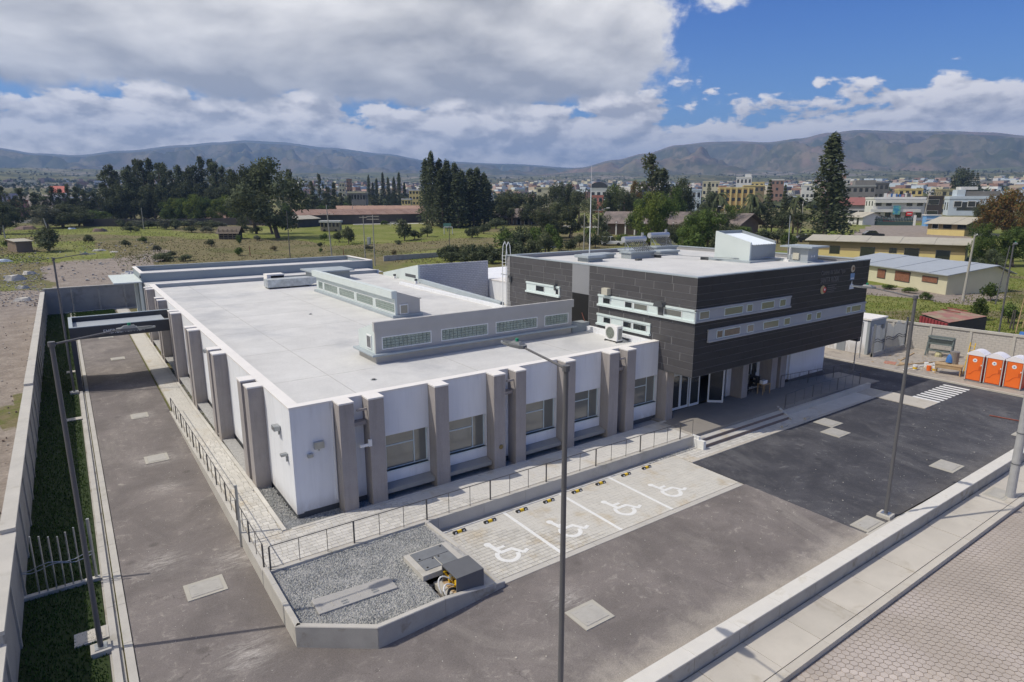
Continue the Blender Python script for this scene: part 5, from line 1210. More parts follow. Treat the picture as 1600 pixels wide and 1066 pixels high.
for x, y, lb in ((57.7, 27.3, 'slim bollard lamp on the drive edge in front of the gatehouse'), (53.3, 25.6, 'thin dark post beside the shaded ramp')):
    t = thing('slim_post', lb, 'post', (x, y, 0)); MB().tube((x, y, 0), (x, y, 3.4), .05, n=8).build('pole', steel, t); MB().box(x-.2, y-.04, 3.3, x, y+.04, 3.38).build('lamp_arm', steel, t)
# portable toilets
def toilet():
    t = thing('portable_toilet', '', 'portable toilet', (57.05, 18.25, .09), 0, 'orange portable toilets')
    MB().box(.0, -.58, 0, 1.15, .58, .1).build('skid', mat('skid_grey', (.2, .2, .2), .7, 0), t, world=False)
    b = MB().box(.04, -.55, .1, 1.12, .55, 2.12).build('cabin', mat('orange_side', (.62, .08, .03), .5, .04, 2), t, world=False)
    dr = MB(); k = 10; pts = [(-.46, .16), (.46, .16), (.46, 2.05)]+[(.46-.92*i/k, 2.05+.14*math.sin(math.pi*i/k)) for i in range(1, k)]+[(-.46, 2.05)]
    dr.v = [(.0, a, z) for a, z in pts]+[(.05, a, z) for a, z in pts]; m_ = len(pts); dr.f = [tuple(reversed(range(m_)))]+[(i, (i+1) % m_, m_+(i+1) % m_, m_+i) for i in range(m_)]; dr.mi = [0]*(m_+1)
    d_ = dr.build('door', orange_pl, t, world=False)
    sg = MB(); sg.tube((-.012, .02, 1.72), (0, .02, 1.72), .15, n=18).build('sign', white_pl, d_, world=False); MB().tube((-.02, .02, 1.72), (-.012, .02, 1.72), .05, n=8).build('symbol', blue_pl, d_, world=False)
    MB().path([(-.012, .38, .55), (-.012, .2, .62), (-.012, .02, .85), (-.012, -.2, .98), (-.012, -.42, .98)], .012, 6).build('moulding', mat('orange_dark', (.55, .10, .02), .5, 0), d_, world=False)
    MB().box(-.02, -.42, 1.0, 0, -.3, 1.3).build('handle', mat('orange_dark', (.55, .10, .02), .5, 0), d_, world=False); MB().box(-.03, -.47, 1.35, .0, -.41, 1.45).build('lock', white_pl, d_, world=False)
    for y in (-.56, .5): MB().box(-.02, y, .1, .06, y+.06, 2.12).build('corner_post', mat('corner_grey', (.5, .48, .45), .6, 0), t, world=False)
    r = MB(); k = 12; prof_ = [(-.6, 2.1)]+[(-.6+1.2*i/k, 2.22+.28*math.sin(math.pi*i/k)) for i in range(k+1)]+[(.6, 2.1)]
    r.v = [(-.03, a, z) for a, z in prof_]+[(1.16, a, z) for a, z in prof_]; m_ = len(prof_); r.f = [tuple(range(m_)), tuple(reversed([m_+i for i in range(m_)]))]+[((i+1) % m_, i, m_+i, m_+(i+1) % m_) for i in range(m_)]; r.mi = [0]*(m_+2)
    r.build('roof', mat('translucent_roof', (.78, .76, .78), .4, .02), t, world=False); return t
t0 = toilet(); t0['label'] = 'orange portable toilet nearest the wooden work table'
dup(t0, (57.05, 16.98, .09), None, 'orange portable toilet in the middle of the three'); dup(t0, (57.05, 15.72, .09), None, 'orange portable toilet at the right edge of the picture')
# builders' things
def put(name, label, cat, loc, rz=0): return thing(name, label, cat, loc, rz)
gm = mat('rack_green_grey', (.15, .18, .175), .6, .1, 3)
t = put('steel_rack', 'grey-green welded steel rack standing against the block wall', 'rack', (63.6, 24.3, .09), math.radians(-80)); w = MB()
for x in (0, 1.9):
    for y in (0, .9): t_ = MB().tube((x, y, 0), (x+.1, .45+(y-.45)*.35, 1.75), .07, n=6); t_.build('leg', gm, t, world=False)
for z in (.45, 1.1, 1.7): MB().box(0, .1, z, 2.0, .2, z+.12).build('crossbar', gm, t, world=False); MB().box(0, .7, z, 2.0, .8, z+.1).build('crossbar', gm, t, world=False)
for i in range(6): MB().box(.1, .2, 1.15+.08*i, 1.9, .7, 1.18+.08*i).build('sheet', gm, t, world=False)
t = put('cement_bag', 'yellowish bag slumped inside the steel rack', 'bag', (64.1, 23.4, .09)); MB().dome((0, 0, .1), .4, .3, .35, 10, 5, full=True).build('bag', mat('sack', (.45, .42, .25), .9, .2, 5), t, world=False)
t = put('work_table', 'rough wooden work table beside the first orange toilet', 'table', (58.0, 20.3, .09), math.radians(-78))
MB().box(-.95, -.45, .78, .95, .45, .84).box(-.9, -.42, .5, .9, -.38, .78).build('table_top', wood, t, world=False)
for x in (-.88, .8):
    for y in (-.4, .34): MB().box(x, y, 0, x+.08, y+.08, .78).build('leg', wood, t, world=False)
t = put('water_barrel', 'dented barrel wrapped in blue plastic on the work table', 'barrel', (58.5, 20.2, .93)); MB().tube((0, 0, 0), (0, 0, 1.0), .34, .34, 14).build('barrel', mat('barrel_grey', (.22, .2, .18), .6, .2, 4), t, world=False); MB().dome((-.18, .2, .1), .3, .3, .7, 10, 5).build('blue_wrap', blue_pl, t, world=False)
t = put('step_ladder', 'yellow folding ladder leaning behind the first orange toilet', 'ladder', (58.9, 19.2, .09))
for y in (0, .35): MB().tube((0, y, 0), (.6, y, 2.6), .035, n=6).build('stile', yellow_pl, t, world=False)
for i in range(7): MB().tube((.08+i*.075, 0, .35+i*.33), (.08+i*.075, .35, .35+i*.33), .02, n=5).build('rung', yellow_pl, t, world=False)
for i, (x, y, c, lb) in enumerate(((57.3, 22.5, 'y', 'white bucket with a yellow label nearest the long white pipe'), (58.0, 20.95+.35, 'y', 'white bucket with a yellow label beside the work table'), (58.9, 22.3, 'w', 'white paint bucket among the rubble sacks'), (59.3, 21.8, 'w', 'second white bucket lying close to the rubble sacks'), (57.9, 21.7, 'o', 'small orange bucket beside the labelled white bucket'))):
    t = put('bucket', lb, 'bucket', (x, y, .09)); MB().tube((0, 0, 0), (0, 0, .42), .15, .18, 12).build('bucket', orange_pl if c == 'o' else white_pl, t, world=False)
    if c == 'y': MB().tube((0, 0, .08), (0, 0, .25), .165, .178, 12, caps=False).build('label_band', yellow_pl, t, world=False)
t = put('rubble_sack', 'crumpled pale sack of rubble between the buckets', 'sack', (58.7, 21.9, .09)); MB().dome((0, 0, .1), .45, .35, .35, 9, 5, full=True).build('sack', mat('pale_sack', (.5, .48, .44), .9, .2, 6), t, world=False)
for (a, b, w_, m_, lb, nm) in (((56.4, 23.0), (60.9, 22.4), .09, white_pl, 'long white plastic pipe lying on the concrete apron', 'plastic_pipe'), ((57.5, 24.0), (62.5, 22.2), .12, wood, 'long wooden plank lying in front of the steel rack', 'plank'), ((59.5, 24.6), (63.5, 25.2), .1, wood, 'wooden batten lying behind the plank', 'plank')):
    d = Vector((b[0]-a[0], b[1]-a[1], 0)); t = put(nm, lb, nm.replace('_', ' '), (a[0], a[1], .09), math.atan2(d.y, d.x)); MB().box(0, -w_/2, 0, d.length, w_/2, .08).build('length', m_, t, world=False)
for (x, y, w_, h, m_, lb) in ((57.6, 24.2, 1.1, .9, mat('red_board', (.42, .2, .14), .8, .1, 3), 'reddish board lying flat near the white pipe'), (58.4, 23.4, .8, .8, wood, 'raw plywood offcut beside the reddish board')):
    t = put('board', lb, 'board', (x, y, .09), .3); MB().box(0, 0, 0, w_, h, .03).build('panel', m_, t, world=False)
random.seed(9)
o = MB()
for i in range(140): x, y, s = random.uniform(57, 64), random.uniform(21, 26), random.uniform(.03, .12); o.box(x, y, .09, x+s, y+s*random.uniform(.5, 2), .09+s*.5, random.randint(0, 2))
o = o.build('rubble', [concrete_d, wood, concrete], kind='stuff'); tag(o, 'scattered small rubble and scraps on the concrete apron by the rack', 'rubble')
# container beyond the wall
C4 = [at(1438.7, 491.9, 2.3), at(1482.5, 504.4, 2.3), at(1542.5, 494.4, 2.3), at(1485, 482.5, 2.3)]
t = thing('rusty_container', 'rusty red container with a buckled roof beyond the block wall', 'container', (C4[0].x, C4[0].y, 0))
rr_ = mat('red_corrugated', (.27, .045, .055), .7, .2, 2); roofr = mat('rusty_roof', (.33, .16, .13), .85, .2, 1.2, col2=(.30, .24, .16), s2=.6, t2=(.45, .6))
mb = MB(); n = 9
mb.hull8([(p.x, p.y, -.1) for p in reversed(C4)]+[(p.x, p.y, 2.22) for p in reversed(C4)]); mb.build('body', mat('container_dark', (.055, .05, .045), .8, .2, 3), t)
mb = MB(); mb.poly([(p.x, p.y, 2.3+(.12 if i == 3 else 0)) for i, p in enumerate(reversed(C4))]); mb.build('roof', roofr, t)
e = C4[1]-C4[0]; nrm = Vector((e.y, -e.x, 0)).normalized(); nrm = nrm if nrm.dot(C4[3]-C4[0]) < 0 else -nrm
for i in range(9):
    a = C4[0]+e*(i+.15)/9; b = C4[0]+e*(i+.85)/9; a2, b2 = a+nrm*.12, b+nrm*.12
    MB().hull8([(a2.x, a2.y, 0), (b2.x, b2.y, 0), (b.x, b.y, 0), (a.x, a.y, 0), (a2.x, a2.y, 2.2), (b2.x, b2.y, 2.2), (b.x, b.y, 2.2), (a.x, a.y, 2.2)]).build('corrugation', rr_, t)
for i, (a, b) in enumerate((((1470, 483, 2.4), (1500, 489, 2.5)), ((1480, 481, 2.5), (1512, 486, 2.4)))):
    MB().tube(at(*a), at(*b), .06, n=5).build('bent_strip', rust, t)
# small drains and wear on the white roof
for i, (x, y, lb) in enumerate(((12.0, 29.2, 'nearest small round drain on the white roof, left of the front lantern'), (15.5, 50.0, 'small round drain midway up the left part of the white roof'), (26.5, 52.5, 'small round drain on the roof right of the long lantern'))):
    t = thing('roof_drain', lb, 'drain', (x, y, 5.18)); MB().tube((x, y, 5.18), (x, y, 5.2), .16, n=12).build('ring', steel, t); MB().tube((x, y, 5.2), (x, y, 5.235), .09, n=10).build('grate', dark_metal, t)
random.seed(12)
o = MB()
for i in range(700):
    x, y = (random.uniform(.3, 4.4), random.uniform(12, 60)) if i % 2 else (random.uniform(5, 50), random.uniform(11.1, 17))
    s = random.uniform(.008, .022)*(1 if i % 20 else 2); o.box(x, y, 0, x+s, y+s*1.3, s*.6, random.choice((0, 1)))
o = o.build('grit', [concrete, slabm], kind='stuff'); tag(o, 'loose grit and crumbs scattered over the asphalt drive', 'grit')
# ================================================================ VEGETATION
def leafmat(name, col, var=.5):
    m = bpy.data.materials.new(name); m.use_nodes = True; g = NG(m.node_tree); bs = g.n['Principled BSDF']
    pos = g.new('ShaderNodeNewGeometry').outputs['Position']; oi = g.new('ShaderNodeObjectInfo').outputs['Random']
    k = g.m('MULTIPLY', g.ramp(g.noise(pos, .5, 4, .7), .3, .7, 1-var, 1+var, False), g.ramp(oi, 0, 1, .8, 1.2, False))
    n = g.new('ShaderNodeVectorMath', operation='SCALE'); n.inputs[0].default_value = col; g.l.new(k, n.inputs[3])
    g.l.new(n.outputs[0], bs.inputs['Base Color']); bs.inputs['Roughness'].default_value = .8; bs.inputs['Specular IOR Level'].default_value = .15
    tr = g.new('ShaderNodeBsdfTranslucent'); g.l.new(n.outputs[0], tr.inputs[0]); mx = g.new('ShaderNodeMixShader'); mx.inputs[0].default_value = .32
    g.l.new(bs.outputs[0], mx.inputs[1]); g.l.new(tr.outputs[0], mx.inputs[2]); g.l.new(mx.outputs[0], g.n['Material Output'].inputs[0]); return m
def _lm(n, a, b): return (leafmat('leaf_'+n, a), leafmat('leaf_'+n+'_b', b))
LM = {'dark': _lm('dark', (.078, .095, .052), (.12, .142, .075)), 'olive': _lm('olive', (.095, .115, .058), (.145, .155, .085)), 'mid': _lm('mid', (.085, .13, .035), (.135, .18, .05)), 'light': _lm('light', (.13, .175, .04), (.20, .23, .06)),
      'autumn': _lm('autumn', (.21, .125, .04), (.13, .13, .045)), 'grey': _lm('grey', (.11, .12, .085), (.16, .165, .115)), 'dry': _lm('dry', (.2, .17, .09), (.27, .23, .12))}
bark = mat('bark', (.13, .10, .08), .9, .2, 3)
def leaves(mb, c, rx, ry, rz, n, s, shell=.55, mi=None):
    for _ in range(n):
        while True:
            d = Vector((random.gauss(0, 1), random.gauss(0, 1), random.gauss(0, 1)))
            if d.length > .1: break
        d.normalize(); k = shell+(1-shell)*random.random(); k *= random.choice((1, 1, .85)); p = Vector((c[0]+d.x*rx*k, c[1]+d.y*ry*k, c[2]+d.z*rz*k))
        a = Vector((random.uniform(-1, 1), random.uniform(-1, 1), random.uniform(-.7, 1))).normalized(); b = a.cross(d+Vector((.01, .3, .2))).normalized(); q = s*random.uniform(.6, 1.4)
        a = a*q; b = b*q*.6; mb.poly([p-a*.5-b*.3, p+b*.5, p+a*.7, p-b*.5+a*.1], random.choice((0, 0, 1)) if mi is None else mi)
def crown(kind, seed):
    random.seed(seed); mb = MB(); tr = MB()
    if kind == 'dense':
        for i in range(26):
            a = random.random()*6.28; r = random.uniform(.05, .36); z = random.uniform(.22, .86)-r*.25; r *= (1.15-.75*max(0, z-.4)); s = random.uniform(.11, .17)
            leaves(mb, (r*math.cos(a), r*math.sin(a), z), s, s, s*.95, 190, .034)
        tr.tube((-.05, 0, -.03), (.02, .01, .35), .028, .02, 6).tube((.01, .02, .05), (.07, .03, .35), .016, .01, 6)
    if kind == 'broad':
        for i in range(13):
            a = random.random()*6.28; r = random.uniform(.05, .33); z = random.uniform(.38, .80)-r*.35; s = random.uniform(.12, .20)
            leaves(mb, (r*math.cos(a), r*math.sin(a), z), s, s, s*.8, 170, .042); tr.tube((0, 0, .25), (r*math.cos(a)*.8, r*math.sin(a)*.8, z), .012, .005, 4)
        tr.tube((0, 0, -.03), (.02, .01, .45), .035, .02, 6)
    elif kind == 'euc':
        for i in range(16):
            z = .10+.83*i/15; w = .17*math.sin(min(1, (z+.05)/.5)*math.pi/2)*(1.25-z*.75); a = random.random()*6.28; r = random.uniform(.0, 1)*w*1.1; s = random.uniform(.07, .12)*(1.25-z*.5)
            leaves(mb, (r*math.cos(a), r*math.sin(a), z), s, s, s*1.0, 130, .030); tr.tube((0, 0, z-.12), (r*math.cos(a), r*math.sin(a), z), .006, .003, 4)
        for i in range(5): a = random.random()*6.28; leaves(mb, (.03*math.cos(a), .03*math.sin(a), .93+random.random()*.04), .03, .03, .06, 50, .025)
        tr.tube((0, 0, -.03), (0, 0, .85), .02, .006, 6)
    elif kind == 'cypress':
        for i in range(30):
            z = .08+.9*(i/29)**.95; w = .155*(1-z)**.62*min(1, z/.12+.25); a = i*2.4; s = .035+.075*(1-z)
            leaves(mb, (w*.55*math.cos(a), w*.55*math.sin(a), z), s, s, s*1.7, 95, .026)
        tr.tube((0, 0, -.03), (0, 0, .9), .015, .004, 6)
    elif kind == 'pine':
        for i in range(15):
            z = .13+.82*i/14; w = .24*(1-z)**.8+.01
            for k in range(7):
                a = k*.9+i*1.7; L = w*random.uniform(.75, 1.15); tr.tube((0, 0, z), (L*math.cos(a), L*math.sin(a), z-.01), .004, .002, 3, )
                leaves(mb, (L*.65*math.cos(a), L*.65*math.sin(a), z), L*.42, L*.42, .022+.01*(1-z), 24, .028)
        tr.tube((0, 0, -.03), (0, 0, .97), .016, .003, 6)
    elif kind == 'bush':
        for i in range(10):
            a = random.random()*6.28; r = random.uniform(0, .34); s = random.uniform(.2, .32)
            leaves(mb, (r*math.cos(a), r*math.sin(a), .35+random.random()*.3-r*.3), s*.8, s*.8, s, 130, .07)
        tr.tube((0, 0, -.05), (0, 0, .4), .03, .02, 5)
    elif kind == 'palm':
        for i in range(34):
            a = random.random()*6.28; up = random.uniform(-.5, 1.1); L = random.uniform(.33, .45); pts = []
            for k in range(7): t = k/6; pts.append(Vector((math.cos(a)*L*t*(1-.25*abs(up)), math.sin(a)*L*t*(1-.25*abs(up)), .72+L*(up*t*.7-t*t*.75))))
            sd = Vector((-math.sin(a), math.cos(a), 0))
            for p, q in zip(pts[:-1], pts[1:]):
                w = .035; mb.poly([p-sd*w*.2, p+sd*w-Vector((0, 0, .02)), q+sd*w*.8-Vector((0, 0, .02)), q], random.choice((0, 1))); mb.poly([p, q, q-sd*w*.8-Vector((0, 0, .02)), p-sd*w-Vector((0, 0, .02))], 0)
        leaves(mb, (0, 0, .66), .06, .06, .07, 60, .04); tr.tube((0, 0, -.03), (0, 0, .72), .035, .03, 7)
    elif kind == 'willow':
        for i in range(12):
            a = random.random()*6.28; r = random.uniform(.05, .3); z = random.uniform(.45, .85)-r*.4; s = random.uniform(.1, .17)
            leaves(mb, (r*math.cos(a), r*math.sin(a), z), s, s, s*1.5, 150, .032)
        tr.tube((0, 0, -.03), (.03, 0, .5), .03, .02, 6)
    z = [v[2] for v in mb.v]; zm = max(z); mb.v = [(x, y, zz/zm) for x, y, zz in mb.v]; w = max(abs(v[0]) for v in mb.v)+max(abs(v[1]) for v in mb.v)
    return mb, tr, w
PROTO = {}; VAR = {'dense': 2, 'broad': 4, 'euc': 4, 'cypress': 3, 'pine': 2, 'bush': 3, 'palm': 2, 'willow': 2}
def proto(kind, col, i):
    k0 = (kind, i)
    if k0 not in PROTO:
        st = random.getstate(); PROTO[k0] = crown(kind, 100+i*7+len(kind)); random.setstate(st)
        PROTO[k0] = (*PROTO[k0], PROTO[k0][1].mesh(kind+'_trunk', bark))
    mb, tr, w, tm = PROTO[k0]
    if (kind, i, col) not in PROTO: PROTO[(kind, i, col)] = mb.mesh(kind+'_crown', list(LM[col]))
    return PROTO[(kind, i, col)], tm, w
NAME = {'dense': 'leafy_tree', 'broad': 'leafy_tree', 'euc': 'eucalyptus_tree', 'cypress': 'cypress_tree', 'pine': 'pine_tree', 'bush': 'bush', 'palm': 'palm_tree', 'willow': 'willow_tree'}
CAT = {'bush': 'bush', 'palm': 'palm'}
TC = [0]
def plant(kind, u, v, vt, wpx, col, label, group=None, p=None):
    p = p or gt(u, v); d = ray(u, vt); h = math.hypot(d.x, d.y); H = CH+d.z/h*dist(p)-p.z
    Wm = wpx*(Vector(p)-Vector((0, 0, CH))).dot(_f)/F; TC[0] += 1; i = TC[0] % VAR[kind]; cm_, tm, w = proto(kind, col, i)
    t = thing(NAME[kind], label, CAT.get(kind, 'tree'), p, random.random()*6.28, group)
    s = Wm/w; sc = (s, s, H)
    for nm, me in (('crown', cm_), ('trunk', tm)):
        o = bpy.data.objects.new(nm, me); COL.objects.link(o); o.parent = t; o.scale = sc
    return t
random.seed(11)
# the big dark trees
plant('dense', 428, 372, 243, 126, 'dark', 'very large dark round-crowned tree with bare leaning trunk standing alone by the pitch')
plant('dense', 398, 366, 256, 74, 'dark', 'dark tree joined to the left side of the big round-crowned tree')
plant('cypress', 1287, 378, 205, 82, 'dark', 'very tall pointed dark conifer rising above the town on the right')
plant('cypress', 1299, 372, 272, 72, 'dark', 'lower dark conifer skirting the very tall pointed conifer')
def row(kind, spec, col, fmt, group):
    for i, (u, v, vt, w) in enumerate(spec): plant(kind, u, v, vt, w, col if isinstance(col, str) else col[i % len(col)], fmt.format(ORD[i] if i < 30 else str(i)), group)
spec = []
for i in range(24):
    u = 172+i*10.2; spec.append((u+random.uniform(-3, 3), 344+random.uniform(-2, 2), 252+8*math.sin(i*.7)+random.uniform(-3, 8)+(6 if i > 16 else 0)+(14 if i == 0 else 0), random.uniform(30, 44)))
row('euc', spec, 'dark', '{} tall dark eucalyptus from the left in the dense belt behind the scrub field', 'eucalyptus belt behind the scrub field')
spec = [(172+i*14+random.uniform(-4, 4), 346, 288+random.uniform(-6, 8), 44) for i in range(16)]
row('dense', spec, ('dark', 'dark', 'olive'), '{} lower dark tree from the left filling the foot of the eucalyptus belt', 'lower trees at the foot of the eucalyptus belt')
spec = [(u, 347, vt, w) for u, vt, w in ((8, 290, 38), (40, 292, 34), (58, 300, 34), (88, 290, 24), (100, 294, 24), (112, 286, 22), (124, 290, 24), (136, 296, 24), (150, 300, 26), (-12, 300, 40), (24, 310, 36), (74, 306, 36), (118, 310, 44), (148, 314, 34))]
row('euc', spec, 'dark', '{} dark tree in the left grove between the pink house and the eucalyptus belt', 'trees of the left grove')
spec = [(4, 366, 312, 60), (18, 354, 318, 46), (98, 356, 318, 80), (74, 357, 322, 60), (124, 354, 322, 56), (150, 351, 328, 30), (165, 351, 330, 28), (174, 353, 338, 28)]
row('dense', spec, ('dark', 'dark', 'olive', 'grey', 'olive', 'mid', 'mid', 'dark'), '{} rounded tree from the left edge beyond the small adobe shed', 'rounded trees left of the field')
spec = [(275, 349, 308, 36), (292, 349, 308, 34), (305, 350, 302, 36), (322, 349, 306, 34), (340, 350, 310, 32), (356, 349, 303, 34), (368, 350, 310, 30), (385, 350, 308, 36), (262, 349, 314, 30)]
row('dense', spec, ('light', 'mid', 'light', 'mid', 'light', 'light', 'mid', 'grey', 'mid'), '{} pale green tree behind the tiled adobe house', 'pale green trees behind the tiled house')
# bushes in the field
for a in ((77, 393, 352, 58, 'olive', 'large dark bush next to the small adobe shed'), (14, 389, 372, 26, 'mid', 'small green bush left of the adobe shed'), (138, 380, 366, 20, 'olive', 'lone small bush beside the earth track'), (545, 381, 352, 30, 'olive', 'leaning dark bush right of the old trailer'),
          (530, 378, 360, 20, 'olive', 'small bush at the foot of the leaning dark bush'), (632, 376, 340, 34, 'olive', 'tall bushy shrub in the middle of the pitch'), (648, 374, 358, 26, 'dark', 'low dark bush beside the tall shrub on the pitch'), (668, 370, 351, 24, 'olive', 'bare-legged shrub right of the tall pitch shrub'),
          (738, 372, 352, 32, 'dark', 'round dark bush below the cypress clump'), (756, 366, 350, 26, 'dark', 'dark bush close right of the round one below the cypress clump'), (507, 376, 364, 14, 'mid', 'small pointed bush near the concrete pole'), (375, 382, 366, 14, 'mid', 'small green bush below the lattice hut'),
          (400, 366, 352, 20, 'olive', 'bush between the lattice hut and the big round tree'), (1302, 397, 360, 38, 'light', 'round clipped yellow-green tree by the end of the long yellow building'), (258, 408, 395, 46, 'olive', 'low shrub mass behind the rear annexe'), (290, 408, 397, 30, 'olive', 'low grey shrub behind the rear annexe parapet'),
          (265, 402, 392, 30, 'dark', 'dark low shrub behind the rear annexe roof'), (1445, 469, 456, 24, 'mid', 'leafy bush at the right foot of the cream building'), (1420, 458, 448, 26, 'mid', 'low weeds along the cream building wall'), (1390, 452, 444, 26, 'mid', 'green weeds by the bare earth patch'),
          (1530, 500, 462, 30, 'mid', 'green bush beyond the leaning container'), (1575, 505, 470, 36, 'mid', 'bush beside the leaning wooden poles at the right'), (1547, 470, 440, 30, 'mid', 'green shrub behind the pale concrete pole on the grass')):
    plant('bush', *a[:5], a[5])
random.seed(5)
spec = [(696+i*14, 407-i*.2, 384-random.uniform(-3, 5), 34) for i in range(9)]+[(706+i*16, 412, 392, 32) for i in range(7)]
row('bush', spec, ('dark', 'dark', 'olive'), '{} dark hedge bush from the left behind the brick firewall', 'hedge bushes behind the brick wall')
spec = [(792, 398, 356, 40), (812, 396, 350, 40), (834, 392, 352, 36), (852, 398, 358, 36), (800, 408, 370, 40), (830, 406, 372, 36), (872, 392, 366, 30), (790, 385, 352, 30), (858, 380, 348, 30), (905, 385, 364, 26), (930, 388, 366, 30), (948, 384, 360, 30), (975, 384, 364, 28), (892, 394, 372, 24), (1000, 385, 362, 28), (1035, 388, 362, 30), (1060, 386, 366, 26)]
row('bush', spec, ('mid', 'dark', 'mid', 'olive', 'dark', 'olive'), '{} shrub from the left in the green thicket beyond the dark block roof', 'thicket beyond the dark block')
plant('palm', 922, 383, 356, 24, 'mid', 'small palm in the thicket beside the lightning mast')
spec = [(u, 356+random.uniform(-2, 3), 344+random.uniform(-3, 3), random.uniform(22, 36)) for u in range(190, 345, 14)]+[(u, 362+random.uniform(-2, 2), 353, 26) for u in (205, 300, 322, 385)]
row('bush', spec, ('dark', 'olive', 'grey'), '{} scrubby bush from the left along the far dark field wall', 'bushes along the far field wall')
spec = [(470, 352, 342, 20), (600, 352, 344, 16), (775, 358, 340, 36), (1048, 384, 350, 40), (1165, 378, 352, 40), (1190, 380, 356, 36), (1215, 380, 356, 34), (1085, 400, 362, 44), (1120, 400, 364, 40), (1148, 392, 362, 34), (1230, 386, 362, 30)]
row('bush', spec, ('olive', 'mid', 'dark'), '{} low shrub counted left to right below the park trees', 'low shrubs below the park trees')
spec = []
for i in range(13): spec.append((random.uniform(180, 690), random.uniform(372, 400), 0, random.uniform(9, 20)))
spec = sorted((u, v, v-w*random.uniform(.4, .75), w) for u, v, _, w in spec)
row('bush', spec, ('olive', 'mid', 'grey', 'dry'), '{} small low shrub from the left dotted about the open field', 'small shrubs in the open field')
# cypress clump
spec = [(667, 352, 246, 26), (676, 354, 234, 26), (688, 354, 246, 30), (700, 355, 248, 30), (712, 354, 252, 30), (722, 353, 262, 28), (735, 352, 262, 32), (746, 352, 260, 32), (757, 352, 268, 28), (763, 351, 282, 24), (692, 356, 262, 34), (716, 356, 268, 34), (740, 354, 274, 38)]
spec = [(a, b, c, d*1.4) for a, b, c, d in spec]
row('cypress', spec, 'dark', '{} dark cypress in the tight clump beside the football pitch', 'cypress clump by the pitch')
spec = [(600, 327, 268, 14), (578, 327, 272, 12), (590, 327, 278, 14), (608, 327, 276, 14), (617, 327, 275, 14), (625, 327, 268, 15), (633, 327, 284, 12), (584, 327, 284, 12)]
row('cypress', spec, 'dark', '{} distant dark pine left of the cypress clump', 'distant pines left of the cypress clump')
spec = [(455, 343, 262, 22), (445, 340, 268, 20), (470, 340, 296, 20), (490, 340, 282, 20), (502, 338, 270, 20), (512, 338, 290, 20), (524, 338, 284, 18), (478, 342, 300, 24), (495, 342, 304, 28), (535, 338, 300, 18), (548, 338, 304, 16)]
row('euc', spec, ('dark', 'olive'), '{} dark slender tree right of the big round-crowned tree', 'slender trees right of the big tree')
spec = [(452, 345, 316, 26), (480, 342, 314, 24), (505, 340, 316, 24), (525, 338, 318, 24), (545, 336, 316, 22), (565, 334, 320, 20), (640, 334, 320, 18)]
row('broad', spec, ('mid', 'olive'), '{} low green tree behind the long tiled barracks', 'low trees behind the barracks')
# trees in front of the town, centre and right
spec = [(800, 352, 296, 44, 'olive'), (826, 352, 300, 40, 'dark'), (850, 350, 300, 40, 'dark'), (780, 350, 306, 36, 'dark'), (872, 350, 282, 32, 'dark'), (890, 350, 284, 28, 'dark'), (905, 352, 292, 36, 'olive'), (870, 372, 314, 50, 'olive'), (848, 376, 322, 44, 'olive'), (892, 372, 318, 46, 'olive'),
        (925, 362, 306, 40, 'olive'), (940, 372, 334, 32, 'dark'), (960, 350, 284, 28, 'light'), (952, 352, 296, 30, 'dark'), (975, 352, 290, 34, 'olive'), (990, 350, 280, 26, 'autumn'), (983, 352, 300, 26, 'dark'), (1015, 388, 296, 56, 'light'), (1035, 386, 300, 50, 'mid'), (1000, 372, 308, 44, 'mid'), (1060, 360, 276, 48, 'dark'), (1050, 362, 290, 40, 'mid'), (1075, 360, 296, 34, 'dark'),
        (1080, 398, 334, 46, 'mid'), (1104, 396, 324, 56, 'mid'), (1126, 392, 330, 46, 'olive'), (1065, 392, 342, 44, 'olive'), (1140, 372, 318, 40, 'mid'), (1092, 372, 326, 40, 'olive'), (1110, 352, 298, 36, 'dark'), (1160, 366, 322, 34, 'olive')]
for i, (u, v, vt, w, c) in enumerate(spec): plant('willow' if i % 4 == 2 else 'dense', u, v, vt, w*1.2, c, f'{ORD[i] if i < 30 else "last"} leafy tree counted along the park row beyond the dark block, {"yellow-green" if c == "light" else ("brownish" if c == "autumn" else ("deep green" if c == "dark" else "grey-green"))}', 'park trees in front of the town')
plant('euc', 1016, 366, 237, 60, 'olive', 'tall irregular eucalyptus standing above the park trees')
plant('euc', 1032, 364, 262, 54, 'olive', 'second tall eucalyptus close right of the tallest park eucalyptus')
for a in ((1120, 352, 300, 40, 'olive', 'palm left of the yellow school block'), (1172, 368, 302, 40, 'olive', 'large palm in front of the yellow school block'), (1238, 366, 306, 38, 'olive', 'dark palm just left of the very tall conifer'), (1113, 350, 306, 24, 'mid', 'half-hidden small palm among the park trees')): plant('palm', *a[:5], a[5])
for i, a in enumerate(((1197, 366, 280, 26), (1221, 366, 288, 22), (1106, 330, 284, 18), (1180, 368, 314, 36), (1205, 368, 322, 36), (1222, 370, 326, 36), (1150, 368, 328, 30), (1245, 372, 328, 34))): plant('pine' if i < 3 else 'broad', *a, 'dark', f'{ORD[i]} dark tree of the group between the palms and the tall conifer', 'dark trees beside the tall conifer')
for a in ((1504, 318, 259, 48, 'dark', 'broad dark pine behind the pale blue house'),): plant('broad', *a[:5], a[5])
for i, u in enumerate((1488, 1496, 1505, 1513, 1521)): plant('pine', u, 318, 262+abs(i-2)*4, 22, 'dark', f'{ORD[i]} pointed leader of the dark pine group behind the pale blue house', 'pine leaders behind the blue house')
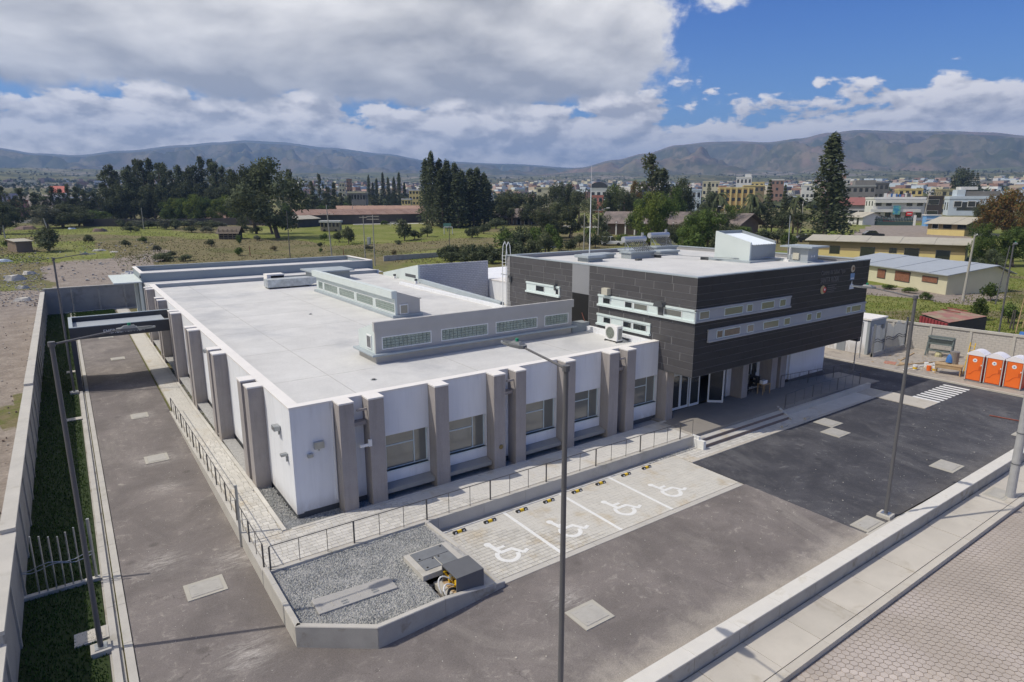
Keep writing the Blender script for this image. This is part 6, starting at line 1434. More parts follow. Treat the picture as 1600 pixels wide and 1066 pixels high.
for a in ((1572, 372, 293, 64, 'autumn', 'large orange-brown tree at the right edge'), (1548, 372, 302, 44, 'autumn', 'smaller orange-brown tree beside the large one'), (1600, 374, 296, 50, 'autumn', 'orange-brown tree cut by the right picture edge'), (1530, 366, 318, 34, 'olive', 'green tree left of the orange-brown trees'),
          (1528, 414, 346, 44, 'mid', 'green tree beside the pale pole at the end of the yellow building'), (1580, 416, 352, 56, 'mid', 'green tree at the right edge above the grass'), (1556, 416, 368, 40, 'mid', 'small green tree between the two at the right'), (1604, 410, 350, 44, 'mid', 'green tree cut by the right edge above the grass'), (1545, 432, 388, 36, 'dark', 'shrubby tree behind the grass at the right')):
    plant('dense', a[0], a[1], a[2], a[3]*1.2, a[4], a[5])
spec = [(1160, 318, 284, 16), (1090, 322, 284, 22), (1118, 318, 288, 18), (1255, 312, 284, 16), (1240, 314, 288, 16)]
# tufts and weeds over the field
def fieldpt():
    for _ in range(20):
        u = random.uniform(-20, 1010); v = 352+60*random.random()**1.2; p = gt(u, v)
        if p.y > 142 or (p.x > 60 and p.y > 110):
            if not inside(PITCH, p.x, p.y) and not (-4 < p.x < 12 and p.y < 200 and random.random() < .85): return (p.x, p.y)
    return (30, 200)
sc_m = [leafmat('scrub_dry', (.22, .19, .10)), leafmat('scrub_brown', (.19, .155, .09)), leafmat('scrub_green', (.17, .19, .065)), leafmat('scrub_straw', (.28, .26, .13))]
o = tufts('scrub', 12000, fieldpt, lambda x, y: tz(x, y), .10, .30, sc_m, .5, 3); tag(o, 'dry grass and weeds covering the open field behind the clinic', 'scrub')
def rightpt():
    u = random.uniform(1290, 1640); v = random.uniform(425, 540); p = gt(u, v)
    if p.x < 68 or (103 < p.x < 128 and 38 < p.y < 70): return None
    q = at(1380, 455)
    if abs(p.x-q.x) < 4 and abs(p.y-q.y) < 10: return None
    return (p.x, p.y)
o = tufts('meadow_grass', 9000, rightpt, lambda x, y: tz(x, y), .06, .2, [leafmat('meadow_green', (.12, .18, .035)), leafmat('meadow_yellow', (.24, .23, .07)), leafmat('meadow_mid', (.18, .20, .055))], .4, 3); tag(o, 'rough grass beyond the block wall on the right', 'grass')
def tracksidept():
    u = random.uniform(-10, 260); v = random.uniform(372, 425); p = gt(u, v)
    return (p.x, p.y) if p.y > 126 and not -3 < p.x < 9 else None
o = tufts('weeds', 3500, tracksidept, lambda x, y: tz(x, y), .06, .2, [leafmat('weed_green', (.12, .19, .04)), sc_m[3], leafmat('weed_pale', (.20, .23, .08))], .45, 3); tag(o, 'green weeds beside the earth track and shed', 'weeds')
# ================================================================ BUILDINGS BEYOND THE COMPOUND
def ztop(p, vt):                                   # height whose top shows at row vt
    u = uvof(p[0], p[1], p[2] if len(p) > 2 else tz(p[0], p[1]))[0]; d = ray(u, vt); return CH+d.z/math.hypot(d.x, d.y)*dist(p)
tile = mat('clay_tile', (.27, .18, .145), .9, .18, .6, col2=(.21, .13, .10), s2=.3, t2=(.45, .65), fine=.2, fscale=3)
tile_g = mat('weathered_tile', (.20, .165, .15), .9, .2, .5, col2=(.13, .115, .105), s2=.3, t2=(.45, .65), fine=.2, fscale=3)
adobe = mat('dark_adobe', (.085, .075, .068), .95, .15, .5); adobe_l = mat('adobe', (.22, .17, .13), .95, .12, .6); sheet = mat('cement_sheet', (.40, .375, .31), .9, .08, .5, fine=.05, fscale=4)
metal_r = mat('grey_metal_roof', (.34, .37, .40), .55, .06, .6); cream = mat('cream_wall', (.56, .53, .38), .9, .05, .5); yel = mat('yellow_wall', (.60, .49, .22), .9, .05, .5); brn = mat('brown_band', (.24, .19, .11), .9, .06, .5)
whitew = mat('white_wall', (.62, .62, .60), .9, .08, .3); bluew = mat('pale_blue_wall', (.50, .57, .63), .9, .06, .3); greyc = mat('raw_concrete', (.20, .195, .185), .9, .15, .3); och = mat('ochre_wall', (.44, .30, .12), .9, .06, .3); pink = mat('pink_wall', (.50, .24, .19), .9, .08, .3); redw = mat('red_brick_wall', (.27, .17, .13), .9, .12, .5)
teal = mat('teal_trim', (.10, .22, .20), .8, .05); cloth = mat('hanging_cloth', (.45, .25, .28), .9, .4, 3)
class Frame:                                        # local x along a facade, y away from the viewer
    def __init__(s, p, q): s.p = Vector((p[0], p[1], 0)); d = Vector((q[0]-p[0], q[1]-p[1], 0)); s.L = d.length; s.d = d.normalized(); s.n = Vector((-s.d.y, s.d.x, 0)); s.n = s.n if s.n.dot(s.p) > 0 else -s.n
    def P(s, x, y, z): v = s.p+s.d*x+s.n*y; return (v.x, v.y, z)
    def box(s, mb, x0, y0, z0, x1, y1, z1): 
        mb.hull8([s.P(x0, y0, z0), s.P(x1, y0, z0), s.P(x1, y1, z0), s.P(x0, y1, z0), s.P(x0, y0, z1), s.P(x1, y0, z1), s.P(x1, y1, z1), s.P(x0, y1, z1)]); return mb
def gable(name, label, p, q, depth, zb, ze, zr, wallm, roofm, wins=(), band=None, over=.5, ridge=.5, group=None, cols=None, arch=0, cat='building'):
    """long house: facade p-q, eave height ze, ridge zr at fraction `ridge` of the depth"""
    f = Frame(p, q); t = thing(name, label, cat, (p[0], p[1], zb), 0, group); L = f.L
    if isinstance(zr, tuple): zr = max(ze+.4, ztop(f.P(0, depth*ridge, ze), zr[1]))
    f.box(MB(), 0, 0, zb-1, L, depth, ze).build('wall', wallm, t) if not band else (f.box(MB(), 0, 0, zb-1, L, depth, zb+(ze-zb)*band[1]).build('wall', wallm, t), f.box(MB(), .02, .02, zb+(ze-zb)*band[1], L-.02, depth-.02, ze).build('upper_band', band[0], t))
    g_ = MB(); yr = depth*ridge
    for x in (.02, L-.02):
        g_.poly([f.P(x, .02, ze), f.P(x, depth-.02, ze), f.P(x, yr, zr-.05)])
    g_.build('gable', wallm if not band else band[0], t)
    n = max(1, int(L/3)) if L < 60 else 20; r = MB()
    for a, b in (((-over), None),):
        ze2 = ze-(zr-ze)/max(.1, yr)*over
        for i in range(n):
            x0, x1 = -over+(L+2*over)*i/n, -over+(L+2*over)*(i+1)/n-.03; lift = .05*(i % 2)
            MB().hull8([f.P(x0, -over, ze2), f.P(x1, -over, ze2), f.P(x1, yr, zr), f.P(x0, yr, zr), f.P(x0, -over, ze2+.12+lift), f.P(x1, -over, ze2+.12+lift), f.P(x1, yr, zr+.12+lift), f.P(x0, yr, zr+.12+lift)]).build('roof_sheet', roofm, t)
        MB().hull8([f.P(-over, yr, zr), f.P(L+over, yr, zr), f.P(L+over, depth+over, ze2), f.P(-over, depth+over, ze2), f.P(-over, yr, zr+.1), f.P(L+over, yr, zr+.1), f.P(L+over, depth+over, ze2+.1), f.P(-over, depth+over, ze2+.1)]).build('roof', roofm, t)
    for (x, w, z0, z1, *k) in wins:
        fr = f.box(MB(), L*x, -.06, zb+z0, L*x+w, .04, zb+z1).build('window', whitew if k and k[0] else dark_metal, t)
        f.box(MB(), L*x+.1, -.1, zb+z0+.1, L*x+w-.1, -.065, zb+z1-.1).build('pane', (glass_d if not (k and len(k) > 1) else k[1]), fr, world=False)
    if cols:
        for i in range(cols): f.box(MB(), L*(i+.3)/cols, -1.6, zb-1, L*(i+.3)/cols+.45, -1.2, ze-.2).build('column', whitew, t)
    if arch:
        for i in range(arch):
            x = L*(i+.25)/arch; w = L/arch*.5; k = 8; pts = [(x, zb), (x+w, zb), (x+w, zb+1.6)]+[(x+w/2+w/2*math.cos(math.pi*j/k), zb+1.6+w/2*math.sin(math.pi*j/k)) for j in range(1, k)]+[(x, zb+1.6)]
            m = MB(); m.poly([f.P(a, -.08, z) for a, z in pts]); m.build('arch_opening', black_m, t)
            m = MB()
            for s_ in (0, 1): f.box(m, x-.25+s_*(w+.05), -.12, zb, x-.05+s_*(w+.05), 0, zb+1.7)
            m.build('arch_jamb', whitew, t)
    return t
# cream building with metal roof
c0 = at(1477, 461.5); c1 = at(1357, 441)
gable('cream_building', 'cream single-storey building with grey metal roof just beyond the block wall', c1+(c1-c0)*.45, c0, 11, 0, 3.05, 4.3, cream, metal_r, [(.39, 1.9, 1.0, 2.6, 0, mat('curtain', (.22, .10, .06), .8, .3, 3)), (.56, 3.2, 1.0, 2.7, 0, mat('curtain', (.22, .10, .06), .8, .3, 3)), (.80, 3.0, 1.5, 2.5, 0, mat('curtain', (.22, .10, .06), .8, .3, 3))], over=.6, ridge=.75)
# long yellow building
a, b = gt(1262, 400), gt(1506, 412); zb = tz(a.x, a.y)
gable('yellow_building', 'long yellow and brown single-storey building with pale cement roof', a, b, 14, min(a.z, b.z)-.3, ztop(b, 383), ('v', 367), yel, sheet, [(.15, 2.2, 1.2, 3.0), (.36, 2.9, .9, 3.0), (.545, 1.5, 1.9, 3.0), (.64, 2.8, .8, 3.1), (.83, 2.6, .6, 2.9)], band=(brn, .48), over=.8)
a, b = gt(1448, 366), gt(1506, 369)
gable('yellow_cottage', 'small yellow cottage with a pale roof beside the cobbled yard', a, b, 16, min(a.z, b.z)-.3, ztop(a, 348.5), ('v', 339), yel, sheet, [(.12, 2.0, 2.3, 4.2, 1), (.42, 2.6, 2.4, 4.2), (.80, 2.6, 2.4, 4.2)], band=(brn, .5), over=1.0)
# brick hall with arches and long tiled hall
a, b = gt(772, 350), gt(852, 352)
gable('arcaded_hall', 'long brown-roofed hall with white arches right of the cypress clump', a, b, 14, a.z, ztop(a, 339), ('v', 326), adobe_l, tile_g, arch=7, over=1)
a, b = gt(945, 366), gt(1062, 369)
gable('tiled_hall', 'long tiled hall with white columns behind the park trees', a, b, 14, a.z, ztop(a, 345.5), ('v', 331), adobe_l, tile_g, cols=8, over=2)
a, b = gt(1062, 369), gt(1150, 374)
gable('tiled_hall', 'right-hand end of the tiled hall, mostly hidden behind the park trees', a, b, 14, a.z, ztop(a, 347), ('v', 333), adobe_l, tile_g, over=2)
a, b = gt(468, 353), gt(664, 347.5)
gable('barracks', 'very long barracks with dark wall and pinkish tiled roof behind the football pitch', a, b, 16, min(a.z, b.z), ztop(a, 336.5), ('v', 328), adobe, tile, over=.5)
a, b = gt(530, 345), gt(664, 343)
gable('barracks', 'second tiled roof showing above the long barracks', a, b, 16, a.z, ztop(a, 331), ('v', 322), adobe, mat('salmon_tile', (.36, .23, .17), .9, .12, .5), over=.5)
a, b = gt(325, 348), gt(368, 347); gable('adobe_house', 'dark adobe house with a worn tiled roof left of the big round tree', a, b, 14, a.z-.5, ztop(a, 340), ('v', 328), adobe, tile, over=1)
a, b = gt(284, 346), gt(312, 345); gable('red_roof_shed', 'low shed with bright red roof beside the adobe house', a, b, 10, a.z-.5, ztop(a, 343.5), ('v', 337), adobe, mat('red_roof', (.42, .10, .07), .7, .1, 1), over=.5)
a, b = gt(466, 356), gt(500, 353); gable('tiled_shed', 'small dark shed with pale gable edge at the left end of the barracks', a, b, 10, a.z-.4, ztop(a, 343), ('v', 338), adobe, sheet, over=.5)
# adobe shed left
a, b = gt(27, 395), gt(52, 393.5); gable('adobe_shed', 'small grey adobe shed with flat pale roof in the left meadow', a, b, 6, a.z-.2, ztop(a, 378), ('v', 376.5), adobe_l, sheet, over=.4, ridge=.9)
t = gable('lattice_hut', 'small open-sided log hut with a ridge roof in the scrub field', gt(343, 374), gt(371, 374), 5, gt(343, 374).z-.2, ztop(gt(343, 374), 363), ztop(gt(343, 374), 355), mat('hut_dark', (.03, .028, .025), .9, .1), mat('hut_thatch', (.15, .125, .10), .95, .2, 2), over=.8)
f = Frame(gt(343, 374), gt(371, 374)); z0 = gt(343, 374).z
for i in range(4): f.box(MB(), 0, -.15, z0+.3+i*.75, f.L, -.02, z0+.5+i*.75).build('log', mat('log', (.20, .17, .13), .9, .2, 3), t)
for i in range(5): f.box(MB(), f.L*i/4-.12, -.2, z0-.1, f.L*i/4+.12, -.03, z0+3.2).build('log_post', MATS['log'], t)
# boundary walls of the field
def farwall(label, pts, h, m, name='field_wall'):
    t = thing(name, label, 'wall', pts[0])
    for p, q in zip(pts[:-1], pts[1:]):
        n = max(1, int((q-p).length/14))
        for i in range(n):
            a = p.lerp(q, i/n); b = p.lerp(q, (i+1)/n); f = Frame(a, b); za = tz(a.x, a.y); f.box(MB(), 0, 0, za-1, f.L-.05, .4, za+h).build('wall_panel', m, t)
farwall('long dark wall along the far side of the scrub field', [gt(130, 354), gt(240, 354), gt(330, 352), gt(470, 352)], 3.0, adobe)
farwall('low pale line of rubble wall at the left of the field', [gt(-20, 348), gt(50, 349)], 1.2, concrete_d)
farwall('low white wall along the park road', [gt(880, 355), gt(955, 357)], .7, whitew)
# kiosk, green gate
a, b = gt(1324, 350), gt(1347, 352); kt = gable('gate_kiosk', 'small white kiosk with a pitched roof beside the green gate', a, b, 9, a.z-.3, ztop(a, 338), ('v', 331.5), whitew, sheet, [(.12, 3.0, 1.5, 4.0), (.62, 1.4, .2, 4.0)], over=.9)
a, b = gt(1354, 351.5), gt(1426, 352.5); f = Frame(a, b); gtt = thing('green_gate', 'wide dark green gate with white fence spikes at the back of the cobbled yard', 'gate', a)
green_g = mat('gate_green', (.035, .065, .06), .7, .08, 1); h = ztop(a, 339)-a.z
f.box(MB(), 0, 0, a.z-.3, f.L, .2, a.z+h*.45).build('lower_panel', green_g, gtt)
for i in range(30): f.box(MB(), f.L*i/30, 0, a.z+h*.45, f.L*i/30+.3, .15, a.z+h*(.95 if i % 3 else 1.1)).build('bar', green_g, gtt)
f.box(MB(), 0, -.1, a.z+h*.62, f.L, 0, a.z+h*.72).build('rail', green_g, gtt)
for i, x in enumerate((-.9, f.L)): f.box(MB(), x, -.3, a.z-.3, x+.9, .4, a.z+h*1.25).build('gate_pillar', whitew, gtt)
# detailed town houses
TG = 'town houses behind the clinic'
def house(name, label, u0, u1, v, vt, wallm, floors, nwin, depth=12, roofm=None, par=.6, trim=None, extra=None, group=None, winm=None):
    a, b = gt(u0, v), gt(u1, v); f = Frame(a, b); t = thing(name, label, 'building', a, 0, group); zt = ztop(a, vt); zb = a.z-2; L = f.L; H = zt-a.z
    f.box(MB(), 0, 0, zb, L, depth, zt).build('wall', wallm, t)
    f.box(MB(), -.2, -.25, zt-H/floors*.12, L+.2, depth+.2, zt+.25).build('parapet', trim or wallm, t)
    fh = H/floors
    mbx = MB(); wd = L/nwin
    small = wd*.5*F/dist(a) < 4
    for j in range(floors):
        for i in range(nwin):
            if random.random() < .06: continue
            x0 = wd*(i+.22); z0 = a.z+fh*(j+.28); z1 = a.z+fh*(j+.72)
            if small: f.box(mbx, x0, -.05, z0, x0+wd*.56, .02, z1)
            else:
                fr = f.box(MB(), x0-.1, -.08, z0-.1, x0+wd*.56+.1, .02, z1+.1).build('window', trim or whitew, t)
                f.box(MB(), x0, -.12, z0, x0+wd*.56, -.085, z1).build('pane', winm or glass_d, fr, world=False)
    # side windows (the side towards the viewer's left or right)
    for sx_ in (0, L):
        for j in range(floors):
            for i in range(max(1, int(depth/4))):
                y0 = depth*(i+.3)/max(1, int(depth/4)); s_ = -.06 if sx_ == 0 else .06
                f.box(mbx, min(sx_, sx_+s_), y0, a.z+fh*(j+.3), max(sx_, sx_+s_), y0+1.5, a.z+fh*(j+.7))
    if mbx.f: mbx.build('windows', glass_d, t, kind='stuff')
    if roofm: f.box(MB(), -.3, -.3, zt+.25, L+.3, depth+.3, zt+.5).build('roof', roofm, t)
    if name == 'town_house':
        f.box(MB(), -.12, .1, zb, -.01, depth-.1, zt-.1).box if False else None
        for xs in ((-.15, -.01), (L+.01, L+.15)):
            if random.random() < .6: f.box(MB(), xs[0], .15, zb, xs[1], depth-.15, zt-.15).build('party_wall', random.choice((redw, greyc, cream)), t)
        if random.random() < .5: x_ = L*random.uniform(.15, .8); MB().tube(f.P(x_, 3, zt+.3), f.P(x_, 3, zt+2.3), .9, n=8).build('water_tank', random.choice((blue_pl, dark_metal, whitew)), t)
    if extra:
        for (x0, x1, h_, m) in extra: f.box(MB(), L*x0, 1.5, zt, L*x1, depth-1, zt+h_).build('roof_room', m, t)
    return t, f, a, zt
random.seed(3)
t, f, a, zt = house('ochre_school', 'ochre three-storey school block with projecting piers beyond the palms', 1122, 1176, 330, 293.5, och, 3, 6, 16, trim=yel, extra=[(0, .2, 1.5, redw)])
for i in range(7): f.box(MB(), f.L*i/6-.5, -.8, a.z-1, f.L*i/6+.5, 0, zt).build('pier', yel, t)
house('ochre_annexe', 'brown annexe wall at the right end of the ochre school', 1160, 1192, 326, 290, brn, 3, 4, 14, trim=yel)
house('white_terrace_house', 'stepped white terrace house peeping over the ochre school', 1148, 1172, 315, 277, whitew, 3, 4, 12, extra=[(.55, .95, 3, whitew)])
house('cream_block', 'cream flats left of the ochre school', 1096, 1122, 318, 284, cream, 3, 4, 12)
house('white_villa', 'small white villa between the park trees and the ochre school', 1072, 1094, 330, 296, bluew, 2, 3, 10)
house('yellow_block', 'yellow flats just right of the stepped white terrace house', 1170, 1192, 312, 285, yel, 3, 3, 12)
house('unfinished_house', 'unfinished red-brick frame building left of the tall conifer', 1202, 1222, 320, 281, redw, 4, 3, 12, trim=whitew)
house('white_block', 'white flats close left of the tall conifer', 1250, 1270, 322, 290, whitew, 3, 3, 10)
house('white_tower', 'tall white stepped house with red trim right of the tall conifer', 1302, 1324, 326, 280, whitew, 5, 4, 12, trim=whitew, extra=[(.3, .7, 2.5, redw)])
house('grey_flats', 'raw grey flats with green glazing behind the red-roofed house', 1319, 1364, 330, 290.5, greyc, 3, 5, 14, trim=mat('glaze_grey', (.3, .32, .31), .8, .05), winm=glassblock, extra=[(.3, 1, 3.5, greyc)])
house('grey_flats', 'darker unfinished grey flats right of the green-glazed ones', 1362, 1385, 326, 286, mat('dark_concrete', (.13, .13, .125), .9, .15, .4), 3, 3, 14)
a, b = gt(1308, 338), gt(1352, 339); gable('red_roofed_house', 'house with a long dusky red tiled roof above the kiosk', a, b, 14, a.z-.5, ztop(a, 319), ('v', 309), mat('grey_wall', (.32, .32, .33), .9, .08, .5), mat('dusky_tile', (.24, .10, .09), .85, .12, 1), [(.1, 4, 1.5, 3.8, 1), (.45, 4, 1.5, 3.8, 1), (.75, 3, 1.5, 3.8, 1)], over=1.2)
t, f, a, zt = house('white_shop_house', 'white two-storey shop house with balconies behind the green gate', 1362, 1442, 345, 309, whitew, 2, 5, 14, trim=whitew)
for z in (.48, .88):
    zz_ = a.z+(zt-a.z)*z; f.box(MB(), -1.5 if z < .6 else 0, -2.2, zz_-1.1, f.L*(.9 if z < .6 else 1.), -.3, zz_+.3).build('balcony', whitew, t)
sg = thing('shop_sign', 'blue and green square advertising sign on the white shop house', 'sign', f.P(f.L*.45, -2.8, zt-8)); f.box(MB(), f.L*.36, -2.9, a.z+(zt-a.z)*.28, f.L*.50, -2.6, a.z+(zt-a.z)*.66).build('board', mat('sign_blue', (.05, .25, .42), .6, .4, .8, col2=(.2, .45, .3), s2=.3, t2=(.4, .6)), sg)
sg = thing('shop_sign', 'small red sign with white script on the white shop house', 'sign', f.P(f.L*.65, -2.8, zt-9)); f.box(MB(), f.L*.62, -2.9, a.z+(zt-a.z)*.22, f.L*.74, -2.6, a.z+(zt-a.z)*.40).build('board', red_pl, sg); f.box(MB(), f.L*.64, -2.95, a.z+(zt-a.z)*.29, f.L*.72, -2.91, a.z+(zt-a.z)*.33).build('script_line', whitew, sg)
cl_ = thing('washing', 'washing hung out along the roof terrace of the white shop house', 'laundry', f.P(0, 0, zt))
for i in range(16): x = f.L*(.2+.55*i/16); f.box(MB(), x, .5+random.random()*2, zt+.3, x+1.2, .6+random.random()*2+.5, zt+1.2+random.random()).build('cloth', random.choice((cloth, whitew, blue_pl, redw, dark_metal)), cl_)
house('yellow_house', 'yellow rooftop house behind the washing terrace', 1400, 1438, 330, 295.5, yel, 3, 4, 12, trim=yel)
house('dark_side_wall', 'dark brown party wall right of the white shop house', 1440, 1470, 342, 307, mat('dark_brown_wall', (.07, .06, .05), .9, .1), 2, 1, 14)
house('olive_house', 'narrow olive-yellow house between the dark party wall and the pale blue house', 1466, 1486, 336, 296, mat('olive_wall', (.30, .27, .16), .9, .1, .5), 3, 2, 12)
t, f, a, zt = house('pale_blue_house', 'pale blue-white house with two dark windows and a stepped parapet', 1480, 1540, 337, 307.5, bluew, 1, 1, 16, trim=bluew)
for x in (.12, .48):
    fr = f.box(MB(), f.L*x, -.3, a.z+(zt-a.z)*.45, f.L*(x+.22), -.2, a.z+(zt-a.z)*.78).build('window', whitew, t); f.box(MB(), f.L*x+.3, -.36, a.z+(zt-a.z)*.48, f.L*(x+.22)-.3, -.31, a.z+(zt-a.z)*.75).build('pane', glass_d, fr, world=False)
f.box(MB(), f.L*.18, .4, zt, f.L*.45, 10, zt+3.4).box if False else f.box(MB(), f.L*.18, .4, zt, f.L*.40, 10, zt+3.6).build('upper_room', bluew, t); f.box(MB(), f.L*.42, .6, zt+.3, f.L*1.3, 12, zt+2.8).build('roof_wall', greyc, t); f.box(MB(), f.L*.35, 6, zt+3.6, f.L*.8, 14, zt+5.2).build('rear_room', whitew, t)
house('white_long_house', 'long white flat-roofed house behind the orange-brown trees', 1540, 1610, 325, 300, bluew, 2, 6, 14)
a, b = gt(1446, 354), gt(1468, 354); f = Frame(a, b); t = thing('blue_kiosk', 'small light blue stall behind the yellow cottage', 'stall', a)
f.box(MB(), 0, 0, a.z-.5, f.L, 4, ztop(a, 337)).build('body', mat('sky_blue', (.16, .34, .60), .6, .1, 1), t); f.box(MB(), -.3, -.3, ztop(a, 337), f.L+.3, 4.3, ztop(a, 335.5)).build('roof', whitew, t)
for i in range(3): f.box(MB(), 0, -.1, a.z+1+i*1.7, f.L, -.01, a.z+1.3+i*1.7).build('stripe', whitew, t)
# left side houses
house('pink_house', 'bright pink house among the dark left grove', 16, 34, 340, 313, pink, 2, 3, 10, trim=pink)
house('lilac_house', 'pale lilac house behind the left grove', 0, 22, 332, 303, mat('lilac', (.38, .38, .48), .9, .1), 2, 3, 10)
a, b = gt(82, 322), gt(104, 322); gable('red_roofed_cottage', 'cottage with a coral red roof above the left grove', a, b, 16, a.z, ztop(a, 300), ('v', 291), whitew, mat('coral_roof', (.50, .16, .12), .8, .1, 1), over=1)
for i, (u0, u1) in enumerate(((89, 118), (131, 158))):
    a, b = gt(u0, 330), gt(u1, 330); f = Frame(a, b); t = thing('long_white_roof', ('left' if i == 0 else 'right')+' of two low buildings with bright white roofs in front of the grove', 'building', a)
    f.box(MB(), 0, 0, a.z-1, f.L, 8, ztop(a, 310)).build('wall', adobe, t); f.box(MB(), -.5, -.5, ztop(a, 310), f.L+.5, 9, ztop(a, 307.5)).build('roof', mat('bright_roof', (.62, .68, .68), .6, .05), t)
house('yellow_striped_flats', 'yellow and white striped four-storey flats beside the cypress clump', 640, 660, 330, 297, yel, 4, 4, 14, trim=whitew)
t, f, a, zt = house('stepped_yellow_flats', 'lower stepped yellow wing left of the striped flats', 628, 642, 332, 311, yel, 2, 3, 12, trim=whitew)
house('white_long_block', 'long flat white building between the distant pines', 545, 572, 332, 300, greyc, 2, 6, 14, trim=cream)
house('terracotta_tower', 'reddish-brown square tower block in the town right of the slender trees', 543, 551, 316, 280, redw, 5, 2, 12)
house('cream_tower', 'cream block beside the reddish-brown tower', 531, 540, 316, 286, cream, 4, 2, 12)
house('black_white_flats', 'black and white balconied flats left of the lightning mast', 838, 866, 332, 293, cream, 4, 3, 14, trim=cream)
house('grey_balcony_flats', 'grey balconied flats joined right of the black and white ones', 864, 884, 334, 292, greyc, 4, 3, 14, trim=greyc)
t, f, a, zt = house('vaulted_hall', 'white hall with a dark barrel-vaulted roof right of the lightning mast', 922, 948, 318, 293.5, whitew, 1, 3, 30)
k = 10; m = MB(); pts = [(f.L/2-f.L/2*1.05*math.cos(math.pi*i/k), zt+5.5*math.sin(math.pi*i/k)) for i in range(k+1)]; m.v = [f.P(x, -.5, z) for x, z in pts]+[f.P(x, 30, z) for x, z in pts]; m.f = [tuple(range(k+1)), tuple(reversed(range(k+1, 2*k+2)))]+[(i, i+1, k+2+i, k+1+i) for i in range(k)]; m.mi = [0]*(k+2); m.build('vault_roof', mat('dark_vault', (.05, .05, .05), .7, .1), t)
f2 = gt(950, 312); a, b = gt(945, 316), gt(992, 318); gable('grey_hall', 'long pale grey hall roof beside the vaulted hall', a, b, 30, a.z, ztop(a, 303), ('v', 293), greyc, mat('hall_roof', (.38, .37, .34), .8, .08), over=1)
for u0, u1, lb in ((925, 942, 'salmon-pink house below the vaulted hall'), (975, 986, 'small salmon-pink house among the park trees')): house('salmon_house', lb, u0, u1, 332, 306, mat('salmon', (.55, .22, .17), .9, .08), 2, 2, 10, roofm=tile)
# ---------------------------------------------------------------- vehicles
def car(label, u, v, rz, body, L=4.3, Wd=1.75, Hh=1.5, suv=False, sc=1.0):
    p = gt(u, v); t = thing('parked_car', label, 'car', p, rz); t.scale = (sc, sc, sc)
    pr = [(-L/2, .35), (L/2, .35), (L/2, .7), (L/2-.25, .85), (L/2-1.15, .92), (-L/2+.15, .95), (-L/2, .75)]
    m = MB(); m.sweep([(x, z) for x, z in pr], 'x', 0, 1); m.v = [(v_[1], (v_[0]-.5)*Wd, v_[2]) for v_ in m.v]; m.build('body', body, t, world=False, bevel=.06)
    cab = [(L/2-1.25, .9), (L/2-1.9, Hh), (-L/2+(.35 if suv else .9), Hh), (-L/2+.1, .93)]
    m = MB(); m.sweep(cab, 'x', 0, 1); m.v = [(v_[1], (v_[0]-.5)*Wd*.88, v_[2]) for v_ in m.v]; m.build('windows', glass_d, t, world=False)
    m = MB(); m.box(L/2-1.95, -Wd*.42, Hh-.02, -L/2+(.4 if suv else .95), Wd*.42, Hh+.05)
    for x in (L/2-2.4, -L/2+1.4): m.box(x, -Wd*.45, .9, x+.1, Wd*.45, Hh)
    m.build('roof', body, t, world=False)
    for x in (L/2-.85, -L/2+.8):
        for y in (-1, 1): MB().tube((x, y*Wd/2-.1, .32), (x, y*Wd/2+.1, .32), .32, n=12).build('wheel', black_pl, t, world=False)
    return t
blackp = mat('black_car_paint', (.015, .017, .02), .25, 0, coat=.5); whitep = mat('white_car_paint', (.7, .7, .7), .3, 0, coat=.5); redp = mat('red_car_paint', (.35, .02, .03), .3, 0, coat=.5)
car('black car parked on the cobbled yard behind the yellow building', 1364, 371, -.75, blackp, sc=1.4)
car('dark car half hidden by the round clipped tree', 1258, 378, -.6, blackp, sc=1.4)
car('white estate car on the road behind the dark block, half hidden by its parapet', 955, 384, -.7, whitep, suv=True, Hh=1.7, sc=1.5)
car('red car parked outside the green gate', 1382, 350.5, -.7, redp, sc=1.6)
car('white car parked at the far right below the orange-brown trees', 1590, 360, -.6, whitep, sc=1.6)
car('silver car among the trees right of the yellow cottage', 1540, 372, -.6, mat('silver_paint', (.4, .42, .44), .3, 0, coat=.5), sc=1.5)
t = thing('old_trailer', 'old pale bus body used as a hut on the edge of the football pitch', 'bus', gt(500, 363)); f = Frame(gt(501, 362), gt(531, 362)); z0 = f.p and gt(501, 362).z
f.box(MB(), 0, 0, z0+.3, f.L, 4, ztop(gt(501, 362), 348)).build('body', mat('old_cream', (.33, .28, .20), .9, .25, .8), t); f.box(MB(), -.4, -.4, ztop(gt(501, 362), 348), f.L+.4, 4.4, ztop(gt(501, 362), 345)).build('roof', whitew, t)
for i in range(5): f.box(MB(), f.L*(i+.2)/5, -.08, z0+1.8, f.L*(i+.75)/5, -.01, z0+3.2).build('window', glass_d, t)
for x in (.2, .8): MB().tube(f.P(f.L*x, -.1, z0+.4), f.P(f.L*x, .3, z0+.4), .5, n=10).build('wheel', black_pl, t)
# goals, basketball stand
def goal(label, u0, u1, v, vt):
    a, b = gt(u0, v), gt(u1, v); f = Frame(a, b); t = thing('football_goal', label, 'goal', a); zt = ztop(a, vt); m = MB()
    for (p, q) in (((0, 0, a.z), (0, 0, zt)), ((f.L, 0, a.z), (f.L, 0, zt)), ((0, 0, zt), (f.L, 0, zt))): MB().tube(f.P(*p), f.P(*q), .12, n=6).build('goal_bar', whitew, t)
    for x in (0, f.L): MB().tube(f.P(x, 0, zt), f.P(x, 2.5, a.z), .07, n=5).build('net_stay', whitew, t)
goal('white goal on the near side of the football pitch', 694, 707, 366, 355); goal('white goal on the far side of the football pitch', 610, 620, 353, 347.5)
t = thing('basketball_stand', 'green basketball backboard frame near the near goal', 'backboard', gt(697, 362)); f = Frame(gt(693, 362), gt(705, 362)); z0 = gt(693, 362).z; zt = ztop(gt(693, 362), 349)
